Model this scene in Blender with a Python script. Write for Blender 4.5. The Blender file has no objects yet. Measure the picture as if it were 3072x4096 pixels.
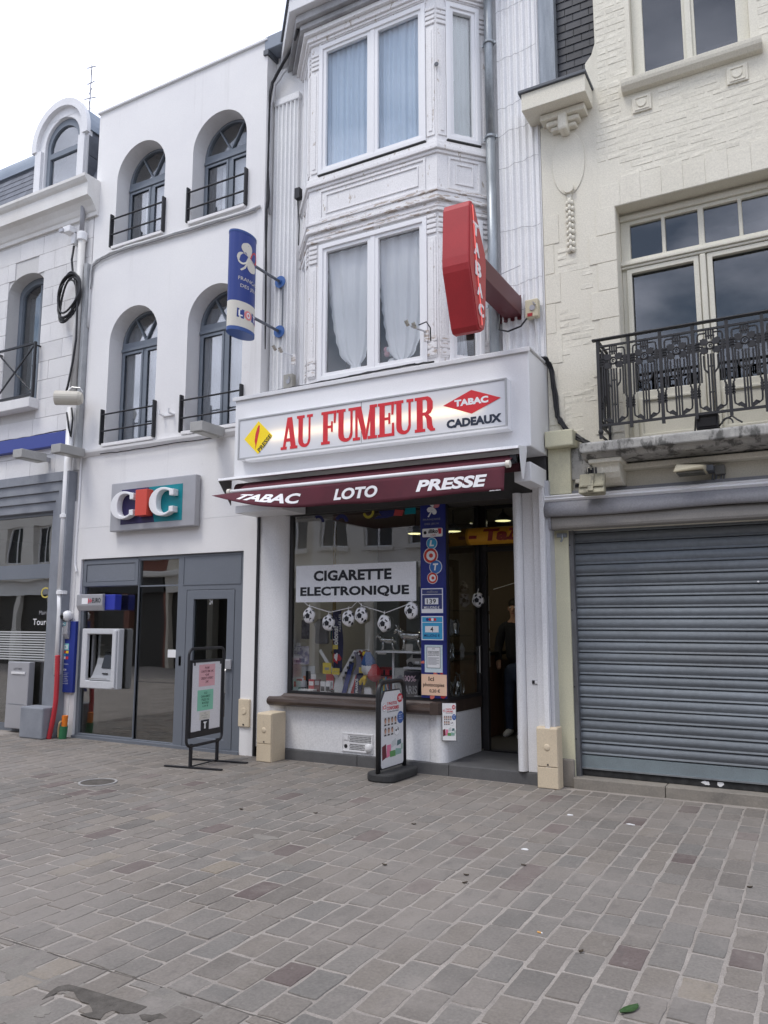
import bpy, bmesh, math, random
from math import radians as R, sin, cos, pi, sqrt
from mathutils import Vector
from mathutils.geometry import tessellate_polygon
random.seed(7)
SC = bpy.context.scene
COL = SC.collection

# ------------------------------------------------------------------ camera
CAM_H, PITCH, YAW = 1.6, R(7.9042), R(28.8799)
cam = bpy.data.cameras.new('camera')
cam.sensor_fit = 'HORIZONTAL'; cam.sensor_width = 36.0; cam.lens = 36.0 * 3116 / 3072
cam.clip_start = 0.05; cam.clip_end = 2000
co = bpy.data.objects.new('camera', cam); COL.objects.link(co)
co.location = (0, 0, CAM_H); co.rotation_euler = (R(90) + PITCH, 0, YAW)
SC.camera = co

# ------------------------------------------------------------------ sky: bright broken cloud over a Nishita sky
SUN_EL, SUN_AZ = 61.0, 204.0      # azimuth clockwise from +y
w = bpy.data.worlds.new('World'); SC.world = w; w.use_nodes = True
nt = w.node_tree; nt.nodes.clear(); N = nt.nodes.new; L = nt.links.new
out = N('ShaderNodeOutputWorld'); bg = N('ShaderNodeBackground'); bg.inputs[1].default_value = 0.1
sky = N('ShaderNodeTexSky'); sky.sky_type = 'NISHITA'; sky.sun_disc = False
sky.sun_elevation = R(SUN_EL); sky.sun_rotation = R(SUN_AZ); sky.air_density = 1.2; sky.dust_density = 1.5
tc = N('ShaderNodeTexCoord'); mp = N('ShaderNodeMapping'); mp.inputs['Scale'].default_value = (1, 1, 2.2); mp.inputs['Location'].default_value = (3.3, 1.9, 0.4)
no = N('ShaderNodeTexNoise'); no.inputs['Scale'].default_value = 2.3; no.inputs['Detail'].default_value = 8; no.inputs['Roughness'].default_value = 0.55
ra = N('ShaderNodeValToRGB'); ra.color_ramp.elements[0].position = 0.40; ra.color_ramp.elements[1].position = 0.56
no2 = N('ShaderNodeTexNoise'); no2.inputs['Scale'].default_value = 5.0; no2.inputs['Detail'].default_value = 6
ra2 = N('ShaderNodeValToRGB'); ra2.color_ramp.elements[0].position = 0.3; ra2.color_ramp.elements[1].position = 0.7
ra2.color_ramp.elements[0].color = (11.8, 12.4, 14.6, 1); ra2.color_ramp.elements[1].color = (17.6, 18.4, 21.6, 1)
mx = N('ShaderNodeMixRGB')
L(tc.outputs['Generated'], mp.inputs[0]); L(mp.outputs[0], no.inputs['Vector']); L(mp.outputs[0], no2.inputs['Vector'])
L(no.outputs[0], ra.inputs[0]); L(no2.outputs[0], ra2.inputs[0])
L(ra.outputs[0], mx.inputs[0]); L(sky.outputs[0], mx.inputs[1]); L(ra2.outputs[0], mx.inputs[2])
L(mx.outputs[0], bg.inputs[0]); L(bg.outputs[0], out.inputs[0])

su = bpy.data.lights.new('sun', 'SUN'); su.energy = 1.5; su.angle = R(18); su.color = (1.0, 0.96, 0.9)
so = bpy.data.objects.new('sun', su); COL.objects.link(so)
az, el = R(SUN_AZ), R(SUN_EL)
so.rotation_euler = (-Vector((sin(az) * cos(el), cos(az) * cos(el), sin(el)))).to_track_quat('-Z', 'Y').to_euler()
SC.view_settings.view_transform = 'Standard'; SC.view_settings.look = 'None'
SC.view_settings.exposure = 0.13; SC.view_settings.gamma = 1.0; SC.view_settings.use_curve_mapping = False
SC.render.engine = 'CYCLES'
SC.cycles.max_bounces = 8; SC.cycles.transparent_max_bounces = 12

# ------------------------------------------------------------------ geometry helpers
def FY(y): return lambda u, v, d: (u, y - d, v)          # a plane that faces the street
def FX(x): return lambda u, v, d: (x + d, u, v)          # a plane that faces right
def FZ(z): return lambda u, v, d: (u, v, z + d)
def FR(ox, oy, ang):                                      # upright plane turned by ang about z
    ex, ey = cos(ang), sin(ang)
    return lambda u, v, d: (ox + ex * u + ey * d, oy + ey * u - ex * d, v)
WLOC = {}

class MB:
    def __init__(s): s.v = []; s.f = []; s.tone = None
    def add(s, vs, fs):
        n = len(s.v); s.v += [tuple(p) for p in vs]; s.f += [tuple(i + n for i in f) for f in fs]; return s
    def box(s, x0, x1, y0, y1, z0, z1):
        return s.add([(x, y, z) for z in (z0, z1) for y in (y0, y1) for x in (x0, x1)],
                     [(0, 2, 3, 1), (4, 5, 7, 6), (0, 1, 5, 4), (2, 6, 7, 3), (0, 4, 6, 2), (1, 3, 7, 5)])
    def rect(s, F, u0, u1, v0, v1, d0, d1):
        return s.add([F(u, v, d) for d in (d0, d1) for v in (v0, v1) for u in (u0, u1)],
                     [(0, 2, 3, 1), (4, 5, 7, 6), (0, 1, 5, 4), (2, 6, 7, 3), (0, 4, 6, 2), (1, 3, 7, 5)])
    def prism(s, F, pts, d0, d1):
        n = len(pts)
        return s.add([F(u, v, d) for d in (d0, d1) for u, v in pts],
                     [tuple(range(n)), tuple(range(2 * n - 1, n - 1, -1))] + [(i, (i + 1) % n, n + (i + 1) % n, n + i) for i in range(n)])
    def holes(s, F, outer, hs, d0, d1):
        loops = [outer] + hs; flat = [p for l in loops for p in l]; n = len(flat)
        tris = tessellate_polygon([[Vector((p[0], p[1], 0)) for p in l] for l in loops])
        fs = [tuple(t) for t in tris] + [tuple(i + n for i in reversed(t)) for t in tris]; k = 0
        for l in loops:
            m = len(l)
            for i in range(m):
                a, b = k + i, k + (i + 1) % m; fs.append((a, b, b + n, a + n))
            k += m
        return s.add([F(u, v, d) for d in (d0, d1) for u, v in flat], fs)
    def frame(s, F, u0, u1, v0, v1, t, d0, d1):
        return s.holes(F, [(u0, v0), (u1, v0), (u1, v1), (u0, v1)], [[(u0 + t, v0 + t), (u1 - t, v0 + t), (u1 - t, v1 - t), (u0 + t, v1 - t)]], d0, d1)
    def tube(s, pts, r, n=8, closed=False):
        P = [Vector(p) for p in pts]; m = len(P); base = len(s.v); prev = None
        rr = r if isinstance(r, (list, tuple)) else [r] * m
        for i, p in enumerate(P):
            t = (P[(i + 1) % m] - P[i - 1]) if closed else (P[min(i + 1, m - 1)] - P[max(i - 1, 0)])
            if t.length < 1e-9: t = Vector((0, 0, 1))
            t.normalize()
            if prev is None:
                a = Vector((0, 0, 1)) if abs(t.z) < .9 else Vector((1, 0, 0)); nn = t.cross(a).normalized()
            else:
                nn = (prev - t * prev.dot(t)); nn = nn.normalized() if nn.length > 1e-6 else t.orthogonal().normalized()
            prev = nn; b = t.cross(nn)
            for k in range(n):
                q = p + (nn * cos(2 * pi * k / n) + b * sin(2 * pi * k / n)) * rr[i]; s.v.append(tuple(q))
        for i in range(m if closed else m - 1):
            j = (i + 1) % m
            for k in range(n):
                s.f.append((base + i * n + k, base + i * n + (k + 1) % n, base + j * n + (k + 1) % n, base + j * n + k))
        if not closed:
            s.f.append(tuple(base + k for k in reversed(range(n)))); s.f.append(tuple(base + (m - 1) * n + k for k in range(n)))
        return s
    def bar(s, p, q, w, h=None):
        p, q = Vector(p), Vector(q); h = h or w; t = (q - p).normalized()
        a = Vector((0, 0, 1)) if abs(t.z) < .95 else Vector((0, 1, 0))
        x = t.cross(a).normalized() * w / 2; y = x.cross(t).normalized() * h / 2
        return s.add([c + i * x + j * y for c in (p, q) for j in (-1, 1) for i in (-1, 1)],
                     [(0, 2, 3, 1), (4, 5, 7, 6), (0, 1, 5, 4), (2, 6, 7, 3), (0, 4, 6, 2), (1, 3, 7, 5)])
    def lathe(s, prof, c, axis='z', n=20, caps=True):
        c = Vector(c); base = len(s.v); m = len(prof)
        for r, h in prof:
            for k in range(n):
                a, b = r * cos(2 * pi * k / n), r * sin(2 * pi * k / n)
                o = {'z': (a, b, h), 'y': (a, h, b), 'x': (h, a, b)}[axis]; s.v.append(tuple(c + Vector(o)))
        for i in range(m - 1):
            for k in range(n):
                s.f.append((base + i * n + k, base + i * n + (k + 1) % n, base + (i + 1) * n + (k + 1) % n, base + (i + 1) * n + k))
        if caps: s.f.append(tuple(base + k for k in range(n))); s.f.append(tuple(base + (m - 1) * n + k for k in range(n)))
        return s
    def ball(s, c, rx, ry=None, rz=None, n=12, m=8):
        ry = ry or rx; rz = rz or rx
        b = MB().lathe([(max(sin(pi * i / m), 1e-3), -cos(pi * i / m)) for i in range(m + 1)], (0, 0, 0), 'z', n)
        return s.add([(c[0] + x * rx, c[1] + y * ry, c[2] + z * rz) for x, y, z in b.v], b.f)
    def sheet(s, fn, nu, nv):
        return s.add([fn(i / nu, j / nv) for j in range(nv + 1) for i in range(nu + 1)],
                     [(j * (nu + 1) + i, j * (nu + 1) + i + 1, (j + 1) * (nu + 1) + i + 1, (j + 1) * (nu + 1) + i) for j in range(nv) for i in range(nu)])
    def disc(s, F, cu, cv, r, d0, d1, n=24, rv=None):
        rv = rv or r
        return s.prism(F, [(cu + r * cos(2 * pi * k / n), cv + rv * sin(2 * pi * k / n)) for k in range(n)], d0, d1)
    def build(s, name, mat, parent=None, bev=0, smooth=False, label=None, kind=None, recalc=True, thick=0):
        me = bpy.data.meshes.new(name)
        xs = list(zip(*s.v)); c = Vector([(min(a) + max(a)) / 2 for a in xs])
        if parent is None: c.z = min(xs[2])
        me.from_pydata([(x - c.x, y - c.y, z - c.z) for x, y, z in s.v], [], s.f)
        if recalc:
            bm = bmesh.new(); bm.from_mesh(me); bmesh.ops.recalc_face_normals(bm, faces=bm.faces); bm.to_mesh(me); bm.free()
        if s.tone:
            at = me.color_attributes.new('tone', 'FLOAT_COLOR', 'POINT')
            at.data.foreach_set('color', [k for t in s.tone for k in (*t, 1.0)])
        if smooth: me.shade_smooth() if hasattr(me, 'shade_smooth') else [setattr(p, 'use_smooth', True) for p in me.polygons]
        me.materials.append(mat)
        o = bpy.data.objects.new(name, me); COL.objects.link(o)
        if parent is not None: o.parent = parent; o.location = c - WLOC[parent.name]
        else: o.location = c
        WLOC[o.name] = c
        if thick:
            m = o.modifiers.new('Solidify', 'SOLIDIFY'); m.thickness = thick; m.offset = 0
        if bev:
            m = o.modifiers.new('Bevel', 'BEVEL'); m.width = bev; m.segments = 2; m.limit_method = 'ANGLE'; m.angle_limit = R(40)
        if label: o['label'] = label
        if kind: o['kind'] = kind
        return o

def tag(o, label, cat, group=None):
    o['label'] = label; o['category'] = cat
    if group: o['group'] = group
    return o
def thing(name, label, cat, loc, group=None):
    o = bpy.data.objects.new(name, None); COL.objects.link(o); o.location = loc; o.empty_display_size = .2
    WLOC[o.name] = Vector(loc); return tag(o, label, cat, group)
def dup(root, offset, label=None):
    def cp(o, par):
        c = o.copy(); COL.objects.link(c); c.parent = par
        for ch in o.children: cp(ch, c)
        return c
    r = cp(root, None); r.location = Vector(root.location) + Vector(offset)
    WLOC[r.name] = Vector(r.location)
    if label: r['label'] = label
    return r

def text(s, F, box, parent, mat, d=0.002, bold=0.0, shear=0.0, ext=0.0, name='lettering', res=3, space=1.0, spin=0.0, warp=None, serif=False):
    cu = bpy.data.curves.new('t', 'FONT'); cu.body = s; cu.offset = bold; cu.shear = shear; cu.resolution_u = res
    cu.space_character = space; cu.extrude = 0; cu.align_x = 'CENTER'; cu.space_line = 0.95
    o = bpy.data.objects.new('t', cu); me = bpy.data.meshes.new_from_object(o)
    V = [v.co.copy() for v in me.vertices]; FS = [tuple(p.vertices) for p in me.polygons]
    bpy.data.objects.remove(o); bpy.data.curves.remove(cu); bpy.data.meshes.remove(me)
    if not V: return None
    x0, x1 = min(v.x for v in V), max(v.x for v in V); y0, y1 = min(v.y for v in V), max(v.y for v in V)
    u0, v0, u1, v1 = box; cu_, cv_ = (u0 + u1) / 2, (v0 + v1) / 2
    pts = []
    for v in V:
        a = u0 + (v.x - x0) / (x1 - x0 + 1e-9) * (u1 - u0); b = v0 + (v.y - y0) / (y1 - y0 + 1e-9) * (v1 - v0)
        if spin:
            da, db = a - cu_, b - cv_; a, b = cu_ + da * cos(spin) - db * sin(spin), cv_ + da * sin(spin) + db * cos(spin)
        pts.append((a, b))
    G = warp or F
    m = MB(); m.add([G(a, b, d) for a, b in pts], FS)
    if ext:
        bm = bmesh.new(); vs = [bm.verts.new(p) for p in m.v]
        for f in m.f:
            try: bm.faces.new([vs[i] for i in f])
            except ValueError: pass
        bmesh.ops.remove_doubles(bm, verts=bm.verts, dist=1e-6)
        n = Vector(G(0, 0, 1)) - Vector(G(0, 0, 0))
        r = bmesh.ops.extrude_face_region(bm, geom=bm.faces[:])
        bmesh.ops.translate(bm, verts=[e for e in r['geom'] if isinstance(e, bmesh.types.BMVert)], vec=n * ext)
        bm.verts.index_update(); m.v = [tuple(v.co) for v in bm.verts]; m.f = [tuple(v.index for v in f.verts) for f in bm.faces]; bm.free()
        return m.build(name, mat, parent)
    return m.build(name, mat, parent, recalc=False)

def arch(cx, w, z0, zs, n=14, rise=None):
    r = w / 2; h = r if rise is None else rise
    return [(cx - r, z0), (cx + r, z0)] + [(cx + r * cos(pi * k / n), zs + h * sin(pi * k / n)) for k in range(n + 1)]
def rc(u0, u1, v0, v1): return [(u0, v0), (u1, v0), (u1, v1), (u0, v1)]
def rrect(u0, u1, v0, v1, r, n=4):
    P = []
    for cx, cy, a in ((u1 - r, v1 - r, 0), (u0 + r, v1 - r, 90), (u0 + r, v0 + r, 180), (u1 - r, v0 + r, 270)):
        P += [(cx + r * cos(R(a + 90 * k / n)), cy + r * sin(R(a + 90 * k / n))) for k in range(n + 1)]
    return P

# where a pixel of the photograph meets the ground (surveying only)
def ground(u, v):
    f = 3116.0; fwd = Vector((-sin(YAW) * cos(PITCH), cos(YAW) * cos(PITCH), sin(PITCH))); rt = Vector((cos(YAW), sin(YAW), 0)); up = rt.cross(fwd)
    d = fwd + rt * ((u - 1536) / f) + up * ((2048 - v) / f); t = -CAM_H / d.z
    return d.x * t, d.y * t

# ------------------------------------------------------------------ materials
MATS = {}
def M(name, col, rough=.6, col2=None, scale=2.0, lo=.35, hi=.65, stretch=(1, 1, 1), bump=0, bscale=60, bstretch=None, metal=0, grain=.06, spec=.4,
      stain=None, perobj=0, tone=False, emit=None, obj=False, coat=0):
    if name in MATS: return MATS[name]
    m = bpy.data.materials.new(name); m.use_nodes = True; t = m.node_tree; N = t.nodes.new; L = t.links.new
    p = t.nodes['Principled BSDF']; p.inputs['Roughness'].default_value = rough; p.inputs['Metallic'].default_value = metal
    p.inputs['Specular IOR Level'].default_value = spec; p.inputs['Coat Weight'].default_value = coat
    if obj: src = N('ShaderNodeTexCoord').outputs['Object']
    else: src = N('ShaderNodeNewGeometry').outputs['Position']
    def mapping(st):
        k = N('ShaderNodeMapping'); k.inputs['Scale'].default_value = st; L(src, k.inputs[0]); return k.outputs[0]
    def noise(sc, st=(1, 1, 1), det=5, rgh=.6):
        n = N('ShaderNodeTexNoise'); n.inputs['Scale'].default_value = sc; n.inputs['Detail'].default_value = det; n.inputs['Roughness'].default_value = rgh
        L(mapping(st), n.inputs['Vector']); return n.outputs[0]
    def ramp(v, a, b):
        r = N('ShaderNodeMapRange'); r.inputs[1].default_value = a; r.inputs[2].default_value = b; L(v, r.inputs[0]); return r.outputs[0]
    def mix(f, a, b, mode='MIX'):
        k = N('ShaderNodeMixRGB'); k.blend_type = mode
        for s, i in ((f, 0), (a, 1), (b, 2)):
            if isinstance(s, (int, float)): k.inputs[i].default_value = s
            elif isinstance(s, tuple): k.inputs[i].default_value = (*s[:3], 1)
            else: L(s, k.inputs[i])
        return k.outputs[0]
    c = col
    if tone:
        a = N('ShaderNodeAttribute'); a.attribute_name = 'tone'; c = a.outputs['Color']
    if col2: c = mix(ramp(noise(scale, stretch), lo, hi), c, col2)
    if grain:
        g = ramp(noise(bscale * 1.7, (1, 1, 1), 3), .3, .7)
        g.node.inputs[3].default_value = 1 - grain * 1.6; g.node.inputs[4].default_value = 1 + grain * 1.6
        c = mix(1.0, c, g, 'MULTIPLY')
    if perobj:
        oi = N('ShaderNodeObjectInfo'); hv = N('ShaderNodeHueSaturation'); r = ramp(oi.outputs['Random'], 0, 1); r.node.inputs[3].default_value = 1 - perobj; r.node.inputs[4].default_value = 1 + perobj
        if isinstance(c, tuple): hv.inputs['Color'].default_value = (*c[:3], 1)
        else: L(c, hv.inputs['Color'])
        L(r, hv.inputs['Value']); c = hv.outputs[0]
    for st in (stain or []):
        scol, ssc, sst, a, b, amt = st
        f = ramp(noise(ssc, sst, 7, .65), a, b); k = N('ShaderNodeMath'); k.operation = 'MULTIPLY'; L(f, k.inputs[0]); k.inputs[1].default_value = amt
        c = mix(k.outputs[0], c, scol)
    if isinstance(c, tuple): p.inputs['Base Color'].default_value = (*c[:3], 1)
    else: L(c, p.inputs['Base Color'])
    if bump:
        bn = N('ShaderNodeBump'); bn.inputs['Strength'].default_value = bump; bn.inputs['Distance'].default_value = .01
        L(noise(bscale, bstretch or (1, 1, 1), 6), bn.inputs['Height']); L(bn.outputs[0], p.inputs['Normal'])
    if emit:
        p.inputs['Emission Color'].default_value = (*emit[0], 1); p.inputs['Emission Strength'].default_value = emit[1]
    MATS[name] = m; return m

def G(name, tint=(.85, .88, .88), ior=1.5, rough=0.0, wav=0.0):
    if name in MATS: return MATS[name]
    m = bpy.data.materials.new(name); m.use_nodes = True; t = m.node_tree; t.nodes.clear(); N = t.nodes.new; L = t.links.new
    o = N('ShaderNodeOutputMaterial'); tr = N('ShaderNodeBsdfTransparent'); tr.inputs[0].default_value = (*tint, 1)
    gl = N('ShaderNodeBsdfGlossy'); gl.inputs['Roughness'].default_value = rough; gl.inputs[0].default_value = (1, 1, 1, 1)
    fr = N('ShaderNodeFresnel'); mx = N('ShaderNodeMixShader'); ge = N('ShaderNodeNewGeometry'); mi = N('ShaderNodeMapRange'); mi.inputs[3].default_value = ior; mi.inputs[4].default_value = 1 / ior
    L(ge.outputs['Backfacing'], mi.inputs[0]); L(mi.outputs[0], fr.inputs[0])     # same reflection on both faces of a thin pane
    if wav:
        tc = N('ShaderNodeNewGeometry'); mp = N('ShaderNodeMapping'); mp.inputs['Scale'].default_value = (1, 1, 1); n = N('ShaderNodeTexNoise'); n.inputs['Scale'].default_value = 1.6
        n.inputs['Detail'].default_value = 1; b = N('ShaderNodeBump'); b.inputs['Strength'].default_value = wav; b.inputs['Distance'].default_value = .05
        L(tc.outputs['Position'], mp.inputs[0]); L(mp.outputs[0], n.inputs['Vector']); L(n.outputs[0], b.inputs['Height']); L(b.outputs[0], gl.inputs['Normal'])
    L(fr.outputs[0], mx.inputs[0]); L(tr.outputs[0], mx.inputs[1]); L(gl.outputs[0], mx.inputs[2]); L(mx.outputs[0], o.inputs[0])
    MATS[name] = m; return m
def sheer(name, col, alpha):
    m = bpy.data.materials.new(name); m.use_nodes = True; t = m.node_tree; t.nodes.clear(); N = t.nodes.new; L = t.links.new
    o = N('ShaderNodeOutputMaterial'); tr = N('ShaderNodeBsdfTransparent'); d = N('ShaderNodeBsdfDiffuse'); d.inputs[0].default_value = (*col, 1)
    tl = N('ShaderNodeBsdfTranslucent'); tl.inputs[0].default_value = (*col, 1); a = N('ShaderNodeMixShader'); a.inputs[0].default_value = .3; b = N('ShaderNodeMixShader'); b.inputs[0].default_value = alpha
    L(d.outputs[0], a.inputs[1]); L(tl.outputs[0], a.inputs[2]); L(tr.outputs[0], b.inputs[1]); L(a.outputs[0], b.inputs[2]); L(b.outputs[0], o.inputs[0]); return m
def flat(name, col, rough=.5, **k): return M(name, col, rough, grain=k.pop('grain', .03), **k)

DIRT = (.30, .28, .26)
plaster = M('white_plaster', (.79, .78, .77), .85, (.74, .73, .73), .7, bump=.12, bscale=90, grain=.05, stain=[(DIRT, 1.6, (3, 3, .12), .60, .82, .28), (DIRT, .9, (2.2, 2.2, .25), .60, .80, .22), ((.5, .48, .45), 6, (1, 1, 1), .66, .74, .15)])
ashlar = M('white_ashlar', (.72, .71, .70), .85, (.65, .64, .64), 1.5, bump=.15, bscale=70, perobj=.05, stain=[(DIRT, 1.2, (2, 2, .4), .58, .85, .28)])
joint = M('ashlar_joint', (.58, .57, .56), .9)
bluestone = M('grey_stone', (.25, .265, .295), .75, (.20, .212, .24), 2.5, bump=.1, bscale=80, stain=[((.38, .39, .41), 2, (2, 2, .3), .55, .8, .25), ((.15, .15, .16), 1.5, (3, 3, .3), .62, .85, .35)])
paintwood = M('peeling_white_paint', (.80, .79, .79), .55, (.74, .73, .73), 1.2, bump=.12, bscale=45, stain=[((.42, .36, .30), 7, (2.5, 2.5, .8), .622, .645, .85), ((.52, .48, .44), 3, (3, 3, .35), .62, .72, .3)])
peel = M('worn_moulding_paint', (.77, .76, .76), .6, (.70, .69, .69), 2, bump=.2, bscale=50, stain=[((.40, .33, .27), 6, (.9, .9, 5), .545, .575, .9), ((.5, .46, .42), 3, (3, 3, .8), .55, .7, .4)])
flutepaint = M('white_fluted_paint', (.80, .80, .80), .6, (.73, .73, .74), 1.2, bump=.1, bscale=50, stain=[((.45, .45, .46), 1.3, (3, 3, .25), .56, .8, .22)])
cream = M('cream_paint', (.715, .683, .585), .8, (.67, .638, .54), 1.0, bump=.2, bscale=45, stain=[((.36, .33, .27), 1.1, (2.2, 2.2, .35), .57, .82, .38), ((.45, .42, .36), 9, (1, 1, 1), .68, .74, .3)])
creambrick = M('cream_painted_brick', (.715, .683, .585), .8, (.68, .648, .55), 3.0, bump=.45, bscale=28, perobj=.05, stain=[((.40, .37, .31), 2, (1, 1, 1), .62, .8, .3)])
creamwood = M('cream_window_paint', (.68, .655, .56), .55, (.62, .60, .51), 2, stain=[((.45, .42, .36), 4, (2, 2, .5), .6, .8, .35)])
yellowcream = M('yellowish_cream_paint', (.66, .635, .46), .7, (.60, .58, .43), 1.5, stain=[((.30, .28, .22), 1.4, (2, 2, .5), .6, .8, .5)])
concrete = M('weathered_concrete', (.42, .41, .38), .9, (.30, .295, .28), 5, bump=.4, bscale=60, stain=[((.07, .07, .065), 9, (1, 1, .5), .50, .60, .85), ((.62, .60, .56), 4, (3, 3, .5), .6, .7, .6)])
pvc = M('white_pvc', (.80, .80, .81), .35, grain=.02, spec=.5)
whitepanel = M('white_panel', (.79, .79, .80), .45, (.75, .75, .76), 1.0, grain=.03, stain=[((.5, .49, .48), 1.5, (2.5, 2.5, .3), .62, .85, .25)])
scuffed = M('scuffed_white_panel', (.76, .76, .77), .5, (.70, .70, .71), 1.0, stain=[((.28, .27, .26), 8, (3, 3, 1), .70, .76, .5), ((.45, .44, .43), 1.5, (2, 2, .4), .58, .85, .35)])
greymetal = M('grey_painted_metal', (.155, .17, .195), .45, (.14, .155, .18), 1.5, grain=.03, spec=.5)
bluegrey = M('grey_blue_window_paint', (.19, .215, .25), .5, (.165, .19, .225), 2, grain=.03)
silver = M('silver_grey_metal', (.42, .42, .44), .4, (.38, .38, .40), 2, metal=.3, grain=.03)
black = M('black_metal', (.018, .018, .021), .45, grain=.02)
iron = M('black_wrought_iron', (.02, .02, .023), .55, (.03, .03, .032), 20, grain=.03)
rubber = M('dark_rubber', (.03, .03, .031), .75, (.05, .05, .05), 6, bump=.2, bscale=90)
galv = M('galvanised_steel', (.36, .39, .41), .42, (.25, .27, .29), 6, metal=.6, stretch=(1, 1, .4), grain=.05)
zinc = M('zinc_sheet', (.30, .34, .39), .5, (.25, .285, .335), 2, metal=.35)
slate = M('slate', (.135, .145, .17), .55, (.10, .108, .13), 5, perobj=.16, bump=.15, bscale=40, spec=.5)
darkslate = M('dark_slate', (.045, .048, .058), .6, (.032, .034, .042), 5, perobj=.2, bump=.15, bscale=40)
lead = M('grey_lead', (.10, .11, .125), .6)
dark = M('dark_interior', (.05, .047, .044), .9)
room = M('room_plaster', (.22, .19, .155), .9)
floor_dark = M('dark_floor', (.10, .095, .09), .6)
brownwood = M('dark_varnished_sill', (.045, .03, .024), .4, (.075, .052, .042), 3, stretch=(.5, 3, 3), coat=.2, stain=[((.2, .17, .15), 5, (1, 4, 4), .64, .72, .35)])
wood = M('brown_wood', (.17, .09, .045), .5, (.12, .06, .03), 4, stretch=(3, 3, .4))
tile = M('dark_grey_tile', (.12, .12, .122), .6, (.095, .095, .098), 4, stain=[((.2, .19, .18), 3, (1, 1, 1), .6, .8, .35)])
maroon = M('maroon_canvas', (.105, .02, .032), .85, (.08, .017, .027), 3, bump=.1, bscale=200)
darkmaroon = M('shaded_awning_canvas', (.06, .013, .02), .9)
beige = M('beige_cabinet_plastic', (.66, .56, .41), .55, (.62, .52, .38), 2, stain=[((.30, .25, .18), 6, (2, 2, .8), .66, .74, .5)])
glass = G('window_glass'); glass_dark = G('tinted_glass', (.60, .60, .56), 2.6, 0, .05); glass_up = G('upper_glass', (.85, .87, .89), 2.2)
signred = M('sign_red', (.40, .028, .033), .5, (.34, .025, .03), 3, grain=.04, stain=[((.52, .16, .15), 2.2, (1, 1, .35), .58, .8, .35)]); white = flat('white_print', (.82, .82, .83), .45); blackp = flat('black_print', (.015, .016, .022), .5)
redp = flat('red_print', (.56, .035, .05), .45); bluep = flat('blue_print', (.03, .06, .25), .45); navy = flat('navy_print', (.02, .025, .12), .45)
teal = flat('teal_print', (.0, .22, .27), .45); yellowp = flat('yellow_print', (.80, .56, .02), .45); skyblue = flat('light_blue_print', (.05, .34, .58), .45)
pinkp = flat('pink_paper', (.75, .42, .45), .7); greenp = flat('mint_paper', (.25, .58, .42), .7); peach = flat('peach_paper', (.80, .54, .38), .7); greyp = flat('grey_print', (.32, .32, .34), .6)
paper = flat('white_paper', (.78, .78, .78), .7); orange = flat('orange_plastic', (.75, .2, .02), .5); greenpl = flat('green_plastic', (.03, .16, .07), .5); redpl = M('red_ribbed_plastic', (.52, .035, .05), .5, (.42, .03, .04), 4)
chrome = M('chrome_silver', (.62, .62, .60), .18, metal=1.0, grain=0); steel = M('brushed_steel', (.5, .5, .5), .35, metal=.8)
# ================================================================== GROUND
mortar = M('paving_mortar', (.345, .312, .28), .9, (.262, .237, .212), 2.2, bump=.5, bscale=70, grain=.12, stain=[((.12, .115, .11), 1.1, (1, 1, 1), .58, .8, .4)])
stone = M('paving_stone', (.2, .2, .2), .78, bump=.35, bscale=38, grain=.10, tone=True,
          stain=[((.255, .229, .205), .55, (1, 1, 1), .44, .62, .62), ((.285, .257, .23), 2.6, (1, 1, 1), .54, .74, .6), ((.115, .104, .096), 11, (1, .45, 1), .55, .72, .5), ((.27, .245, .22), 17, (1, .6, 1), .60, .70, .45), ((.10, .095, .09), 1.6, (1, 1, 1), .62, .85, .35), ((.05, .048, .045), 26, (1, 1, 1), .70, .76, .5)])
smear = M('cement_smear', (.24, .222, .198), .95, (.19, .176, .156), 5, bump=.4, bscale=60, stain=[((.12, .115, .11), 4, (1, 1, 1), .6, .75, .5)])
pave = MB()
pave.sheet(lambda a, b: (-70 + 140 * a, -60 + 130 * b, -.0015), 2, 2)
pavement = pave.build('pavement', mortar, recalc=False); pavement['kind'] = 'structure'

RED = [(1683, 3570), (2130, 3515), (1865, 3415), (1800, 3370), (2240, 3335), (2010, 3240), (2248, 3190), (1870, 3175), (2585, 3812), (2705, 3420), (2505, 3280), (2740, 3233), (2960, 3352),
       (1000, 3585), (1178, 3900), (1180, 3400), (880, 3325), (1535, 3335), (1115, 3190), (1470, 3205), (498, 3493), (358, 3340), (600, 3228), (380, 3165), (760, 3138), (5, 3418), (210, 3100), (600, 3110), (255, 3140), (3050, 3820)]
TAN = [(2860, 3985), (350, 3470), (590, 3275), (2900, 3150), (840, 3470), (100, 3900)]
RED = [ground(*p) for p in RED]; TAN = [ground(*p) for p in TAN]
fwd2 = Vector((-sin(YAW), cos(YAW)))
def in_view(x, y):
    f = x * fwd2.x + y * fwd2.y; s = x * cos(YAW) + y * sin(YAW)
    if f < 2.2: return False
    return abs(s / f) < .50 and f * .62 > 1.45 and (CAM_H / f) < .555
rs = random.Random(11)
stones = []
PITCHX, JX = .1645, .0175
i = -62
while True:
    x0 = i * PITCHX + .006; i += 1
    if x0 > 5.5: break
    for ya, yb in ((-4.0, 2.754), (2.756, 7.62)):
        y = ya + rs.uniform(-.02, .0) - rs.random() * .25 if ya < 0 else ya - 0.0
        first = True
        while y < yb - .03:
            ln = rs.choice((.22, .255, .265, .275, .285, .30, .315))
            if first and ya > 0: ln *= rs.uniform(.4, 1)
            first = False
            e = min(y + ln, yb)
            if e - y > .05:
                jy = rs.uniform(.0065, .0115)
                stones.append((x0 + JX / 2 + rs.uniform(-.003, .003), x0 + PITCHX - JX / 2 + rs.uniform(-.003, .003), y + jy, e - jy))
            y = e
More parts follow.
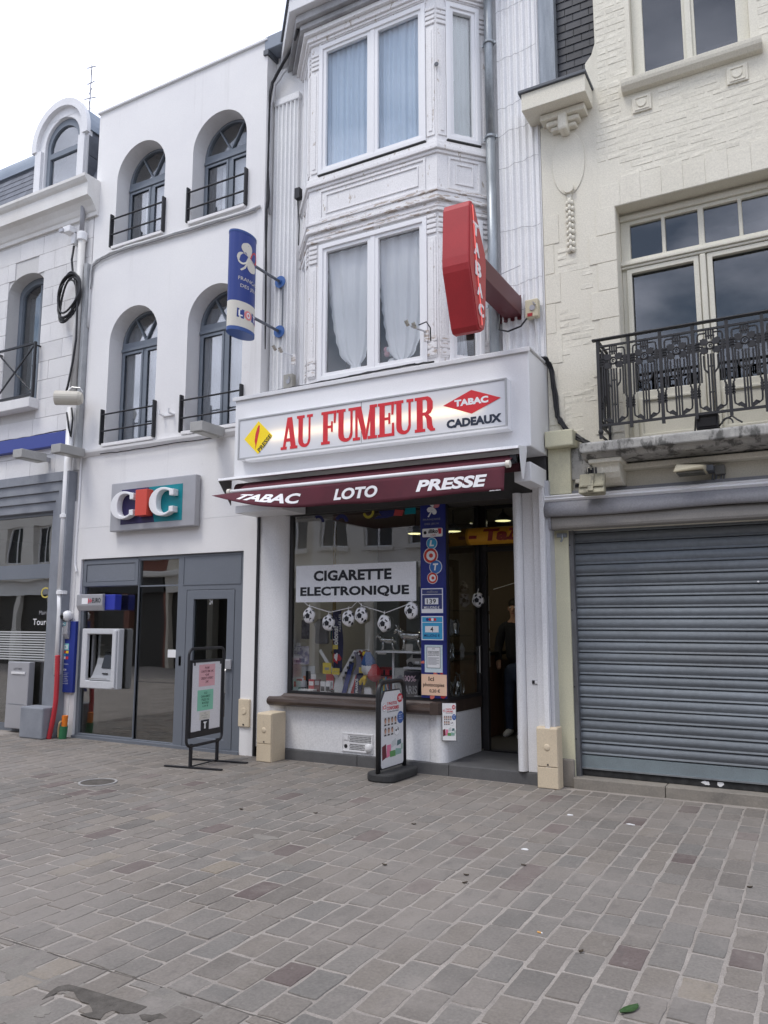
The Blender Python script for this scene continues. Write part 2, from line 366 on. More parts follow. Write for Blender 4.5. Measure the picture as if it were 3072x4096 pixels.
def tone_for(x0, x1, y0, y1):
    for px, py in RED:
        if x0 - .012 <= px <= x1 + .012 and y0 - .014 <= py <= y1 + .014:
            k = rs.uniform(.85, 1.1); return (.142 * k, .112 * k, .103 * k)
    for px, py in TAN:
        if x0 - .012 <= px <= x1 + .012 and y0 - .014 <= py <= y1 + .014: return (.24, .207, .165)
    cx, cy = (x0 + x1) / 2, (y0 + y1) / 2
    if not in_view(cx, cy) and rs.random() < .045: return (.142, .112, .103)
    k = rs.gauss(1, .065); h = rs.random()
    if h < .2: c = (.210, .186, .160)
    elif h < .55: c = (.196, .176, .155)
    elif h < .85: c = (.192, .177, .159)
    else: c = (.177, .166, .151)
    return tuple(v * .94 * max(.7, min(1.3, k)) for v in c)
def add_stone(m, x0, x1, y0, y1, tone):
    n = 16; pts = []
    r = min(.0065, (y1 - y0) / 3)
    base = [(x1, y0 + r), (x1, (y0 * 2 + y1) / 3), (x1, (y0 + 2 * y1) / 3), (x1, y1 - r), (x1 - r, y1), ((x0 + x1) / 2, y1), (x0 + r, y1), (x0, y1 - r), (x0, (y0 + 2 * y1) / 3), (x0, (2 * y0 + y1) / 3), (x0, y0 + r), (x0 + r, y0), ((x0 + x1) / 2, y0), (x1 - r, y0)]
    j = .0048
    base = [(a + rs.uniform(-j, j), b + rs.uniform(-j, j)) for a, b in base]; n = len(base)
    cx, cy = (x0 + x1) / 2, (y0 + y1) / 2; h = rs.uniform(.0004, .0036); tx, ty = rs.gauss(0, .006), rs.gauss(0, .006)
    k = len(m.v)
    m.v += [(a, b, -.012) for a, b in base] + [(a, b, -.0022 + h * .3) for a, b in base]
    m.v += [(cx + (a - cx) * .97, cy + (b - cy) * .983, h + (a - cx) * tx + (b - cy) * ty) for a, b in base]
    for q in range(n):
        b = (q + 1) % n
        m.f.append((k + q, k + b, k + n + b, k + n + q)); m.f.append((k + n + q, k + n + b, k + 2 * n + b, k + 2 * n + q))
    m.f.append(tuple(k + 2 * n + q for q in range(n)))
    if m.tone is None: m.tone = []
    m.tone += [tone] * (3 * n)
vis = sorted((s for s in stones if in_view((s[0] + s[1]) / 2, (s[2] + s[3]) / 2)), key=lambda s: s[0] ** 2 + s[2] ** 2)
near = set(vis[:296])
rest = MB()
for s in stones:
    t = tone_for(*s)
    if s in near:
        m = MB(); add_stone(m, *s, t); m.build('paving_stone', stone, pavement, recalc=False)
    else: add_stone(rest, *s, t)
rest.build('paving_stones', stone, pavement, recalc=False, kind='stuff')

# cement smeared over the stones in front of the joint, and the broken patch
def blob(cx, cy, rx, ry, seed, n=40, amp=.35):
    q = random.Random(seed); ph = [q.uniform(0, 6.28) for _ in range(5)]
    P = []
    for k in range(n):
        a = 2 * pi * k / n; rr = 1 + amp * (.5 * sin(2 * a + ph[0]) + .35 * sin(3 * a + ph[1]) + .3 * sin(5 * a + ph[2]) + .2 * sin(9 * a + ph[3]) + .12 * sin(14 * a + ph[4]))
        P.append((cx + rx * rr * cos(a), cy + ry * rr * sin(a)))
    return P
sm = MB()
for k, (px, py, rx, ry) in enumerate([(60, 3830, .16, .09), (130, 3905, .18, .08), (330, 3960, .2, .06), (520, 4000, .22, .07), (720, 4020, .2, .09), (60, 4040, .2, .08), (1010, 3420, .15, .09), (1150, 3470, .12, .07), (1060, 3350, .10, .06), (280, 3320, .11, .05), (640, 3300, .13, .05)]):
    x, y = ground(px, py); sm.prism(FZ(0), blob(x, y, rx, ry, k), .0004 + .0003 * k / 11, .0021 + .0006 * k / 11)
sm.build('cement_smears', smear, pavement, kind='stuff')
hole = M('bare_dark_bedding', (.075, .067, .058), .95, (.12, .108, .095), 14, bump=.6, bscale=70)
hp = [(350, 1870), (420, 1800), (480, 1762), (570, 1745), (700, 1778), (900, 1838), (1100, 1895), (1220, 1930), (1130, 1982), (1020, 1990), (930, 1960), (870, 1985), (830, 2034), (740, 2020), (665, 1992), (770, 1975), (762, 1945), (735, 1905), (680, 1890), (640, 1860), (612, 1805), (560, 1795), (500, 1800), (430, 1835)]
hp = [ground(a / 2.0737, 3100 + b / 2.0737) for a, b in hp]
MB().prism(FZ(0), hp, .001, .0047).build('worn_patch', hole, pavement)
h2 = [ground(a / 2.0737, 3100 + b / 2.0737) for a, b in [(1155, 2000), (1200, 1990), (1260, 2000), (1330, 1985), (1390, 2025), (1300, 2032), (1250, 2052), (1180, 2040)]]
MB().prism(FZ(0), h2, .001, .0045).build('worn_patch', hole, pavement)
crack = MB(); q = random.Random(5)
P0 = [(-9 + .12 * k, 2.755 + q.uniform(-.003, .003)) for k in range(110)]
crack.prism(FZ(0), [(x, y - q.uniform(.003, .007)) for x, y in P0] + [(x, y + q.uniform(.003, .007)) for x, y in reversed(P0)], -.006, -.0006)
crack.build('open_joint', hole, pavement)

mh = thing('manhole_cover', 'small round cover filled with gravel set in the paving before the bank', 'manhole cover', (*ground(391, 3132), 0))
x, y = ground(391, 3132)
MB().lathe([(.185, .004), (.185, .012), (.165, .012), (.165, .004)], (x, y, 0), 'z', 32, False).build('ring', flat('pale_concrete_ring', (.36, .35, .34), .8), mh)
MB().lathe([(.001, .002), (.163, .002), (.163, .007), (.001, .008)], (x, y, 0), 'z', 28).build('infill', hole, mh)
x, y = ground(1340, 3207)
tag(MB().lathe([(.10, .003), (.10, .0055), (.088, .0055), (.088, .003)], (x, y, 0), 'z', 24, False).build('valve_ring', smear), 'faint chalky ring set in the paving before the black sandwich board', 'valve cover')

# litter
def leaf(name, px, py, ln, wd, ang, mat, label, cat, group=None, lift=.012):
    x, y = ground(px, py); m = MB(); n = 6
    for sgn in (0, 1):
        pass
    def fn(a, b):
        u = (a - .5) * ln; ww = wd * sin(pi * min(max(a, .03), .97)) ** .7; v = (b - .5) * ww
        return (x + u * cos(ang) - v * sin(ang), y + u * sin(ang) + v * cos(ang), .004 + lift * (abs(b - .5) * 2) ** 2 * .6 + lift * .4 * (2 * a - 1) ** 2)
    m.sheet(fn, 8, 4); o = m.build(name, mat, recalc=False, smooth=True, thick=.001); tag(o, label, cat, group); return o
leaf('leaf', 2519, 4046, .115, .045, R(62), M('green_leaf', (.045, .10, .03), .5, (.03, .07, .02), 30), 'green oval leaf lying on the paving near the camera', 'leaf')
brown = M('dry_leaf', (.06, .045, .03), .8)
for k, (px, py, an, lab) in enumerate([(1865, 3504, 10, 'dark dry leaf on the paving left of a red stone'), (1860, 3535, 50, 'tiny curled dark scrap just below the dry leaf'), (2325, 3812, 70, 'dark dry fleck right of the orange cigarette end'), (2095, 3465, 0, 'small dark leaf scrap between two red stones'), (1655, 3300, 20, 'brown dry leaf on the paving right of the sandwich board base'),
                                     (1973, 3114, 15, 'dark crumpled leaf by the tobacco shop step'), (3000, 3553, 30, 'dark leaf fragments near the right edge of the paving'), (1262, 3256, 45, 'black speck of litter left of the chalky ring'), (965, 2995 + 245, 10, 'thin dry twig lying on the paving below the black display stand'), (1538, 3463, 5, 'brown leaf scrap below a red stone in mid paving')]):
    leaf('dry_leaf', px, py, .035, .018, R(an), brown, lab, 'leaf', 'dry leaves and flecks on the paving', .01)
x, y = ground(2160, 3734)
c = thing('cigarette_end', 'orange cigarette end on the paving', 'cigarette end', (x, y, 0))
MB().tube([(x - .014, y + .003, .005), (x + .008, y - .002, .005)], .0042, 8).build('filter', flat('orange_filter', (.70, .36, .10), .7), c)
MB().tube([(x + .008, y - .002, .005), (x + .014, y - .0035, .005)], .0042, 8).build('paper', paper, c)
for px, py, lab in [(2280, 3262, 'white paper scrap on the paving below the right beige cabinet'), (2100, 3400, 'small curved white scrap between red stones'), (2522, 3300, 'white torn paper scrap at the edge of a dark red stone')]:
    x, y = ground(px, py); m = MB().prism(FZ(0), blob(x, y, .028, .014, px, 14, .4), .003, .007); tag(m.build('paper_scrap', paper), lab, 'paper scrap')

# ================================================================== shared builders
def sash(parent, F, u0, u1, v0, v1, t, d0, d1, mat, gl, name='frame', gd=None):
    f = MB().frame(F, u0, u1, v0, v1, t, d0, d1).build(name, mat, parent, bev=.006)
    return f
def pane(parent, F, u0, u1, v0, v1, d, gl):
    return MB().rect(F, u0, u1, v0, v1, d - .003, d + .003).build('pane', gl, parent)
def curtain_mesh(F, u0, u1, v0, v1, d, folds, amp, seed=0, gather=None, n=None):
    q = random.Random(seed); ph = [q.uniform(0, 6.28) for _ in range(6)]
    def fn(a, b):
        u = u0 + (u1 - u0) * a; v = v0 + (v1 - v0) * b
        w_ = .42 * amp * (sin(2 * pi * folds * a + ph[0] + .6 * sin(3 * b + ph[1])) + .3 * sin(2 * pi * folds * 1.7 * a + ph[2] + .8 * b) + .5 * sin(2 * pi * folds * .45 * a + ph[3]))
        if gather: u = gather(a, b)
        return F(u, v, d + w_)
    return MB().sheet(fn, int(folds * 22), 14)
def hull(parent, x0, x1, y0, y1, z0, z1, mat, floors=(), inner=room, roof=None):
    m = MB(); t = .2
    m.box(x0, x0 + t, y0, y1, z0, z1); m.box(x1 - t, x1, y0, y1, z0, z1); m.box(x0 + t, x1 - t, y1 - t, y1, z0, z1)
    m.build('outer_wall', mat, parent)
    MB().box(x0 + t, x1 - t, y0, y1 - t, z1 - t, z1).build('roof', roof or lead, parent)
    for z in floors: MB().box(x0 + t, x1 - t, y0, y1 - t, z - .15, z).build('floor', inner, parent)
    MB().box(x0 + t + .01, x1 - t - .01, y0 + 2.2, y0 + 2.3, z0 + .02, z1 - t).build('inner_wall', inner, parent)

# ================================================================== LEFT HOUSE
HX0, HX1 = -13.2, -9.215
house = thing('stone_house', 'white ashlar house with slate mansard roof left of the bank', 'building', (-11.2, 7.6, 0))
segarch = lambda cx, w, z0, zs, rise: [(cx - w / 2, z0), (cx + w / 2, z0)] + [(cx + w / 2 * cos(pi * k / 12), zs + rise * sin(pi * k / 12)) for k in range(13)]
WX, WW = -10.725, .86
wall = MB().holes(FY(7.61), [(HX0, 3.3), (HX1, 3.3), (HX1, 8.0), (HX0, 8.0)], [segarch(WX, WW, 4.96, 6.86, .24)], -.3, 0)
wall.build('wall', joint, house)
sb_ = random.Random(3); z = 3.76; row = 0
while z < 7.70:
    h = .298; x = HX1 - (.30 if row % 2 else .02) + .02
    z1 = min(z + h, 7.72)
    xs = [HX1]
    xx = HX1 - (.28 if row % 2 else .56)
    while xx > HX0: xs.append(xx); xx -= .565
    xs.append(HX0)
    for a, b in zip(xs[1:], xs[:-1]):
        a, b, c0, c1 = a + .0025, b - .0025, z + .0025, z1 - .0025
        segs = [(a, b)]
        if c1 > 4.92 and c0 < 7.12:
            segs = []
            top = c0 > 6.85
            hw = WW / 2 if not top else 0
            if top:
                dz = min(max((c0 - 6.86) / .24, 0), 1); hw = WW / 2 * sqrt(max(0, 1 - dz * dz)) if dz < 1 else 0
                hw = hw + .0
            if hw <= 0: segs = [(a, b)]
            else:
                if a < WX - hw: segs.append((a, min(b, WX - hw)))
                if b > WX + hw: segs.append((max(a, WX + hw), b))
        for p, q2 in segs:
            if q2 - p > .03: MB().box(p, q2, 7.594 + sb_.uniform(-.0015, .0015), 7.615, c0, c1).build('stone_block', ashlar, house, bev=.003)
    z += h; row += 1
# window with arched head
win = MB().holes(FY(7.84), segarch(WX, WW, 4.96, 6.86, .24), [segarch(WX, WW - .16, 5.06, 6.80, .20)], -.03, .03).build('window', bluegrey, house)
MB().rect(FY(7.85), WX + .06, WX + .10, 5.02, 6.98, -.02, .02).build('frame', bluegrey, win)
MB().prism(FY(7.85), segarch(WX, WW - .1, 5.0, 6.83, .22), -.004, .0).build('pane', glass_up, win)
MB().box(WX - .55, WX + .5, 7.42, 7.62, 4.80, 4.955).build('sill', ashlar, house, bev=.01)
hc = curtain_mesh(FY(8.0), WX - .40, WX - .02, 5.0, 6.9, 0, 5, .02, 3).build('curtain', sheer('grey_net', (.42, .45, .45), .8), None, smooth=True, recalc=False)
tag(hc, 'grey net curtain behind the arched window of the stone house', 'curtain')
rail = MB()
for zz in (5.02, 5.83): rail.bar((WX - .47, 7.50, zz), (WX + .47, 7.50, zz), .03)
for xx in (WX - .46, WX + .46): rail.bar((xx, 7.50, 4.97), (xx, 7.50, 5.85), .035)
rail.bar((WX - .46, 7.5, 5.03), (WX + .46, 7.5, 5.82), .02); rail.bar((WX - .46, 7.504, 5.82), (WX + .46, 7.504, 5.03), .02)
for xx in (WX - .46, WX + .46): rail.bar((xx, 7.5, 5.8), (xx, 7.62, 5.8), .02)
rail.build('window_guard', black, house)
# cornice: profile (distance from the wall, z)
prof = [(0, 7.66), (.05, 7.66), (.05, 7.72), (.07, 7.74), (.10, 7.80), (.16, 7.87), (.235, 7.90), (.235, 8.10), (.27, 8.13), (.30, 8.17), (.30, 8.215), (0, 8.215)]
MB().prism(lambda u, v, d: (d, 7.605 - u, v), prof, HX0, -9.12).build('cornice', M('white_cornice', (.72, .71, .69), .75, (.64, .62, .59), 1.3, stain=[((.36, .31, .25), 1.4, (2, 2, .6), .6, .8, .45)]), house)
# mansard: slates below, zinc roll above
sl = M('slate', (0, 0, 0))
roofang = math.atan2(1.45, .62)
MB().prism(lambda u, v, d: (d, u, v), [(7.66, 8.15), (7.70, 8.2), (8.30, 9.62), (8.30, 9.5), (8.6, 8.15)], HX0, -9.30).build('roof', slate, house)
nrow = 10
for r_ in range(nrow):
    t0, t1 = r_ / nrow, (r_ + 1.15) / nrow
    x = HX0 - (.13 if r_ % 2 else 0)
    while x < -9.66:
        xa, xb = max(x + .003, HX0), min(x + .257, -9.66)
        def rp(t, o): return (7.69 + .61 * t - o * .92, 8.2 + 1.42 * t + o * .39)
        a, b = rp(t0, .016), rp(min(t1, 1), .008)
        if xb - xa > .05 and xb < -10.85: MB().add([(xa, *a), (xb, *a), (xb, *b), (xa, *b), (xa, a[0] + .01, a[1] + .0), (xb, a[0] + .01, a[1])], [(0, 1, 2, 3), (0, 4, 5, 1), (4, 3, 2, 5)]).build('slate', slate, house, recalc=False)
        x += .26
roll = [(8.26 + .20 * (1 - cos(a)) - .03, 9.60 + .32 * sin(a)) for a in [pi / 2 * k / 8 for k in range(9)]]
MB().prism(lambda u, v, d: (d, u, v), [(8.27, 9.52), (8.20, 9.53), (8.20, 9.60)] + roll + [(11.9, 10.05), (11.9, 9.5)], HX0, -9.34).build('zinc_roll', zinc, house)
# dormer
DX, DW = -10.225, 1.19
dm_t = M('white_dormer_paint', (.76, .76, .77), .5, (.70, .70, .71), 2, stain=[(DIRT, 2, (2, 2, .5), .6, .85, .3)])
MB().holes(FY(7.72), arch(DX, DW, 8.15, 9.33, 18), [arch(DX, .82, 8.32, 9.30, 16)], -.10, 0).build('dormer', dm_t, house, bev=.008)
dor = house.children[-1]
ring = arch(DX, DW + .14, 9.22, 9.33, 20)
MB().holes(FY(7.72), [(DX - (DW + .14) / 2, 9.24), (DX - DW / 2 + .05, 9.24)] + [(DX + (DW / 2 - .05) * cos(pi - pi * k / 18), 9.33 + (DW / 2 - .05) * sin(pi * k / 18)) for k in range(19)] + [(DX + DW / 2 - .05, 9.24), (DX + (DW + .14) / 2, 9.24)] + [(DX + (DW + .14) / 2 * cos(pi * k / 20), 9.33 + (DW + .14) / 2 * sin(pi * k / 20)) for k in range(21)], [], 0.0, .07).build('arch_moulding', dm_t, dor)
for xx in (DX - DW / 2 + .08, DX + DW / 2 - .08): MB().box(xx - .075, xx + .075, 7.67, 7.72, 8.2, 9.24).build('pilaster', dm_t, dor, bev=.006)
fr = MB().holes(FY(7.80), arch(DX, .84, 8.30, 9.29, 16), [rc(DX - .33, DX + .33, 8.42, 9.10), [(DX - .33, 9.19)] + [(DX + .33, 9.19)] + [(DX + .34 * cos(pi * k / 12), 9.26 + .34 * sin(pi * k / 12)) for k in range(13)]], -.03, .03).build('frame', bluegrey, dor)
MB().prism(FY(7.80), arch(DX, .78, 8.36, 9.28, 14), -.004, 0).build('pane', glass_up, dor)
MB().prism(FY(7.74), rc(DX - .33, DX + .33, 8.28, 8.33), -.02, .10).build('sill', bluegrey, dor)
MB().holes(FY(8.9), arch(DX, DW - .02, 8.15, 9.33, 18), [arch(DX, DW - .16, 8.16, 9.33, 18)], 0, 1.08).build('body', slate, dor)
vault = [(DX + (DW / 2 + .03) * cos(pi * k / 18), 9.33 + (DW / 2 + .03) * sin(pi * k / 18)) for k in range(19)]
MB().prism(FY(9.0), vault + [(DX + (DW / 2 - .0) * cos(pi - pi * k / 18), 9.33 + (DW / 2 - .0) * sin(pi * k / 18)) for k in range(19)], 0, 1.27).build('zinc_vault', zinc, dor, smooth=False)
MB().box(DX - .4, DX + .4, 8.85, 8.9, 8.2, 9.8).build('backboard', dark, dor)
for k in range(6): MB().box(DX + DW / 2 + .0, DX + DW / 2 + .018 - .004 * (k % 2), 7.76, 8.6, 8.22 + k * .17, 8.22 + k * .17 + .165).build('slate', slate, house)
hull(house, HX0, HX1 - .004, 7.95, 12, 0, 8.1, plaster, (3.2,))
# ground floor: stepped grey stone portal
steps = [(-9.30, 3.72, .0, .10), (-9.385, 3.63, .0, 0)]
xo = [-9.285, -9.42, -9.52, -9.615, -9.70]; zo = [3.735, 3.60, 3.46, 3.325, 3.19]; yo = [7.46, 7.49, 7.52, 7.55]
XL = -12.95
for k in range(4):
    d = xo[k] - xo[k + 1]
    P = [(xo[k], .05), (xo[k], zo[k]), (XL - (xo[k] - xo[0]), zo[k]), (XL - (xo[k] - xo[0]), .05), (XL - (xo[k + 1] - xo[0]), .05), (XL - (xo[k + 1] - xo[0]), zo[k + 1]), (xo[k + 1], zo[k + 1]), (xo[k + 1], .05)]
    MB().prism(FY(yo[k]), P, -.42, 0).build('portal', bluestone, house, bev=.006)
for xx in (-9.49, -12.75): MB().box(xx - .25, xx + .22, 7.24, 7.5, 0, .42).build('plinth', bluestone, house, bev=.02)
MB().box(HX0, HX1, 7.625, 7.9, 3.2, 3.4).build('lintel', joint, house)
MB().box(HX0, -12.96, 7.6, 7.9, 0, 3.3).build('pier', ashlar, house)
MB().box(-9.30, HX1 + .02, 7.59, 7.9, 0, 3.3).build('pier', plaster, house)
lx0, lx1 = -12.52, -9.70
hs = MB().holes(FY(7.62), rc(lx0, lx1, 0, 3.19), [rc(lx0 + .06, -11.2, .1, 2.2), rc(-11.1, lx1 - .05, .1, 2.21), rc(lx0 + .06, -11.2, 2.42, 3.14), rc(-11.1, lx1 - .05, 2.42, 3.14)], -.08, 0).build('shop_window', greymetal, house)
for a in (rc(lx0 + .06, -11.2, .1, 2.2), rc(-11.1, lx1 - .05, .1, 2.21), rc(lx0 + .06, -11.2, 2.42, 3.14), rc(-11.1, lx1 - .05, 2.42, 3.14)):
    pane(hs, FY(7.65), a[0][0], a[1][0], a[0][1], a[2][1], 0, glass_dark)
goldp = flat('gold_print', (.55, .45, .10), .5)
text('CI', FY(7.645), (-9.98, 1.92, -9.77, 2.08), hs, goldp, d=.0, bold=.0)
text('Tourc', FY(7.645), (-10.12, 1.53, -9.77, 1.62), hs, white, d=.0)
text('Mairie', FY(7.645), (-9.99, 1.68, -9.79, 1.74), hs, greyp, d=.0)
for k in range(12):
    MB().rect(FY(7.645), -11.08, -9.78, 1.02 + k * .036, 1.02 + k * .036 + .02, -.001, .001).build('frosted_stripe', flat('frosted_film', (.45, .46, .46), .6), hs)
mb = thing('letter_box', 'grey steel letter box with a slot beside the stone portal', 'letter box', (-10.18, 7.55, 0))
MB().box(-10.42, -9.95, 7.50, 7.60, .06, 1.0).build('body', silver, mb, bev=.01)
MB().box(-10.32, -10.02, 7.485, 7.502, .83, .86).build('flap', flat('pale_steel', (.7, .7, .7), .4), mb)
text('LETTRES', FY(7.50), (-10.28, .885, -10.10, .915), mb, blackp)
MB().box(-10.36, -10.02, 7.496, 7.501, .40, .405).build('seam', greymetal, mb)
# blue fascia strip
bs = MB().box(HX0 + .3, -9.46, 7.50, 7.60, 4.15, 4.355).build('fascia_strip', flat('blue_paint', (.04, .06, .27), .4), None, bev=.008)
tag(bs, 'plain blue fascia strip across the white stone house', 'sign board')
# ================================================================== BANK
bank = thing('bank_building', 'white rendered bank building with four arched windows and grey shopfront', 'building', (-7.6, 7.6, 0))
BX0, BX1 = -9.205, -5.98
arches = [(-8.275, .95, 4.09), (-6.765, .955, 4.09), (-8.27, .975, 7.07), (-6.78, .955, 7.07)]
spr = [5.59, 5.59, 8.12, 8.11]
hl = [arch(a[0], a[1], a[2], s, 20) for a, s in zip(arches, spr)]
MB().holes(FY(7.60), [(BX0, 2.9), (BX1, 2.9), (BX1, 9.34), (BX0, 9.34)], hl, -.34, 0).build('wall', plaster, bank)
MB().holes(FY(7.602), [(-9.28, 0), (-9.10, 0), (-9.10, 2.455), (-6.18, 2.455), (-6.18, 0), (BX1, 0), (BX1, 2.9), (-9.28, 2.9)], [], -.34, 0).build('wall', M('lower_plaster', (.78, .77, .76), .85, (.73, .72, .72), .7, bump=.12, bscale=90, grain=.05, stain=[(DIRT, .9, (2.2, 2.2, .25), .60, .80, .22), ((.30, .29, .28), 3.2, (1, 1, .8), .66, .76, .5)]), bank)
MB().box(BX0, BX1, 7.61, 7.94, 2.88, 2.92).build('wall', plaster, bank)
MB().box(BX0 - .02, BX1 + .01, 7.565, 7.97, 9.34, 9.375).build('coping', M('white_coping', (.7, .7, .71), .5), bank, bev=.006)
hull(bank, BX0 + .002, BX1 - .002, 7.95, 12, 0, 9.34, plaster, (3.2, 6.5))
MB().prism(lambda u, v, d: (d, 7.6 - u, v), [(0, 3.93), (.02, 3.94), (.055, 3.985), (.06, 4.02), (0, 4.035)], -9.20, BX1).build('string_course', plaster, bank)
gcur = sheer('grey_lace', (.60, .61, .64), .9); cloud_pale = sheer('cloud_reflection_white', (.82, .82, .82), .97)
rnames = ['lower left', 'lower right', 'upper left', 'upper right']
for k, ((cx, W_, z0), zs) in enumerate(zip(arches, spr)):
    r = W_ / 2 - .012; F = FY(7.87)
    out_ = arch(cx, W_ - .01, z0 + .002, zs, 20)
    zt = zs - .10   # transom
    hs_ = [rc(cx - r + .03, cx - .028, z0 + .06, zt), rc(cx + .028, cx + r - .03, z0 + .06, zt)]
    ri, c0 = r - .035, (cx, zs + .03)
    def sect(a0, a1, q=8):
        P = []
        for s in range(q + 1):
            a = R(a0 + (a1 - a0) * s / q); P.append((c0[0] + (ri - .01) * cos(a), c0[1] + (ri - .02) * sin(a)))
        am = R((a0 + a1) / 2)
        return P + [(c0[0] + .022 * cos(am), c0[1] + .022 * sin(am))]
    hs_ += [sect(3, 58.6), sect(61.2, 118.8), sect(121.4, 177)]
    wn = MB().holes(F, out_, hs_, -.035, .03).build('window', bluegrey, bank)
    for s in (-1, 1):
        MB().frame(F, *(sorted((cx + s * .028, cx + s * (r - .03)))), z0 + .06, zt, .036, .03, .045).build('sash', bluegrey, wn, bev=.005)
        pane(wn, F, *(sorted((cx + s * .029, cx + s * (r - .032)))), z0 + .062, zt - .002, .018, glass_up)
    MB().rect(F, cx - r, cx + r, zt + .015, zt + .06, .03, .055).build('transom', bluegrey, wn, bev=.008)
    MB().prism(F, [(c0[0] + (ri - .005) * cos(pi * s / 16), c0[1] - .03 + (ri - .005) * sin(pi * s / 16)) for s in range(17)], -.004, .002).build('pane', glass_up, wn)
    MB().box(cx - W_ / 2 - .02, cx + W_ / 2 + .02, 7.555, 7.86, z0 - .045, z0 + .0).build('sill', plaster, bank, bev=.006)
    upper = k > 1
    if upper:
        cu_ = curtain_mesh(FY(7.912), cx - .19, cx + r - .02, z0, zs, 0, 3, .006, k).build('reflection_sheet', cloud_pale, None, smooth=True, recalc=False)  # pale sheet put in for the cloud reflected in these panes
        tag(cu_, 'pale sheet for the cloud reflection in the %s arched window of the bank' % rnames[k], 'reflection_sheet')
        cd = curtain_mesh(FY(7.915), cx - r + .01, cx - .2, z0, zs, 0, 4, .012, k).build('curtain', sheer('dark_grey_cloth', (.17, .178, .195), .97), None, smooth=True, recalc=False)
        tag(cd, 'dark grey curtain in the left half of the %s arched window' % rnames[k], 'curtain')
    else:
        cu_ = curtain_mesh(FY(7.922), cx - r + .01, cx + r - .02, z0, zs + .3, 0, 7, .022, k, n=90).build('curtain', gcur, None, smooth=True, recalc=False)
        tag(cu_, 'grey lace curtain behind the %s arched window of the bank' % rnames[k], 'curtain')
    g = MB()
    for xx in (cx - W_ / 2 - .035, cx + W_ / 2 + .03): g.box(xx - .011, xx + .011, 7.54, 7.602, z0 - .015, z0 + .50)
    for zz in (z0 + .175, z0 + .42): g.tube([(cx - W_ / 2 - .04, 7.555, zz), (cx + W_ / 2 + .04, 7.555, zz)], .0125, 8)
    g.build('window_guard', black, bank)
# ---- ground floor shopfront
sf_ = MB().holes(FY(7.64), rc(-9.1, -6.18, .002, 2.453), [rc(-9.04, -8.005, .06, 2.06), rc(-7.99, -7.285, .05, 2.40), rc(-7.13, -6.33, .03, 1.985)], -.07, 0).build('shopfront', greymetal, bank, bev=.004)
MB().frame(FY(7.64), -9.07, -8.005, 2.07, 2.43, .055, .0, .014).build('panel', greymetal, sf_, bev=.003)
MB().rect(FY(7.64), -9.0, -8.07, 2.135, 2.365, .0, .006).build('panel', M('grey_panel', (.175, .19, .215), .45), sf_)
MB().frame(FY(7.64), -7.20, -6.24, 2.05, 2.43, .012, .0, .008).build('panel', greymetal, sf_)
pane(sf_, FY(7.68), -9.045, -8.0, .055, 2.065, 0, glass_dark); pane(sf_, FY(7.675), -7.995, -7.28, .045, 2.405, 0, glass_dark)
MB().rect(FY(7.67), -8.004, -7.99, .05, 2.06, -.01, .01).build('glass_joint', black, sf_)
MB().rect(FY(7.67), -7.99, -7.285, 2.045, 2.065, -.006, .01).build('glass_joint', greymetal, sf_)
for zz in (0.79,): MB().rect(FY(7.672), -7.99, -7.285, zz, zz + .006, -.003, .003).build('glass_joint', black, sf_)
MB().box(-9.10, -6.18, 7.58, 7.70, -.004, .035).build('threshold', greymetal, sf_)
dr = MB().frame(FY(7.665), -7.12, -6.335, .035, 1.98, .115, -.03, .03).build('door', greymetal, bank, bev=.006)
pane(dr, FY(7.67), -7.01, -6.445, .14, 1.87, 0, G('grey_glass', (.60, .63, .61), 1.6))
MB().rect(FY(7.67), -7.005, -6.45, .03, .42, -.03, .012).build('kick_panel', greymetal, dr)
MB().rect(FY(7.665), -6.47, -6.345, 1.0, 1.12, .03, .06).build('lock_case', silver, dr, bev=.01)
MB().tube([(-6.415, 7.60, .72), (-6.415, 7.585, .74), (-6.415, 7.585, .98), (-6.415, 7.60, 1.0)], .012, 8).build('handle', steel, dr)
text('2H', FY(7.66), (-6.76, 1.80, -6.71, 1.86), dr, white)
MB().rect(FY(7.67), -7.44, -7.26, 1.12, 1.22, .0, .012).build('notice', paper, sf_)
MB().rect(FY(7.67), -7.23, -7.19, 1.02, 1.14, .0, .03).build('lock', steel, sf_)
# dark lobby behind the glass with a counter and a few things on it
MB().box(-9.0, -6.2, 8.6, 8.9, 0, .72).build('counter', wood, bank)
MB().box(-9.1, -6.1, 7.75, 9.8, -.02, .0).build('lobby_floor', floor_dark, bank)
for xx, hh in ((-7.9, .16), (-7.55, .22), (-7.2, .30), (-8.1, .12)):
    tag(MB().lathe([(.03, 0), (.045, .05), (.02, hh * .6), (.028, hh)], (xx, 8.72, .72), 'z', 10).build('counter_vase', paper), {-7.9: 'pale low vase on the dark counter behind the bank glass', -7.55: 'pale medium vase on the counter behind the bank glass', -7.2: 'tallest pale vase on the counter behind the bank glass', -8.1: 'smallest pale pot on the counter near the cash machine'}[xx], 'vase', 'pale vases on the bank counter')
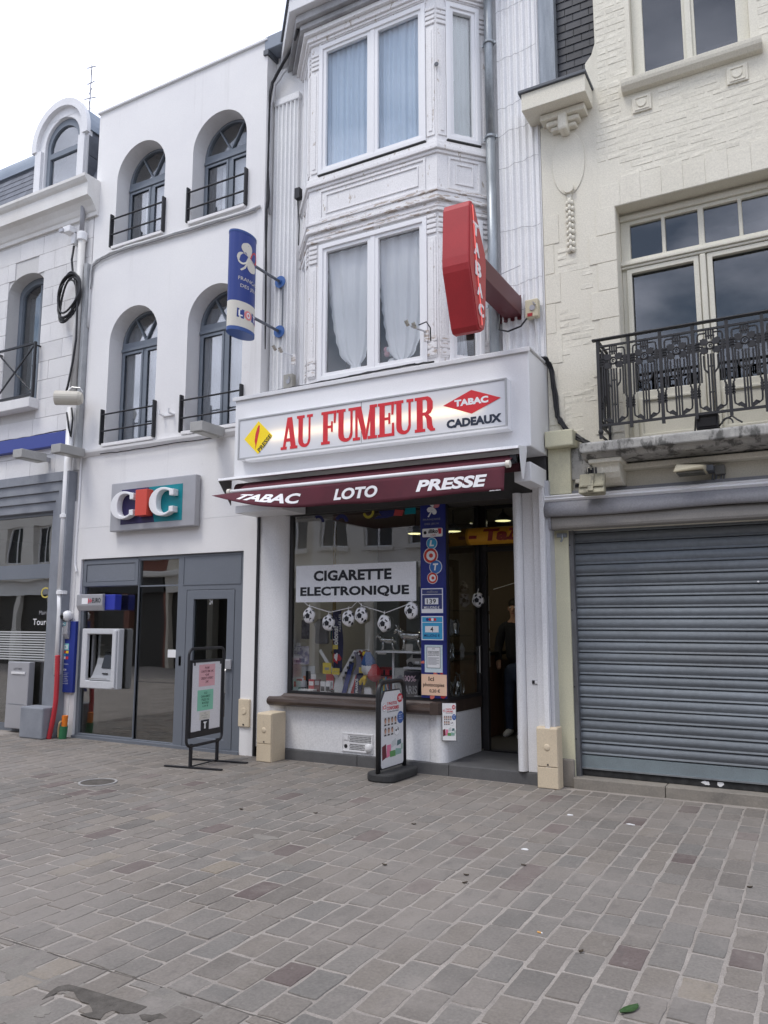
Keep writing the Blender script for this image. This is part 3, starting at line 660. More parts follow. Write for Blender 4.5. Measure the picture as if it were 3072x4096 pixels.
# ---- bank sign
cs = thing('bank_sign', 'grey box sign with white C letters and red I on navy and teal', 'sign', (-7.7, 7.5, 2.8))
SZ0, SZ1 = 2.80, 3.47
MB().box(-8.44, -6.90, 7.49, 7.585, SZ0, SZ1).build('box', silver, cs, bev=.012)
FS_ = FY(7.49)
MB().prism(FS_, [(-8.23, 2.885), (-7.60, 2.885), (-7.72, 3.365), (-8.23, 3.365)], 0, .004).build('navy_panel', flat('deep_violet', (.028, .02, .085), .35), cs)
MB().prism(FS_, [(-7.60, 2.885), (-7.12, 2.885), (-7.12, 3.365), (-7.72, 3.365)], 0, .004).build('teal_panel', flat('bright_teal', (.0, .21, .25), .35), cs)
def bigC(cx, cz, w_, h_):
    P = []; n = 26; t = .30
    for k in range(n + 1):
        a = R(42 + (318 - 42) * k / n); P.append((cx + w_ / 2 * cos(a) * 1.0, cz + h_ / 2 * sin(a)))
    for k in range(n, -1, -1):
        a = R(52 + (308 - 52) * k / n); th = .17 + .16 * max(0, -cos(a)); P.append((cx + w_ * .06 + w_ / 2 * cos(a) * (1 - th * 1.35), cz + h_ / 2 * sin(a) * .80))
    return P
for cx in (-8.105, -7.39):
    m = MB().prism(FS_, bigC(cx, 3.135, .46, .38), .004, .10)
    m.rect(FS_, cx + .125, cx + .20, 3.205, 3.29, .004, .099); m.rect(FS_, cx + .125, cx + .20, 2.985, 3.065, .004, .099)
    m.build('letter_c', whitepanel, cs, bev=.008)
MB().rect(FS_, -7.845, -7.635, 2.97, 3.32, .004, .12).build('letter_i', flat('coral_red', (.62, .075, .05), .4), cs, bev=.006)
# ---- euro box, cash machine, blue panel, dome camera
eb = thing('card_sign', 'small grey and blue box sign above the cash machine', 'sign', (-8.77, 7.5, 1.72))
MB().box(-9.0, -8.28, 7.50, 7.62, 1.735, 1.945).build('blue_box', flat('vivid_blue', (.03, .045, .36), .4), eb, bev=.01)
MB().prism(lambda u, v, d: (d, 7.495 - u, v), [(0, 1.725), (.02, 1.73), (.05, 1.80), (.05, 1.95), (0, 1.955)], -8.97, -8.46).build('front', silver, eb, bev=.008)
Fe = FY(7.445)
MB().prism(Fe, rc(-8.86, -8.74, 1.82, 1.90), 0, .002).build('card', white, eb)
for q in (0, .04): MB().prism(Fe, [(-8.74 + q, 1.825), (-8.70 + q, 1.86), (-8.74 + q, 1.90), (-8.725 + q, 1.86)], .001, .003).build('arrow', flat('arrow_red', (.6, .02, .06)), eb)
text('EURO', Fe, (-8.655, 1.835, -8.49, 1.90), eb, blackp, bold=.02)
text('INFORMATION', FY(7.455), (-8.655, 1.79, -8.49, 1.81), eb, greyp)
atm = thing('cash_machine', 'grey cash machine set into the bank window', 'cash machine', (-8.6, 7.5, .68))
MB().holes(FY(7.555), rc(-8.95, -8.235, .68, 1.485), [rc(-8.845, -8.35, .785, 1.41)], -.10, 0).build('surround', M('pale_grey_plastic', (.56, .57, .59), .45), atm, bev=.012)
MB().box(-8.33, -8.255, 7.525, 7.56, .70, 1.465).build('side_panel', M('pale_grey_plastic', (0, 0, 0)), atm, bev=.012)
MB().box(-8.845, -8.35, 7.74, 7.76, .78, 1.42).build('back', silver, atm)
MB().holes(FY(7.60), rc(-8.846, -8.349, .784, 1.411), [rc(-8.845, -8.35, .785, 1.41)], -.14, 0).build('niche', silver, atm)
MB().prism(FX(-8.76), [(7.74, .785), (7.555, .785), (7.555, .80), (7.60, .86), (7.66, 1.0), (7.70, 1.2), (7.74, 1.25)], 0, .40).build('console', M('mid_grey_plastic', (.30, .31, .33), .45), atm, bev=.01)
MB().add([(-8.62, 7.625, .955), (-8.41, 7.625, .955), (-8.41, 7.69, 1.17), (-8.62, 7.69, 1.17), (-8.62, 7.645, .95), (-8.41, 7.645, .95), (-8.41, 7.71, 1.165), (-8.62, 7.71, 1.165)], [(0, 1, 2, 3), (0, 4, 5, 1), (1, 5, 6, 2), (2, 6, 7, 3), (3, 7, 4, 0)]).build('screen', M('black_screen', (.012, .013, .016), .15), atm)
MB().box(-8.80, -8.44, 7.56, 7.60, .80, .818).build('keypad', steel, atm)
MB().rect(FY(7.598), -8.56, -8.46, .875, .89, 0, .01).build('card_slot', black, atm)
for q in range(3): MB().rect(FY(7.735), -8.80, -8.70, 1.15 + q * .045, 1.18 + q * .045, 0, .008).build('sticker', white, atm)
MB().rect(FY(7.735), -8.47, -8.40, 1.22, 1.28, 0, .008).build('sticker', white, atm)
tp = thing('blue_information_panel', 'tall blue panel with card logos left of the cash machine', 'sign', (-9.22, 7.56, .6))
MB().box(-9.375, -9.085, 7.55, 7.60, .605, 1.585).build('board', flat('royal_blue', (.022, .04, .24), .4), tp, bev=.006)
Ft = FY(7.55)
MB().prism(lambda u, v, d: (d, 7.55 - u, v), [(0, 1.335), (.015, 1.34), (.05, 1.41), (.05, 1.58), (0, 1.585)], -9.365, -9.19).build('top_case', silver, tp, bev=.006)
Fu = FY(7.50)
MB().prism(Fu, rc(-9.34, -9.28, 1.525, 1.575), 0, .002).build('print', navy, tp); MB().prism(Fu, rc(-9.28, -9.225, 1.525, 1.575), 0, .002).build('print', teal, tp)
text('CIC', Fu, (-9.335, 1.535, -9.23, 1.565), tp, white, d=.004, bold=.03)
MB().prism(Ft, rc(-9.31, -9.20, 1.185, 1.275), 0, .002).build('print', flat('cb_green', (.25, .55, .55)), tp)
text('CB', Ft, (-9.295, 1.20, -9.215, 1.255), tp, white, d=.004, bold=.04)
for a, cc in enumerate((redp, yellowp, skyblue, bluep, white, redp)):
    MB().prism(Ft, rc(-9.31 + .057 * (a % 2), -9.31 + .057 * (a % 2) + .053, 1.14 - .04 * (a // 2), 1.176 - .04 * (a // 2)), 0, .002).build('card_logo', cc, tp)
text('Bienvenue au service', Ft, (-9.33, .985, -9.19, 1.005), tp, white); text('24/24', Ft, (-9.31, .90, -9.225, .93), tp, white, bold=.02)
for a in range(7): text(['Retrait d\'especes', 'Consultation', 'Carte bancaire', 'Service', 'Horaires et acces', 'Agence ouverte', 'du lundi au samedi'][a], Ft, (-9.34 + .02 * (a in (1, 3)), .865 - a * .024, -9.18 - .02 * (a in (1, 3)), .878 - a * .024), tp, white)
dc = thing('dome_camera', 'white dome security camera on the wall above the blue panel', 'camera', (-9.25, 7.55, 1.6))
MB().ball((-9.24, 7.53, 1.66), .075, .07, .075, 16, 10).build('housing', pvc, dc, smooth=True)
MB().ball((-9.275, 7.475, 1.655), .042, .03, .042, 12, 8).build('lens', M('black_lens', (.01, .01, .012), .1), dc, smooth=True)
MB().box(-9.27, -9.19, 7.54, 7.60, 1.63, 1.70).build('bracket', pvc, dc, bev=.01)
hb = thing('service_hatch', 'beige flush hatch on the white wall right of the bank door', 'hatch', (-6.1, 7.58, .33))
MB().box(-6.185, -6.015, 7.575, 7.605, .335, .66).build('plate', beige, hb, bev=.008)
MB().lathe([(.001, 0), (.035, 0), (.04, .006), (.001, .008)], (-6.1, 7.567, .52), 'y', 18).build('boss', beige, hb)
MB().box(-6.11, -6.09, 7.568, 7.58, .355, .37).build('lock', black, hb)
# ---- ducts and stubs at the foot of the pipe
rd = []
for s in range(61):
    t = s / 60; z = 1.12 - 1.12 * t; x = -9.235 + .05 * sin(t * 2.4) - .10 * max(0, t - .55) ** 1.3 * 1.6; y = 7.40 - .05 * t
    rd.append((x, y, z))
rdm = MB().tube(rd, [.036 if s % 2 else .030 for s in range(61)], 12).build('red_duct', redpl, None, smooth=True); tag(rdm, 'bent red ribbed plastic duct rising from the paving by the drainpipe', 'duct')
og = thing('pipe_stub', 'green pipe stub with an orange top beside the red duct', 'pipe', (-9.1, 7.45, 0))
MB().tube([(-9.12, 7.46, -.01), (-9.10, 7.46, .17)], .052, 14).build('sleeve', greenpl, og, smooth=False); MB().tube([(-9.10, 7.462, .165), (-9.09, 7.462, .31)], .040, 14).build('pipe', orange, og)
MB().tube([(-9.165, 7.43, .02), (-9.16, 7.42, .12), (-9.12, 7.40, .21), (-9.105, 7.41, .24)], .012, 8).build('strap', flat('tan_tape', (.5, .38, .2), .7), og)
# ---- drainpipe, conduit, horn, coil, little camera
dp = thing('drainpipe', 'white drainpipe between the stone house and the bank', 'drainpipe', (-9.36, 7.5, 0))
MB().tube([(-9.37, 7.51, 8.0), (-9.37, 7.51, 7.42)], .035, 12).build('upper_pipe', greyp, dp, smooth=True)
MB().tube([(-9.365, 7.52, 7.40), (-9.365, 7.52, 4.85)], .055, 14).build('pipe', M('offwhite_pipe', (.66, .65, .63), .5, (.55, .54, .52), 3), dp, smooth=True)
MB().lathe([(.058, 0), (.075, .01), (.075, .12), (.058, .14)], (-9.365, 7.52, 7.28), 'z', 16).build('collar', pvc, dp, smooth=False)
MB().tube([(-9.365, 7.50, 4.68), (-9.365, 7.50, 2.0)], .058, 14).build('pipe', pvc, dp, smooth=True)
MB().tube([(-9.365, 7.50, 2.0), (-9.34, 7.50, 1.75), (-9.335, 7.50, .85)], .055, 14).build('pipe', pvc, dp, smooth=True)
for zz in (3.05, 1.96): MB().lathe([(.06, 0), (.075, .005), (.075, .05), (.06, .055)], (-9.365 + .02 * (zz < 2), 7.50, zz), 'z', 14).build('bracket', pvc, dp)
cdt = MB().tube([(-9.20, 7.585, 4.0), (-9.195, 7.585, 3.3), (-9.215, 7.585, 2.55), (-9.20, 7.58, 2.38), (-9.16, 7.575, 2.28)], .014, 8)
tag(cdt.build('conduit', pvc), 'thin white conduit running down the wall beside the drainpipe', 'conduit')
tag(MB().box(-9.285, -9.215, 7.52, 7.60, 4.02, 6.9).build('grey_strip', M('mottled_grey', (.40, .41, .42), .5, (.30, .31, .32), 3)), 'grey vertical strip in the gap right of the drainpipe', 'grey_strip')  # plain grey box filling the strip between pipe and bank wall
bc = MB()
qq = random.Random(2)
bc.tube([(-9.50, 7.49, 7.22), (-9.52, 7.48, 7.0), (-9.48, 7.485, 6.75), (-9.36, 7.45, 6.6), (-9.30, 7.45, 6.2), (-9.285, 7.45, 5.7), (-9.32, 7.44, 5.35), (-9.38, 7.43, 5.0), (-9.40, 7.42, 4.9)], .016, 8)
tag(bc.build('black_cable', black, smooth=True), 'thick black cable hanging down the drainpipe to the loudspeaker', 'cable')
cl = MB()
for k in range(6):
    cx, cz, rx, rz = -9.52 + qq.uniform(-.03, .03), 6.44 - k * .02, .21 + qq.uniform(-.035, .03), .33 + qq.uniform(-.04, .04); ph = qq.uniform(0, 6)
    cl.tube([(cx + rx * cos(a) + .05 * sin(a), 7.43 + .02 * sin(a * 2 + ph) + .008 * k, cz + rz * sin(a)) for a in [2 * pi * s / 28 for s in range(28)]], .015, 7, closed=True)
cl.tube([(-9.70, 7.42, 6.45), (-9.66, 7.42, 6.55), (-9.60, 7.43, 6.62)], .014, 7)
tag(cl.build('cable_coil', black, smooth=True), 'big coil of black cable hung on the drainpipe', 'cable coil')
hn = thing('horn_loudspeaker', 'cream cylindrical loudspeaker on the drainpipe facing left', 'loudspeaker', (-9.15, 7.3, 4.6))
Ax = Vector((-.80, -.6, -.02)).normalized(); p0 = Vector((-9.02, 7.40, 4.75)); p1 = p0 + Ax * .36
horn_m = M('cream_speaker_plastic', (.55, .52, .45), .5)
MB().tube([p0, p0 + Ax * .04, p0 + Ax * .05, p1], [.075, .095, .10, .105], 20).build('body', horn_m, hn, smooth=False)
MB().tube([p1, p1 + Ax * .012], [.106, .10], 20).build('rim', horn_m, hn); MB().tube([p1 + Ax * .008, p1 + Ax * .016], .078, 18).build('grille', M('speaker_grille', (.10, .10, .10), .7), hn)
MB().tube([p1 + Ax * .014, p1 + Ax * .03], [.02, .012], 10).build('cone', horn_m, hn)
MB().tube([p0 + Vector((-.03, .02, .10)), p0 + Vector((-.06, .0, .16)), p0 + Vector((-.16, -.06, .17)), p0 + Vector((-.20, -.10, .10))], .012, 8).build('bracket', steel, hn)
gc = thing('security_camera', 'small white box camera on the drainpipe under the cornice', 'camera', (-9.5, 7.4, 7.3))
MB().box(-9.62, -9.46, 7.36, 7.50, 7.40, 7.50).build('housing', whitepanel, gc, bev=.01); MB().box(-9.53, -9.46, 7.45, 7.58, 7.24, 7.44).build('bracket', whitepanel, gc, bev=.01)
MB().box(-9.66, -9.58, 7.33, 7.38, 7.41, 7.46).build('lens_hood', silver, gc)
# ---- box floodlights on arms
for x, y0, zz, lab in ((-9.83, 7.05, 3.97, 'grey box floodlight on the stone house under the blue strip'), (-9.10, 7.12, 3.98, 'grey box floodlight left of the bank sign at the ledge'), (-6.52, 7.12, 3.98, 'grey box floodlight on the ledge beside the shop box sign')):
    fl = thing('box_floodlight', lab, 'floodlight', (x, 7.3, zz - .06), 'grey box floodlights above the shopfronts')
    MB().box(x - .17, x + .03, y0, y0 + .42, zz - .06, zz + .065).build('housing', M('floodlight_grey', (.40, .395, .38), .5, (.34, .335, .32), 3), fl, bev=.008)
    MB().box(x - .14, x, y0 + .04, y0 + .36, zz - .066, zz - .059).build('lamp_glass', M('dull_lamp_glass', (.30, .29, .26), .3), fl)
    MB().box(x - .10, x - .05, y0 + .41, 7.61, zz - .03, zz + .03).build('arm', silver, fl)
# ---- cables along the facade
def rope(name, pts, r, mat, label, cat='cable', sag=.0, jit=.006, seed=1, n=5):
    q = random.Random(seed); P = []
    for a, b in zip(pts[:-1], pts[1:]):
        for k in range(n): t = k / n; P.append((a[0] + (b[0] - a[0]) * t + q.uniform(-jit, jit), a[1] + (b[1] - a[1]) * t + q.uniform(-jit, jit) * .4, a[2] + (b[2] - a[2]) * t + q.uniform(-jit, jit) - sag * sin(pi * t)))
    P.append(pts[-1]); return tag(MB().tube(P, r, 6).build(name, mat, smooth=True), label, cat)
whcab = M('offwhite_cable', (.60, .60, .60), .6)
rope('facade_cable', [(-9.205, 7.585, 5.9), (-9.20, 7.58, 6.78), (-9.165, 7.575, 6.885), (-9.05, 7.575, 6.94), (-8.8, 7.575, 6.98), (-8.4, 7.57, 6.985), (-7.8, 7.57, 6.965), (-7.3, 7.57, 6.96), (-6.7, 7.57, 6.955), (-6.25, 7.57, 6.95), (-6.03, 7.575, 6.97)], .02, whcab, 'white bundle of cables under the upper arched windows of the bank')
rope('facade_cable', [(-9.185, 7.58, 6.5), (-9.16, 7.565, 6.84), (-8.98, 7.565, 6.91), (-8.5, 7.56, 6.955), (-8.0, 7.56, 6.94), (-7.0, 7.56, 6.925), (-6.1, 7.565, 6.93)], .009, M('grey_cable', (.25, .25, .26), .6), 'thin grey cable beside the white bundle on the bank wall', seed=4)
rope('facade_cable', [(-8.75, 7.535, 3.93), (-8.2, 7.535, 3.925), (-7.5, 7.535, 3.935), (-6.75, 7.535, 3.93), (-6.55, 7.53, 3.93)], .008, black, 'thin black cable under the ledge above the bank sign', seed=5)
rope('facade_cable', [(-12.5, 7.585, 4.375), (-11, 7.58, 4.385), (-10.2, 7.58, 4.38), (-9.5, 7.58, 4.40)], .008, black, 'thin black cable along the top of the blue strip', seed=6)
tag(MB().tube([(-9.385, 7.44, 4.60), (-9.31, 7.43, 4.35), (-9.27, 7.44, 4.22), (-9.26, 7.45, 4.5), (-9.30, 7.45, 4.66)], .013, 8).build('black_cable', black, smooth=True), 'short black cable loop under the cream loudspeaker', 'cable')
# wall hook between lower windows
hk = thing('wall_hook', 'small white bracket with two hooks between the lower arched windows', 'bracket', (-7.55, 7.58, 4.35))
MB().box(-7.62, -7.42, 7.575, 7.60, 4.34, 4.365).build('plate', whitepanel, hk)
for xx in (-7.61, -7.44): MB().tube([(xx, 7.59, 4.355), (xx, 7.50, 4.36), (xx, 7.50, 4.42)], .014, 8).build('hook', whitepanel, hk)
# aerial on the roofs behind
ae = thing('roof_aerial', 'thin television aerial on the roof behind the dormer', 'aerial', (-11.83, 9.5, 9.8))
am = MB().tube([(-11.83, 9.5, 9.8), (-11.83, 9.5, 12.46)], .012, 6)
am.build('mast', greyp, ae)
for zz, a, ln in ((12.42, .3, .16), (12.25, -.4, .2), (12.08, .2, .14), (11.9, -.2, .12), (11.75, .3, .2), (11.6, -.5, .12)):
    MB().tube([(-11.83 - ln * cos(a) * .5, 9.5 - ln * sin(a), zz - .03), (-11.83 + ln * cos(a) * .5, 9.5 + ln * sin(a), zz + .03)], .01, 5).build('rod', greyp, ae)
# ================================================================== TOBACCO SHOP BUILDING
shop = thing('tobacco_shop', 'narrow white house with a two storey bay window above the tobacco shop', 'building', (-4.15, 7.8, 0))
TX0, TX1 = -5.978, -2.318
MB().holes(FY(7.80), rc(TX0, TX1, 3.0, 9.42), [rc(-5.45, -3.0, 4.3, 9.0)], -.25, 0).build('wall', flutepaint, shop)
hull(shop, TX0 + .002, TX1 - .002, 8.05, 14, 0, 9.45, plaster, (6.55,), inner=M('shop_brown_wall', (.11, .082, .055), .8))
MB().add([(TX0, 7.75, 9.42), (TX1, 7.75, 9.42), (TX1, 10.5, 12.5), (TX0, 10.5, 12.5), (TX0, 7.75, 9.36), (TX1, 7.75, 9.36), (TX1, 10.5, 12.4), (TX0, 10.5, 12.4)], [(0, 1, 2, 3), (4, 7, 6, 5), (0, 4, 5, 1), (1, 5, 6, 2), (2, 6, 7, 3), (3, 7, 4, 0)]).build('roof', slate, shop)
def flutes(x0, x1, n, z0, z1, y=7.80, round_top=False):
    wdt = (x1 - x0) / n; P = [(x0, y), ]
    for k in range(n):
        a = x0 + k * wdt
        P += [(a + .004, y - .055)] + [(a + wdt * (.12 + .76 * s / 8), y - .055 + .034 * sin(pi * s / 8)) for s in range(9)] + [(a + wdt - .004, y - .055)]
    P.append((x1, y))
    m = MB().prism(FZ(0), P, z0, z1); return m
flutes(-5.955, -5.56, 6, 4.0, 8.45).build('fluted_pilaster', flutepaint, shop)
MB().box(-5.965, -5.55, 7.735, 7.80, 8.45, 8.55).build('pilaster_cap', flutepaint, shop, bev=.012)
flutes(-2.80, -2.335, 6, 4.0, 9.3).build('fluted_pilaster', flutepaint, shop)
MB().box(-2.385, -2.322, 7.765, 7.80, 4.0, 9.3).build('edge_strip', flutepaint, shop)
# cracks running across the right pilaster
crm = flat('crack_shadow', (.33, .33, .34), .9); ck = MB(); q = random.Random(8)
for z0 in (8.55, 7.95, 7.32, 7.0, 6.62, 5.85, 5.2, 4.85):
    pts = []; z = z0
    for k in range(16):
        x = -2.80 + .46 * k / 15; z += q.uniform(-.012, .02)
        pts.append((x, 7.7435 if True else 0, z))
    ck.tube(pts, .0022, 4)
ck.build('cracks', crm, shop, kind='stuff')
# ---- bay window
bay = MB()
BP = [(-5.51, 7.80), (-5.08, 7.33), (-3.37, 7.33), (-2.94, 7.80)]
def offs(p):   # plan of the bay pushed outwards by p
    k = p * math.tan(R(47.5) / 2)
    s = p / sin(R(47.5))
    return [(-5.51 - s, 7.80), (-5.08 - k, 7.33 - p), (-3.37 + k, 7.33 - p), (-2.94 + s, 7.80)]
def band(z0, z1, p, back=.0):
    o, i = offs(p), offs(-.02 if not back else back)
    m = MB(); P = o + list(reversed(i)); return m.prism(FZ(0), P, z0, z1)
LC = sqrt(.43 ** 2 + .47 ** 2)
Ff = lambda u, v, d: (u, 7.33 - d, v)
Fr = FR(-3.37, 7.33, math.atan2(.47, .43)); Fl = FR(-5.51, 7.80, math.atan2(-.47, .43))
UP, LO = (6.95, 8.645), (4.36, 6.02)
b1 = MB().holes(Ff, rc(-5.08, -3.37, 3.9, 9.3), [rc(-4.94, -3.51, *UP), rc(-4.91, -3.51, *LO)], -.07, 0)
bw = b1.build('bay_window', paintwood, shop)
for F_, nm in ((Fr, 'r'), (Fl, 'l')):
    MB().holes(F_, rc(0.003, LC - .003, 3.9, 9.3), [rc(.13, .53, *UP), rc(.13, .53, *LO)], -.07, -.0).build('side_face', paintwood, bw)
def sash_win(F, u0, u1, v0, v1, mull, par):
    MB().frame(F, u0 - .012, u1 + .012, v0 - .012, v1 + .012, .055, -.02, .024).build('outer_frame', pvc, par, bev=.006)
    halves = [(u0 + .04, mull - .027), (mull + .027, u1 - .04)] if mull else [(u0 + .04, u1 - .04)]
    if mull: MB().rect(F, mull - .03, mull + .03, v0 + .04, v1 - .04, -.03, .012).build('mullion', pvc, par, bev=.006)
    for a, b in halves:
        MB().frame(F, a, b, v0 + .04, v1 - .04, .045, -.045, .004).build('sash', pvc, par, bev=.006)
        pane(par, F, a + .04, b - .04, v0 + .08, v1 - .08, -.03, glass_up if False else G('bay_glass', (.97, .975, .98), 1.6))
sash_win(Ff, -4.94, -3.51, *UP, -4.20, bw); sash_win(Ff, -4.91, -3.51, *LO, -4.19, bw)
for F_ in (Fr, Fl):
    sash_win(F_, .13, .53, *UP, None, bw); sash_win(F_, .13, .53, *LO, None, bw)
lead_strip = M('dark_sill_gap', (.06, .06, .06), .8)
for v in (UP[0] - .024,): MB().rect(Ff, -4.95, -3.50, v, v + .011, 0, .03).build('sill_gap', lead_strip, bw); MB().rect(Fr, .12, .54, v, v + .011, 0, .03).build('sill_gap', lead_strip, bw)
for z0, z1, p, mt in ((6.80, 6.85, .045, paintwood), (6.85, 6.90, .03, paintwood), (6.76, 6.80, .02, paintwood), (6.20, 6.235, .04, peel), (6.235, 6.30, .022, peel), (6.30, 6.335, .035, peel), (6.13, 6.165, .012, peel), (6.07, 6.10, .03, peel), (4.20, 4.33, .03, peel), (8.70, 8.735, .03, paintwood), (8.735, 8.80, .055, paintwood), (8.80, 8.86, .10, paintwood)):
    band(z0, z1, p).build('string_moulding', mt, bw, bev=.006)
for F_, a, b in ((Ff, -4.93, -3.51), (Fr, .13, .53), (Fl, .13, .53)):
    MB().frame(F_, a, b, 6.35, 6.74, .03, 0, .014).build('panel_moulding', paintwood, bw, bev=.005)
    MB().frame(F_, a + .09, b - .09, 6.42, 6.67, .018, 0, .012).build('panel_moulding', paintwood, bw, bev=.004)
    MB().frame(F_, a - .02, b + .02, 8.655, 8.70, .012, 0, .014).build('panel_moulding', paintwood, bw)
# corner pilasters with reeded boards and grooved caps
for F_, u in ((Ff, -5.01), (Ff, -3.44), (Fr, .065), (Fr, .595), (Fl, .065), (Fl, .575)):
    wv = .05 if F_ is not Fl else .045
    for v0, v1 in ((6.98, 8.33), (4.40, 5.78)):
        MB().rect(F_, u - wv, u + wv, v0, v1, 0, .012).build('pilaster', paintwood, bw, bev=.004)
        MB().rect(F_, u - wv * .45, u + wv * .45, v0 + .05, v1 - .05, .012, .020).build('pilaster_reed', paintwood, bw, bev=.004)
    for v in (8.36, 8.42, 8.48, 8.54, 5.82, 5.88, 5.94, 6.0):
        MB().rect(F_, u - wv - .008, u + wv + .008, v, v + .042, 0, .018).build('cap_fillet', paintwood, bw, bev=.006)
    for v in (4.42, 4.50, 4.58): MB().rect(F_, u - wv - .006, u + wv + .006, v, v + .06, .008, .022).build('base_fillet', peel, bw, bev=.005)
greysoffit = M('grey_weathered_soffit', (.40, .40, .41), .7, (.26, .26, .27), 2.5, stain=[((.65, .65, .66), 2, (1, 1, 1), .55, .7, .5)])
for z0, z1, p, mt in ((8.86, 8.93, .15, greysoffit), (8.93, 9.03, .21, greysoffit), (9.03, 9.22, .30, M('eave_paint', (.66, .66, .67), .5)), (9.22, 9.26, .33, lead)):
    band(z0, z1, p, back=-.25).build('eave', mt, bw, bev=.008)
MB().prism(FZ(0), offs(.0), 9.24, 9.32).build('bay_roof', lead, bw)
MB().prism(FZ(0), [(-5.5, 7.8), (-5.07, 7.41), (-3.38, 7.41), (-2.95, 7.8), (-2.95, 8.2), (-5.5, 8.2)], 6.3, 6.6).build('floor', room, bw)
MB().prism(FZ(0), [(-5.5, 7.8), (-5.07, 7.41), (-3.38, 7.41), (-2.95, 7.8), (-2.95, 8.2), (-5.5, 8.2)], 4.0, 4.2).build('floor', room, bw)
MB().box(-5.7, -2.6, 9.2, 9.3, 3.3, 9.3).build('back_wall', room, shop)
# curtains in the bay
bluecur = sheer('pale_blue_net', (.66, .80, .95), .97); whitenet = sheer('white_net', (.90, .92, .94), .93); greencur = sheer('greenish_net', (.70, .76, .74), .93)
for a, b, k, lab in ((-4.88, -4.24, 1, 'pale blue net curtain in the left half of the upper bay window'), (-4.17, -3.55, 2, 'pale blue net curtain in the right half of the upper bay window')):
    tag(curtain_mesh(Ff, a, b, 6.98, 8.6, -.085, 9, .02, k, n=80).build('curtain', bluecur, None, smooth=True, recalc=False), lab, 'curtain')
tag(curtain_mesh(Fr, .15, .51, 6.98, 8.6, -.085, 5, .015, 3, n=50).build('curtain', greencur, None, smooth=True, recalc=False), 'whitish net curtain in the narrow right side of the upper bay window', 'curtain')
tag(curtain_mesh(Fl, .15, .51, 6.98, 8.6, -.085, 5, .015, 3, n=50).build('curtain', greencur, None, smooth=True, recalc=False), 'net curtain in the narrow left side of the upper bay window', 'curtain')
def tied(u0, u1, uc, z0, z1, zt):
    def g(a, b):
        v = z0 + (z1 - z0) * b
        if v > zt: t = min(1, (v - zt) / (z1 - zt)); k = t ** .36
        else: k = 0
        wmin = .13 if v > zt else .13 + .25 * (zt - v)
        l = uc - wmin / 2 + (u0 - uc + wmin / 2) * k; r = uc + wmin / 2 + (u1 - uc - wmin / 2) * k
        return l + (r - l) * a
    return g
for u0, u1, uc, zt, sd, lab in ((-4.90, -4.20, -4.47, 4.55, 5, 'white net curtain tied to a knot in the left half of the lower bay window'), (-4.20, -3.50, -3.86, 4.50, 6, 'white gathered net curtain tied in the right half of the lower bay window')):
    m = MB(); q = random.Random(sd); ph = [q.uniform(0, 6) for _ in range(5)]; gt = tied(u0, u1, uc, 4.36, 5.95, zt)
    def fn(a, b, gt=gt, ph=ph):
        v = 4.36 + 1.59 * b; squeeze = 1 - min(1, abs(v - zt) / 1.2)
        sw = .011 * (sin(26 * a + ph[0] + 2 * b) + .4 * sin(47 * a + ph[1]) + .5 * sin(9 * a + 7 * b + ph[2])) * (1 - .75 * squeeze) + .02 * sin(pi * a) * squeeze
        ruf = .008 * sin(60 * b + ph[3]) * (1 if a < .06 or a > .94 else .3)
        return Ff(gt(a, b) + ruf, v, -.105 + sw)
    m.sheet(fn, 130, 40); c_ = m.build('curtain', whitenet, None, smooth=True, recalc=False); tag(c_, lab, 'curtain')
tag(curtain_mesh(Fr, .17, .48, 4.4, 5.95, -.14, 5, .02, 9, n=50, gather=lambda a, b: .32 + (a - .5) * (.10 + .24 * abs(b - .35))).build('curtain', whitenet, None, smooth=True, recalc=False), 'tied white net curtain in the narrow lower bay window below the red sign', 'curtain')
fb = thing('flower_pot', 'white pot with a blurred pink and white bouquet behind the lower bay window', 'flower pot', (-4.05, 7.55, 4.3))
MB().lathe([(.06, 0), (.09, .05), (.10, .14), (.07, .19)], (-4.04, 7.58, 4.36), 'z', 14).build('pot', white, fb, smooth=True)
q = random.Random(4)
for k in range(9): MB().ball((-4.04 + q.uniform(-.13, .10), 7.60 + q.uniform(-.05, .05), 4.62 + q.uniform(-.05, .22)), .035, n=8, m=5).build('flower', pinkp if k % 3 else paper, fb)
# ---- gutter, pipe and fittings on the upper wall
gt_ = thing('roof_gutter', 'grey box gutter end left of the bay window at the eaves', 'gutter', (-5.8, 7.6, 9.2))
MB().box(-6.02, -5.58, 7.58, 7.80, 9.20, 9.40).build('trough', M('grey_gutter', (.22, .25, .30), .5), gt_, bev=.01); MB().box(-6.03, -5.95, 7.57, 7.8, 9.13, 9.20).build('outlet', lead, gt_)
MB().box(-5.62, -5.45, 7.60, 7.80, 9.1, 9.42).build('end_board', flutepaint, gt_)
gp_ = thing('galvanised_downpipe', 'galvanised metal downpipe right of the bay window', 'drainpipe', (-2.88, 7.72, 4.2))
MB().tube([(-2.875, 7.70, 9.4), (-2.875, 7.70, 6.98)], .05, 14).build('pipe', galv, gp_, smooth=True); MB().tube([(-2.875, 7.70, 7.0), (-2.875, 7.70, 4.2)], .055, 14).build('pipe', galv, gp_, smooth=True)
for zz in (8.15, 6.98, 5.0):
    MB().lathe([(.057, 0), (.066, .005), (.066, .03), (.057, .035)], (-2.875, 7.70, zz), 'z', 14).build('bracket', galv, gp_); MB().box(-2.96, -2.79, 7.70, 7.72, zz, zz + .03).build('bracket_bar', galv, gp_)
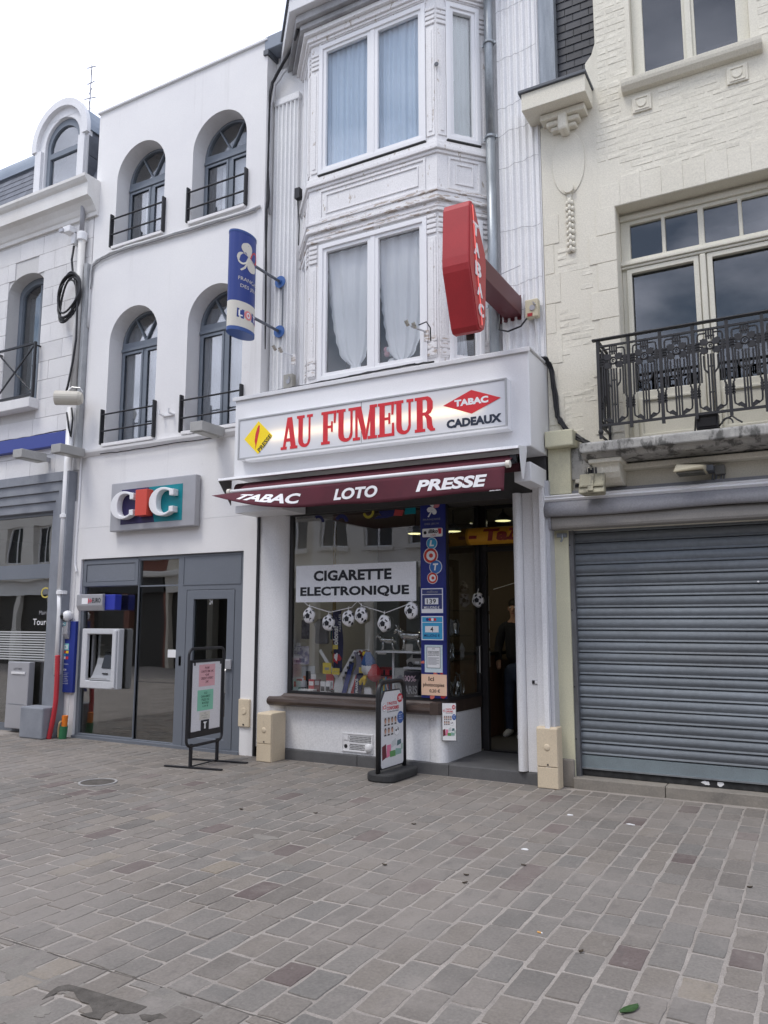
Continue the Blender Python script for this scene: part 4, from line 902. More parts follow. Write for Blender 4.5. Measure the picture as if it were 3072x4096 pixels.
rope('wall_cable', [(-6.0, 7.70, 4.4), (-5.985, 7.66, 6.0), (-5.98, 7.64, 6.9), (-5.96, 7.65, 7.1), (-5.985, 7.66, 7.6), (-5.985, 7.66, 8.45), (-5.94, 7.66, 8.75), (-5.75, 7.64, 8.95), (-5.5, 7.5, 9.0), (-5.2, 7.2, 8.90)], .022, black, 'thick dark cable climbing the joint between the bank and the bay window house', seed=7)
rope('wall_cable', [(-5.965, 7.70, 6.9), (-5.955, 7.67, 7.5), (-5.965, 7.68, 8.4), (-5.9, 7.67, 8.7), (-5.7, 7.65, 8.85)], .014, M('grey_sleeve', (.42, .42, .44), .5), 'grey sleeved cable beside the thick dark cable at the bank corner', seed=8)
tag(MB().box(-5.545, -5.47, 7.66, 7.74, 6.98, 7.12).build('sensor_box', black), 'small black sensor box left of the upper bay window', 'sensor')
tag(MB().tube([(-5.52, 7.70, 6.98), (-5.50, 7.68, 6.9), (-5.46, 7.66, 6.6), (-5.44, 7.62, 6.3)], .008, 6).build('thin_cable', black), 'thin black cable dropping from the small sensor box', 'cable')
MB().lathe([(.001, 0), (.025, .0), (.025, .012), (.001, .014)], (-3.355, 7.30, 7.82), 'y', 12).build('bolt', lead, shop)
# ---- white fascia box
fas = MB().box(-6.0, -2.32, 7.155, 7.80, 3.27, 4.25).build('fascia', whitepanel, shop, bev=.012)
MB().box(-6.025, -2.30, 7.13, 7.82, 4.25, 4.268).build('flashing', M('pale_flashing', (.68, .68, .69), .4), shop, bev=.004)
MB().box(-6.025, -2.30, 7.128, 7.142, 4.22, 4.262).build('flashing_lip', M('pale_flashing', (0, 0, 0)), shop, bev=.003)
# shop box sign
lb = thing('shop_box_sign', 'long backlit box sign reading au fumeur in red letters', 'sign', (-4.18, 7.1, 3.47))
lit = bpy.data.materials.new('backlit_acrylic'); lit.use_nodes = True
t = lit.node_tree; Nn = t.nodes.new; Ll = t.links.new; p = t.nodes['Principled BSDF']; p.inputs['Base Color'].default_value = (.66, .67, .70, 1); p.inputs['Roughness'].default_value = .25
tcn = Nn('ShaderNodeNewGeometry'); sp = Nn('ShaderNodeSeparateXYZ'); Ll(tcn.outputs['Position'], sp.inputs[0])
def mth(op, a, b=0.0):
    k = Nn('ShaderNodeMath'); k.operation = op
    for i, s in enumerate((a, b)):
        if isinstance(s, (int, float)): k.inputs[i].default_value = s
        else: Ll(s, k.inputs[i])
    return k.outputs[0]
dz = mth('DIVIDE', mth('SUBTRACT', sp.outputs[2], 3.70), .062); gz = mth('EXPONENT', mth('MULTIPLY', mth('MULTIPLY', dz, dz), -1.0))
dz2 = mth('DIVIDE', mth('SUBTRACT', sp.outputs[2], 3.70), .16); gz2 = mth('MULTIPLY', mth('EXPONENT', mth('MULTIPLY', mth('MULTIPLY', dz2, dz2), -1.0)), .22)
sx = mth('ADD', mth('MULTIPLY', mth('SINE', mth('ADD', mth('MULTIPLY', sp.outputs[0], 5.9), 1.2)), .18), .82)
ends = mth('MULTIPLY', mth('SMOOTH_MIN', 1.0, mth('MULTIPLY', mth('ADD', sp.outputs[0], 5.55), 5.0)), mth('SMOOTH_MIN', 1.0, mth('MULTIPLY', mth('SUBTRACT', -2.72, sp.outputs[0]), 5.0)))
gl_ = mth('MAXIMUM', mth('MULTIPLY', mth('MULTIPLY', mth('ADD', gz, gz2), sx), ends), 0.0)
Ll(mth('MULTIPLY', gl_, .72), p.inputs['Emission Strength']); p.inputs['Emission Color'].default_value = (1.0, .78, .44, 1)
alu = M('aluminium_frame', (.42, .42, .42), .4, metal=.6)
MB().box(-5.86, -2.515, 7.06, 7.155, 3.465, 3.96).build('housing', whitepanel, lb, bev=.004)
MB().frame(FY(7.06), -5.86, -2.515, 3.465, 3.96, .022, 0, .014).build('frame', alu, lb, bev=.003)
MB().rect(FY(7.06), -5.838, -4.172, 3.487, 3.938, 0, .006).build('panel', lit, lb); MB().rect(FY(7.06), -4.168, -2.537, 3.487, 3.938, 0, .006).build('panel', lit, lb)
MB().rect(FY(7.06), -4.172, -4.168, 3.487, 3.938, .002, .008).build('joint', blackp, lb)
MB().box(-5.72, -2.50, 7.02, 7.15, 3.435, 3.46).build('drip_ledge', whitepanel, lb, bev=.004)
Fz = FY(7.054)
litred = M('backlit_red_vinyl', (.60, .025, .035), .35, emit=((.9, .08, .05), .03)); edge = flat('pale_red_edge', (.78, .55, .55), .5)
# slab serif capitals, drawn as strokes in a unit box
def glyph(c):
    S = .27; s = .085
    def st(x0, x1, y0=0, y1=1): return [(x0, y0), (x1, y0), (x1, y1), (x0, y1)]
    if c == 'A': return [[(.10, 0), (.25, 0), (.50, .80), (.58, 1), (.38, 1)], [(.62, 0), (.92, 0), (.66, 1), (.40, 1)], st(.28, .70, .24, .34), st(0, .36, 0, s), st(.56, 1.0, 0, s)]
    if c == 'U': return [[(.10, 1), (.10, .22)] + [(.10 + .42 * (1 - cos(a)) , .22 - .22 * sin(a)) for a in [pi / 2 * k / 6 for k in range(1, 7)]] + [(.52 + .34 * sin(a), .24 - .24 * cos(a)) for a in [pi / 2 * k / 6 for k in range(1, 7)]] + [(.86, 1), (.74, 1), (.74, .26), (.66, .12), (.52, .10), (.42, .14), (.38, .26), (.38, 1)], st(0, .48, 1 - s, 1), st(.64, 1, 1 - s, 1)]
    if c == 'F': return [st(.12, .44), st(0, .58, 0, s), st(0, 1, 1 - s, 1), [(.84, .62), (.96, .62), (1, 1 - s), (.84, 1 - s)], st(.44, .72, .48, .56), st(.66, .78, .36, .68)]
    if c == 'M': return [st(.10, .20), st(.72, .92), [(.10, 1), (.34, 1), (.54, .30), (.50, 0), (.44, 0)], [(.50, 0), (.56, .30), (.72, 1), (.92, 1), (.80, .86), (.58, 0)], st(0, .30, 0, s), st(.62, 1, 0, s), st(0, .32, 1 - s, 1), st(.70, 1, 1 - s, 1)]
    if c == 'E': return [st(.10, .42), st(0, 1, 0, s), st(0, .98, 1 - s, 1), [(.82, .62), (.94, .62), (.98, 1 - s), (.82, 1 - s)], [(.84, s), (1, s), (.98, .38), (.86, .38)], st(.42, .70, .48, .56), st(.64, .76, .36, .68)]
    if c == 'R': return [st(.10, .40), st(0, .52, 0, s), st(0, .60, 1 - s, 1), [(.55, 1), (.55, .91), (.62, .86), (.62, .60), (.55, .55), (.40, .55), (.40, .46), (.62, .46), (.80, .52), (.90, .64), (.90, .84), (.80, .95), (.66, 1)], [(.48, .48), (.66, .50), (.84, .38), (.88, .16), (.94, .07), (1, .07), (1, .0), (.78, 0), (.62, .10), (.58, .36)]]
for ch, a, b in (('A', -5.235, -5.005), ('U', -5.015, -4.80), ('F', -4.685, -4.49), ('U', -4.485, -4.245), ('M', -4.275, -3.975), ('E', -3.965, -3.765), ('U', -3.765, -3.54), ('R', -3.525, -3.295)):
    me_ = MB(); mo = MB()
    for k, st_ in enumerate(glyph(ch)):
        P = [(a + (b - a) * x, 3.52 + .37 * y) for x, y in st_]; me_.prism(Fz, P, .0012, .0035 + .0003 * k)
    me_.build('letter_%s' % ch.lower(), litred, lb)
def dia(cx, cz, rx, rz): return [(cx - rx, cz), (cx, cz - rz), (cx + rx, cz), (cx, cz + rz)]
MB().prism(Fz, dia(-5.56, 3.705, .205, .195), .0012, .004).build('yellow_diamond', M('backlit_yellow', (.85, .62, .01), .4, emit=((1, .75, .02), .10)), lb)
text('PRESSE', Fz, (-5.585, 3.60, -5.345, 3.655), lb, blackp, d=.005, bold=.03, spin=R(44))
fe = [(-5.60, 3.57), (-5.585, 3.62), (-5.565, 3.70), (-5.545, 3.78), (-5.54, 3.84), (-5.55, 3.855), (-5.575, 3.82), (-5.60, 3.75), (-5.61, 3.67), (-5.597, 3.62)]
MB().prism(Fz, fe, .004, .006).build('feather', litred, lb)
MB().prism(Fz, dia(-2.89, 3.765, .31, .122), .0012, .004).build('red_diamond', litred, lb)
text('TABAC', Fz, (-3.075, 3.735, -2.71, 3.805), lb, white, d=.005, bold=.055)
text('CADEAUX', Fz, (-3.165, 3.52, -2.575, 3.61), lb, flat('dark_navy_print', (.02, .028, .05)), d=.003, bold=.055)
# ---- awning: white hood, dark roller, maroon valance
hood = M('white_hood', (.74, .74, .75), .5, stain=[((.3, .29, .28), 3, (.6, 3, 3), .58, .7, .5)])
aw = thing('shop_awning', 'rolled maroon awning under a white hood with lettered valance', 'awning', (-4.15, 7.0, 3.0))
MB().prism(lambda u, v, d: (d, u, v), [(7.15, 3.272), (6.90, 3.235), (6.89, 3.205), (6.91, 3.205), (7.15, 3.25)], -6.02, -2.36).build('hood', hood, aw, bev=.004)
MB().prism(FX(-2.365), [(6.92, 3.235), (7.13, 3.262), (7.14, 3.22), (7.03, 2.93), (6.99, 2.93)], 0, .008).build('end_plate', whitepanel, aw)
MB().prism(FX(-6.02), [(6.90, 3.23), (7.15, 3.26), (7.15, 2.95)], -.008, 0).build('end_plate', M('dark_end_plate', (.16, .15, .15), .6), aw)
MB().tube([(-5.85, 7.07, 3.10), (-2.40, 7.07, 3.10)], .085, 14).build('roller', darkmaroon, aw, smooth=True)
def slope(a, b): return (-5.66 + 3.22 * a, 7.0 - .25 * b, 3.165 - .135 * b - .012 * sin(pi * b))
MB().sheet(slope, 12, 4).build('fabric', maroon, aw, recalc=False, thick=.004)
MB().tube([(-5.70, 6.745, 3.03), (-2.42, 6.745, 3.03)], .022, 12).build('front_bar', whitepanel, aw, smooth=True)
for x in (-5.71, -2.41): MB().lathe([(.001, -.02), (.035, -.018), (.035, .018), (.001, .02)], (x, 6.745, 3.03), 'x', 14).build('bar_end', M('cream_cap', (.72, .68, .60), .5), aw)
def val(a, b, d=0.0):          # a along the bar in metres from its left end, b downwards in metres
    lift = max(0, 1 - a / 1.15) ** 1.6; ripple = .010 * sin(a * 7.3 + .5) * b / .25 + .006 * sin(a * 15 + 1) * b / .25
    ang = R(6) + R(68) * lift + .05 * sin(a * 3)
    y = 6.735 - b * sin(ang) + ripple; z = 3.015 - b * cos(ang) * (1 - .18 * lift) - .01 * sin(a * 1.9) * b
    x = -5.66 + a - .10 * lift * b / .25
    return (x, y - d, z - d * .4 * lift)
MB().sheet(lambda a, b: val(3.22 * a, .245 * b + .012 * sin(12 * a) * b), 60, 6).build('valance', maroon, aw, recalc=False, thick=.003, smooth=True)
vw = lambda u, v, d: val(u, .245 - v, .004 + d)
wcan = flat('white_lettering', (.80, .79, .80), .7)
text('TABAC', None, (.22, .045, .95, .165), aw, wcan, warp=vw, bold=.04, shear=.18, res=4)
text('LOTO', None, (1.36, .055, 1.875, .175), aw, wcan, warp=vw, bold=.04, shear=.18, res=4)
text('PRESSE', None, (2.32, .06, 3.05, .18), aw, wcan, warp=vw, bold=.04, shear=.18, res=4)
text('sunny store', None, (3.08, .004, 3.19, .018), aw, wcan, warp=vw, bold=.02, shear=.2)
MB().box(-2.47, -2.40, 6.95, 7.06, 3.08, 3.16).build('arm_joint', black, aw, bev=.01); MB().bar((-2.43, 7.0, 3.10), (-2.43, 6.80, 3.05), .03).build('arm', black, aw)
MB().bar((-5.55, 7.02, 3.06), (-3.9, 7.12, 3.02), .04).build('folding_arm', black, aw); MB().bar((-2.6, 7.02, 3.06), (-4.2, 7.12, 3.02), .04).build('folding_arm', black, aw)
# ---- shopfront below
MB().box(-5.97, -2.33, 7.66, 8.0, 2.86, 3.275).build('header', M('dark_header', (.06, .058, .058), .6), shop)
MB().box(-2.50, -2.33, 7.16, 7.66, 2.93, 3.12).build('soffit_box', whitepanel, shop, bev=.006); MB().box(-6.0, -5.3, 7.2, 7.66, 2.86, 2.95).build('soffit_box', whitepanel, shop, bev=.006)
def roundcol(x0, x1, y0, y1, z0, z1, n=12):
    cx, rx = (x0 + x1) / 2, (x1 - x0) / 2
    P = [(x0, y1)] + [(cx - rx * cos(pi * k / n), y0 + .09 - .09 * sin(pi * k / n)) for k in range(n + 1)] + [(x1, y1)]
    return MB().prism(FZ(0), P, z0, z1)
MB().prism(FZ(0), [(-5.95, 7.85), (-5.95, 7.63)] + [(-5.74 + .17 * sin(pi / 2 * k / 8), 7.72 - .09 * cos(pi / 2 * k / 8)) for k in range(9)] + [(-5.57, 7.85)], .115, 2.86).build('column', scuffed, shop)
MB().box(-5.975, -5.95, 7.60, 7.85, .0, 2.95).build('edge_seal', black, shop)
roundcol(-2.70, -2.595, 7.60, 7.85, .125, 2.90).build('column', scuffed, shop, smooth=False)
MB().box(-2.595, -2.47, 7.655, 8.0, .12, 2.90).build('pier_panel', scuffed, shop, bev=.004)
MB().box(-2.47, -2.385, 7.615, 8.0, .10, 2.95).build('pier_panel', scuffed, shop, bev=.006)
MB().box(-2.383, -2.335, 7.545, 8.0, .0, 3.05).build('corner_post', M('white_corner_post', (.78, .78, .79), .4, stain=[((.3, .3, .3), 6, (3, 3, 1), .68, .74, .5)]), shop, bev=.005)
MB().box(-2.333, -2.295, 7.60, 8.0, .0, 3.0).build('grey_board', M('pale_grey_board', (.52, .53, .56), .5), shop)
MB().box(-2.66, -2.64, 7.75, 8.70, .12, 2.95).build('recess_wall', scuffed, shop)
def basewall(x0, x1, y0, y1):
    r = .10
    return MB().prism(FZ(0), [(x0, y1), (x0, y0), (x1 - r, y0)] + [(x1 - r + r * sin(pi / 2 * k / 6), y0 + r - r * cos(pi / 2 * k / 6)) for k in range(1, 7)] + [(x1 + .03, y1), (x1 - .1, y1)], .115, .62)
bwall = MB().prism(FZ(0), [(-5.73, 8.6), (-5.73, 7.70), (-3.69, 7.70), (-3.675, 7.685)] + [(-3.60 + .10 * sin(a), 7.77 - .10 * cos(a)) for a in [pi / 2 * k / 7 for k in range(0, 8)]] + [(-3.47, 8.60)], .118, .62)
bwall.build('base_wall', M('white_base_paint', (.77, .77, .78), .55, (.73, .73, .74), 1.5, bump=.1, bscale=30, stain=[((.35, .34, .33), 2, (2, 2, .6), .62, .85, .35)]), shop)
sp_ = [(7.75, .61), (7.62, .605), (7.585, .625), (7.57, .655), (7.58, .685), (7.61, .705), (7.66, .715), (7.68, .745), (7.75, .745)]
MB().prism(lambda u, v, d: (d, u, v), sp_, -5.765, -3.63).build('wooden_sill', brownwood, shop, smooth=False, bev=.006)
MB().prism(FZ(0), [(-3.63, 7.575), (-3.555, 7.62), (-3.50, 7.75), (-3.45, 8.6), (-3.63, 8.6)], .612, .742).build('wooden_sill', brownwood, shop, bev=.006)
# step of dark tiles
xs_ = [-5.70, -4.555, -3.45, -2.40]
for a, b in zip(xs_[:-1], xs_[1:]):
    MB().box(a + .003, b - .003, 7.64, 7.66, -.02, .113).build('riser_tile', tile, shop, bev=.003)
    MB().box(a + .003, b - .003, 7.655, 8.10, .02, .118).build('tread_tile', tile, shop, bev=.003)
    MB().box(a + .003, b - .003, 8.106, 8.75, .02, .118).build('tread_tile', tile, shop, bev=.003)
# window frames and glass
dkf = M('dark_bronze_frame', (.022, .021, .023), .4)
sw_ = MB().holes(FY(7.72), rc(-5.60, -3.48, .74, 2.87), [rc(-5.52, -3.80, .775, 2.85)], -.05, .0).build('shop_window', dkf, shop, bev=.004)
shopglass = G('shop_glass', (.94, .945, .945), 1.85, 0, .03)
pane(sw_, FY(7.74), -5.525, -3.795, .77, 2.855, 0, shopglass)
Fs = FR(-3.49, 7.745, math.atan2(.86, .045))
MB().holes(Fs, rc(.0, .87, .74, 2.95), [rc(.05, .81, .78, 2.92)], -.05, 0).build('side_frame', dkf, sw_)
MB().rect(Fs, .045, .815, .775, 2.925, -.028, -.022).build('pane', G('side_glass', (.80, .81, .81), 1.5), sw_)
dr2 = MB().holes(FY(8.62), rc(-3.45, -2.66, .12, 2.95), [rc(-3.38, -2.70, .125, 2.40), rc(-3.38, -2.70, 2.46, 2.91)], -.06, 0).build('doorway', dkf, shop)
pane(dr2, FY(8.65), -3.385, -2.695, 2.455, 2.915, 0, G('side_glass', (0, 0, 0)))
od = MB().frame(FX(-2.74), 8.66, 9.42, .13, 2.38, .09, 0, .04).build('open_door', dkf, shop); MB().rect(FX(-2.74), 8.74, 9.34, .2, 2.3, .017, .023).build('pane', G('side_glass', (0, 0, 0)), od)
MB().tube([(-3.455, 8.60, .98), (-3.455, 8.56, 1.0), (-3.455, 8.56, 1.3), (-3.455, 8.60, 1.32)], .01, 8).build('door_handle', steel, dr2)
# interior shell
MB().box(-5.95, -2.36, 8.70, 11.8, .06, .112).build('shop_floor', floor_dark, shop)
MB().box(-5.95, -2.36, 7.98, 11.8, 2.97, 3.05).build('shop_ceiling', M('shop_ceiling_paint', (.26, .24, .21), .8), shop)
MB().box(-5.9, -5.8, 7.98, 11.8, .12, 3.0).build('shop_side_wall', M('shop_tan_wall', (.26, .16, .07), .7, (.20, .12, .05), 2), shop); MB().box(-2.5, -2.42, 8.75, 11.8, .12, 3.0).build('shop_side_wall', room, shop)
MB().box(-5.9, -2.4, 11.7, 11.8, .12, 3.0).build('shop_back_wall', room, shop)
MB().box(-5.72, -3.5, 7.78, 8.58, .70, .735).build('display_floor', M('display_floor', (.30, .27, .25), .6), shop)
bell = thing('door_bell', 'small grey door bell with name plate on the white pier', 'door bell', (-2.495, 7.65, .97))
MB().box(-2.535, -2.475, 7.645, 7.66, .968, 1.012).build('case', silver, bell, bev=.004); MB().box(-2.53, -2.508, 7.64, 7.65, .975, 1.005).build('button', black, bell); MB().box(-2.50, -2.478, 7.64, 7.648, .975, 1.005).build('name_plate', white, bell)
gr = thing('gas_grille', 'white perforated gas vent plate low on the shop wall', 'vent', (-4.58, 7.69, .14))
MB().frame(FY(7.70), -4.785, -4.385, .145, .345, .012, 0, .012).build('frame', pvc, gr)
MB().rect(FY(7.70), -4.773, -4.397, .157, .333, 0, .004).build('plate', pvc, gr)
for r0, n_ in ((.165, 12), (.25, 17)):
    hm = MB()
    for i_ in range(n_):
        for j_ in range(4): hm.rect(FY(7.70), -4.685 + i_ * .0165 + .004 * (j_ % 2), -4.685 + i_ * .0165 + .010 + .004 * (j_ % 2), r0 + j_ * .0175, r0 + j_ * .0175 + .0115, .0035, .0055)
    hm.build('perforations', black, gr, kind='stuff')
MB().rect(FY(7.70), -4.765, -4.70, .27, .33, .003, .012).build('cap', pvc, gr); MB().disc(FY(7.70), -4.735, .20, .022, .003, .007).build('port', black, gr); MB().ball((-4.435, 7.69, .20), .05, .03, .05).build('knob', pvc, gr)
for nm, (x, y, z0, w_, dp, h_), lab in (('meter_cabinet', (-5.63, 7.36, 0, .215, .28, .545), 'beige plastic meter cabinet at the left end of the shop step'), ('meter_cabinet', (-2.365, 7.535, 0, .215, .16, .575), 'beige plastic meter cabinet at the right end of the shop step')):
    cb = thing(nm, lab, 'meter cabinet', (x, y, 0), 'beige meter cabinets at the foot of the shopfront')
    MB().box(x - w_ / 2, x + w_ / 2, y + .012, y + dp, -.005, h_).build('body', beige, cb, bev=.012)
    MB().box(x - w_ / 2 + .006, x + w_ / 2 - .006, y, y + .012, .205, h_ - .012).build('door', beige, cb, bev=.006); MB().box(x - w_ / 2 + .006, x + w_ / 2 - .006, y + .002, y + .012, .005, .200).build('lower_panel', beige, cb, bev=.006)
    MB().lathe([(.001, 0), (.022, 0), (.03, .004), (.034, .010), (.001, .012)], (x, y - .008, h_ - .19), 'y', 20).build('boss', beige, cb, smooth=True)
    MB().lathe([(.001, 0), (.009, 0), (.009, .01), (.001, .01)], (x + .005, y - .003, .225), 'y', 10).build('lock', black, cb)
# fittings above the fascia
for x, z0, lab in ((-5.60, 4.45, 'grey electric switch box left above the shop fascia'), (-2.44, 4.78, 'cream electric switch box with red light right above the shop fascia')):
    eb2 = thing('switch_box', lab, 'switch box', (x, 7.7, z0)); MB().box(x - .07, x + .07, 7.66, 7.745, z0, z0 + .20).build('case', M('switch_box_plastic', (.40, .38, .33), .5) if x < -5 else M('cream_switch_plastic', (.55, .50, .36), .5), eb2, bev=.01)
    MB().lathe([(.001, 0), (.03, 0), (.03, .01), (.001, .012)], (x + .01, 7.65, z0 + .10), 'y', 12).build('knob', silver, eb2); MB().bar((x + .02, 7.65, z0 + .16), (x + .05, 7.64, z0 + .12), .012).build('lever', silver, eb2)
    if x > -5: MB().box(x - .045, x + .01, 7.655, 7.67, z0 + .01, z0 + .045).build('red_light', signred, eb2)
for nm, F3, u, v, lab in (('spot_bracket', None, -5.38, 4.78, 'small chrome double spot on the bay window base left'), ('spot_bracket', None, -3.62, 4.75, 'small chrome double spot on the bay window base right')):
    sp2 = thing('spot_bracket', lab, 'spotlight', (u, 7.2, v)); MB().bar((u + .12, 7.32, v - .06), (u, 7.16, v - .02), .014).build('arm', steel, sp2)
    for dx in (0, .07): MB().tube([(u - .02 + dx, 7.14 + dx * .4, v - .02 - dx * .4), (u - .03 + dx, 7.10 + dx * .4, v + .03 - dx * .4)], .022, 10).build('lamp', chrome, sp2)
    MB().box(u + .09, u + .14, 7.30, 7.33, v - .16, v - .04).build('plate', peel, sp2)
tag(MB().tube([(-3.52, 7.15, 4.72), (-3.42, 7.13, 4.73), (-3.38, 7.14, 4.66), (-3.385, 7.16, 4.52)], .007, 6).build('spot_cable', black), 'black lead of the right hand chrome spot', 'cable')
rope('fascia_cable', [(-5.50, 7.22, 4.29), (-5.2, 7.22, 4.30), (-4.7, 7.24, 4.315), (-4.2, 7.25, 4.33), (-3.7, 7.25, 4.335), (-3.4, 7.27, 4.33)], .011, black, 'black cable lying along the top of the fascia under the bay window', seed=12)
rope('fascia_cable', [(-5.45, 7.20, 4.285), (-5.0, 7.20, 4.29), (-4.6, 7.2, 4.30), (-4.1, 7.2, 4.31), (-3.6, 7.22, 4.325)], .009, black, 'second black cable in front on the fascia top', seed=13)
tag(MB().tube([(-5.62, 7.66, 4.45), (-5.63, 7.55, 4.33), (-5.56, 7.45, 4.33), (-5.50, 7.35, 4.35), (-5.44, 7.3, 4.30)], .009, 7).build('switch_cable', black), 'black cable curling from the grey switch box onto the fascia', 'cable')
tag(MB().tube([(-2.50, 7.68, 4.78), (-2.56, 7.66, 4.70), (-2.70, 7.64, 4.66), (-2.80, 7.64, 4.70), (-2.80, 7.68, 4.84)], .010, 7).build('switch_cable', black), 'black cable looping from the cream switch box to the red sign arm', 'cable')
tag(MB().tube([(-2.42, 7.70, 4.78), (-2.40, 7.72, 4.5), (-2.38, 7.74, 4.28)], .006, 6).build('thin_cable', M('light_cable', (.6, .6, .6), .6)), 'thin pale cable hanging from the cream switch box', 'cable')
for k, (dx, sd) in enumerate(((0, 21), (.025, 22), (-.02, 23))):
    rope('corner_cable', [(-2.40 + dx, 7.60, 4.29), (-2.31 + dx, 7.62, 4.30), (-2.26 + dx * .6, 7.70, 4.2), (-2.235 + dx * .6, 7.72, 3.95), (-2.215 + dx * .6, 7.72, 3.68), (-2.12 + dx, 7.71, 3.52), (-1.97 + dx, 7.66, 3.40), (-1.85 + dx, 7.55, 3.31)], .013, black, ['thickest of the black cables dropping from the fascia corner onto the cream house', 'outer black cable of the bunch at the fascia corner', 'inner black cable of the bunch beside the fascia corner'][k], seed=sd)
st_ = MB().tube([(-3.05, 7.1, 4.95), (-2.55, 7.66, 5.38)], .004, 5); tag(st_.build('stay_wire', greyp), 'thin stay wire from the red sign to the fluted wall', 'wire')
# ---- red carrot sign
rs_ = thing('tobacco_sign', 'red lozenge sign lettered tabac projecting on a dark red arm', 'sign', (-2.68, 6.4, 4.2))
poly = [(6.215, 5.36), (6.24, 5.42), (6.29, 5.44), (6.325, 5.41), (6.585, 5.05), (6.605, 4.98), (6.61, 4.9), (6.565, 4.36), (6.54, 4.28), (6.47, 4.235), (6.40, 4.23), (6.365, 4.27), (6.195, 4.74), (6.182, 4.80), (6.183, 4.88)]
MB().prism(FX(-2.805), poly, 0, .265).build('body', signred, rs_, bev=.012)
cen = (6.40, 4.83); inner = [(cen[0] + (a - cen[0]) * .90, cen[1] + (b - cen[1]) * .955) for a, b in poly]
MB().prism(FX(-2.54), inner, 0, .008).build('face', M('sign_red_face', (.42, .03, .035), .4, coat=.1), rs_)
edge_line = MB().tube([(-2.525, y, z) for y, z in [(6.262, 5.38), (6.285, 5.22), (6.315, 5.0), (6.35, 4.8), (6.40, 4.58), (6.435, 4.42), (6.45, 4.29)]], .005, 6)
edge_line.build('edge_glint', M('glint_red', (.9, .1, .1), .4, emit=((1, .25, .22), .45)), rs_)  # glowing line painted on as the bright reflective edge of the face
for ch, cy, cz, s in (('T', 6.335, 5.175, 1), ('A', 6.352, 4.985, 1), ('B', 6.38, 4.80, 1.1), ('A', 6.41, 4.615, 1), ('C', 6.435, 4.43, 1)):
    text(ch, FX(-2.53), (cy - .062 * s, cz - .062 * s, cy + .062 * s, cz + .062 * s), rs_, white, d=.001, bold=.04, ext=.006, name='letter_%s' % ch.lower())
MB().box(-2.775, -2.575, 6.585, 7.80, 4.85, 5.06).build('arm', M('dark_red_arm', (.10, .02, .026), .45), rs_, bev=.008); MB().box(-2.83, -2.55, 7.755, 7.80, 4.82, 5.09).build('wall_plate', M('dark_red_arm', (0, 0, 0)), rs_)
# ---- lottery cylinder sign
ls = thing('lottery_sign', 'blue and white upright oval lottery sign on two arms', 'sign', (-5.8, 7.0, 4.95))
LCx, LCy, LA, LB = -5.815, 6.99, .215, .118
def ov(s, d=0.0): a = s; return (LCx + (LB + d) * cos(a), LCy + (LA + d) * sin(a))
def shell(z0, z1, mat, nm): MB().prism(FZ(0), [ov(2 * pi * k / 36) for k in range(36)], z0, z1).build(nm, mat, ls)
lotblue = flat('lottery_blue', (.025, .05, .23), .4); lotcream = flat('lottery_cream', (.66, .63, .55), .5)
shell(5.335, 6.20, lotblue, 'blue_body'); shell(5.02, 5.335, lotcream, 'cream_band')
MB().prism(FZ(0), [ov(2 * pi * k / 36, .004) for k in range(36)], 4.975, 5.02).build('base_rim', flat('lottery_rim', (.04, .09, .28), .4), ls); MB().prism(FZ(0), [ov(2 * pi * k / 36, .004) for k in range(36)], 6.20, 6.225).build('top_rim', flat('lottery_rim', (0, 0, 0)), ls)
def wrap(u, v, d):   # u: metres along the face, 0 at the middle of the right-hand face
    a = u / .185; x, y = ov(a, .002 + d); return (x, y, v)
def petal(u, v, ang, ln, wd):
    P = []
    for k in range(17):
        t = k / 16; rr = ln * t; ww = wd * sin(pi * min(1, t * 1.02)) ** .6 * (.45 + .75 * t); P.append((rr, ww))
    Q = P + [(a, -b) for a, b in reversed(P[1:-1])]
    tip = [(a - (.06 * ln if abs(b) < .15 * wd and a > .9 * ln else 0), b) for a, b in Q]
    return [(u + a * cos(ang) - b * sin(ang), v + a * sin(ang) + b * cos(ang)) for a, b in tip]
cu0, cv0 = -.005, 5.91
for an, mt_ in ((112, lotcream), (200, lotcream), (290, lotcream), (22, redp)):
    P = petal(cu0, cv0, R(an), .19, .088); MB().prism(wrap, P, .0, .002).build('clover_leaf', mt_, ls)
MB().prism(wrap, [(cu0 - .03, cv0 - .05), (cu0 - .08, cv0 - .14), (cu0 - .13, cv0 - .185), (cu0 - .11, cv0 - .195), (cu0 - .06, cv0 - .155), (cu0 - .015, cv0 - .06)], 0, .002).build('clover_stem', lotcream, ls)
text('FRANÇAISE', None, (-.155, 5.585, .20, 5.64), ls, lotcream, warp=wrap, res=2); text('DES JEUX', None, (-.125, 5.495, .17, 5.55), ls, lotcream, warp=wrap, res=2)
for k, (a, mt_, ch) in enumerate(((-.115, lotblue, 'L'), (-.01, redp, 'O'), (.095, lotblue, 'T'), (.20, redp, 'O'))):
    if k % 2 == 0: MB().prism(wrap, [(a - .05, 5.135), (a + .045, 5.125), (a + .05, 5.235), (a - .045, 5.245)], 0, .002).build('logo_tile', mt_, ls)
    else: MB().disc(wrap, a, 5.185, .056, 0, .002).build('logo_disc', flat('soft_red', (.75, .25, .25)), ls)
    text(ch, None, (a - .026, 5.15, a + .028, 5.222), ls, white, warp=lambda u, v, d: wrap(u, v, d + .002), bold=.04)
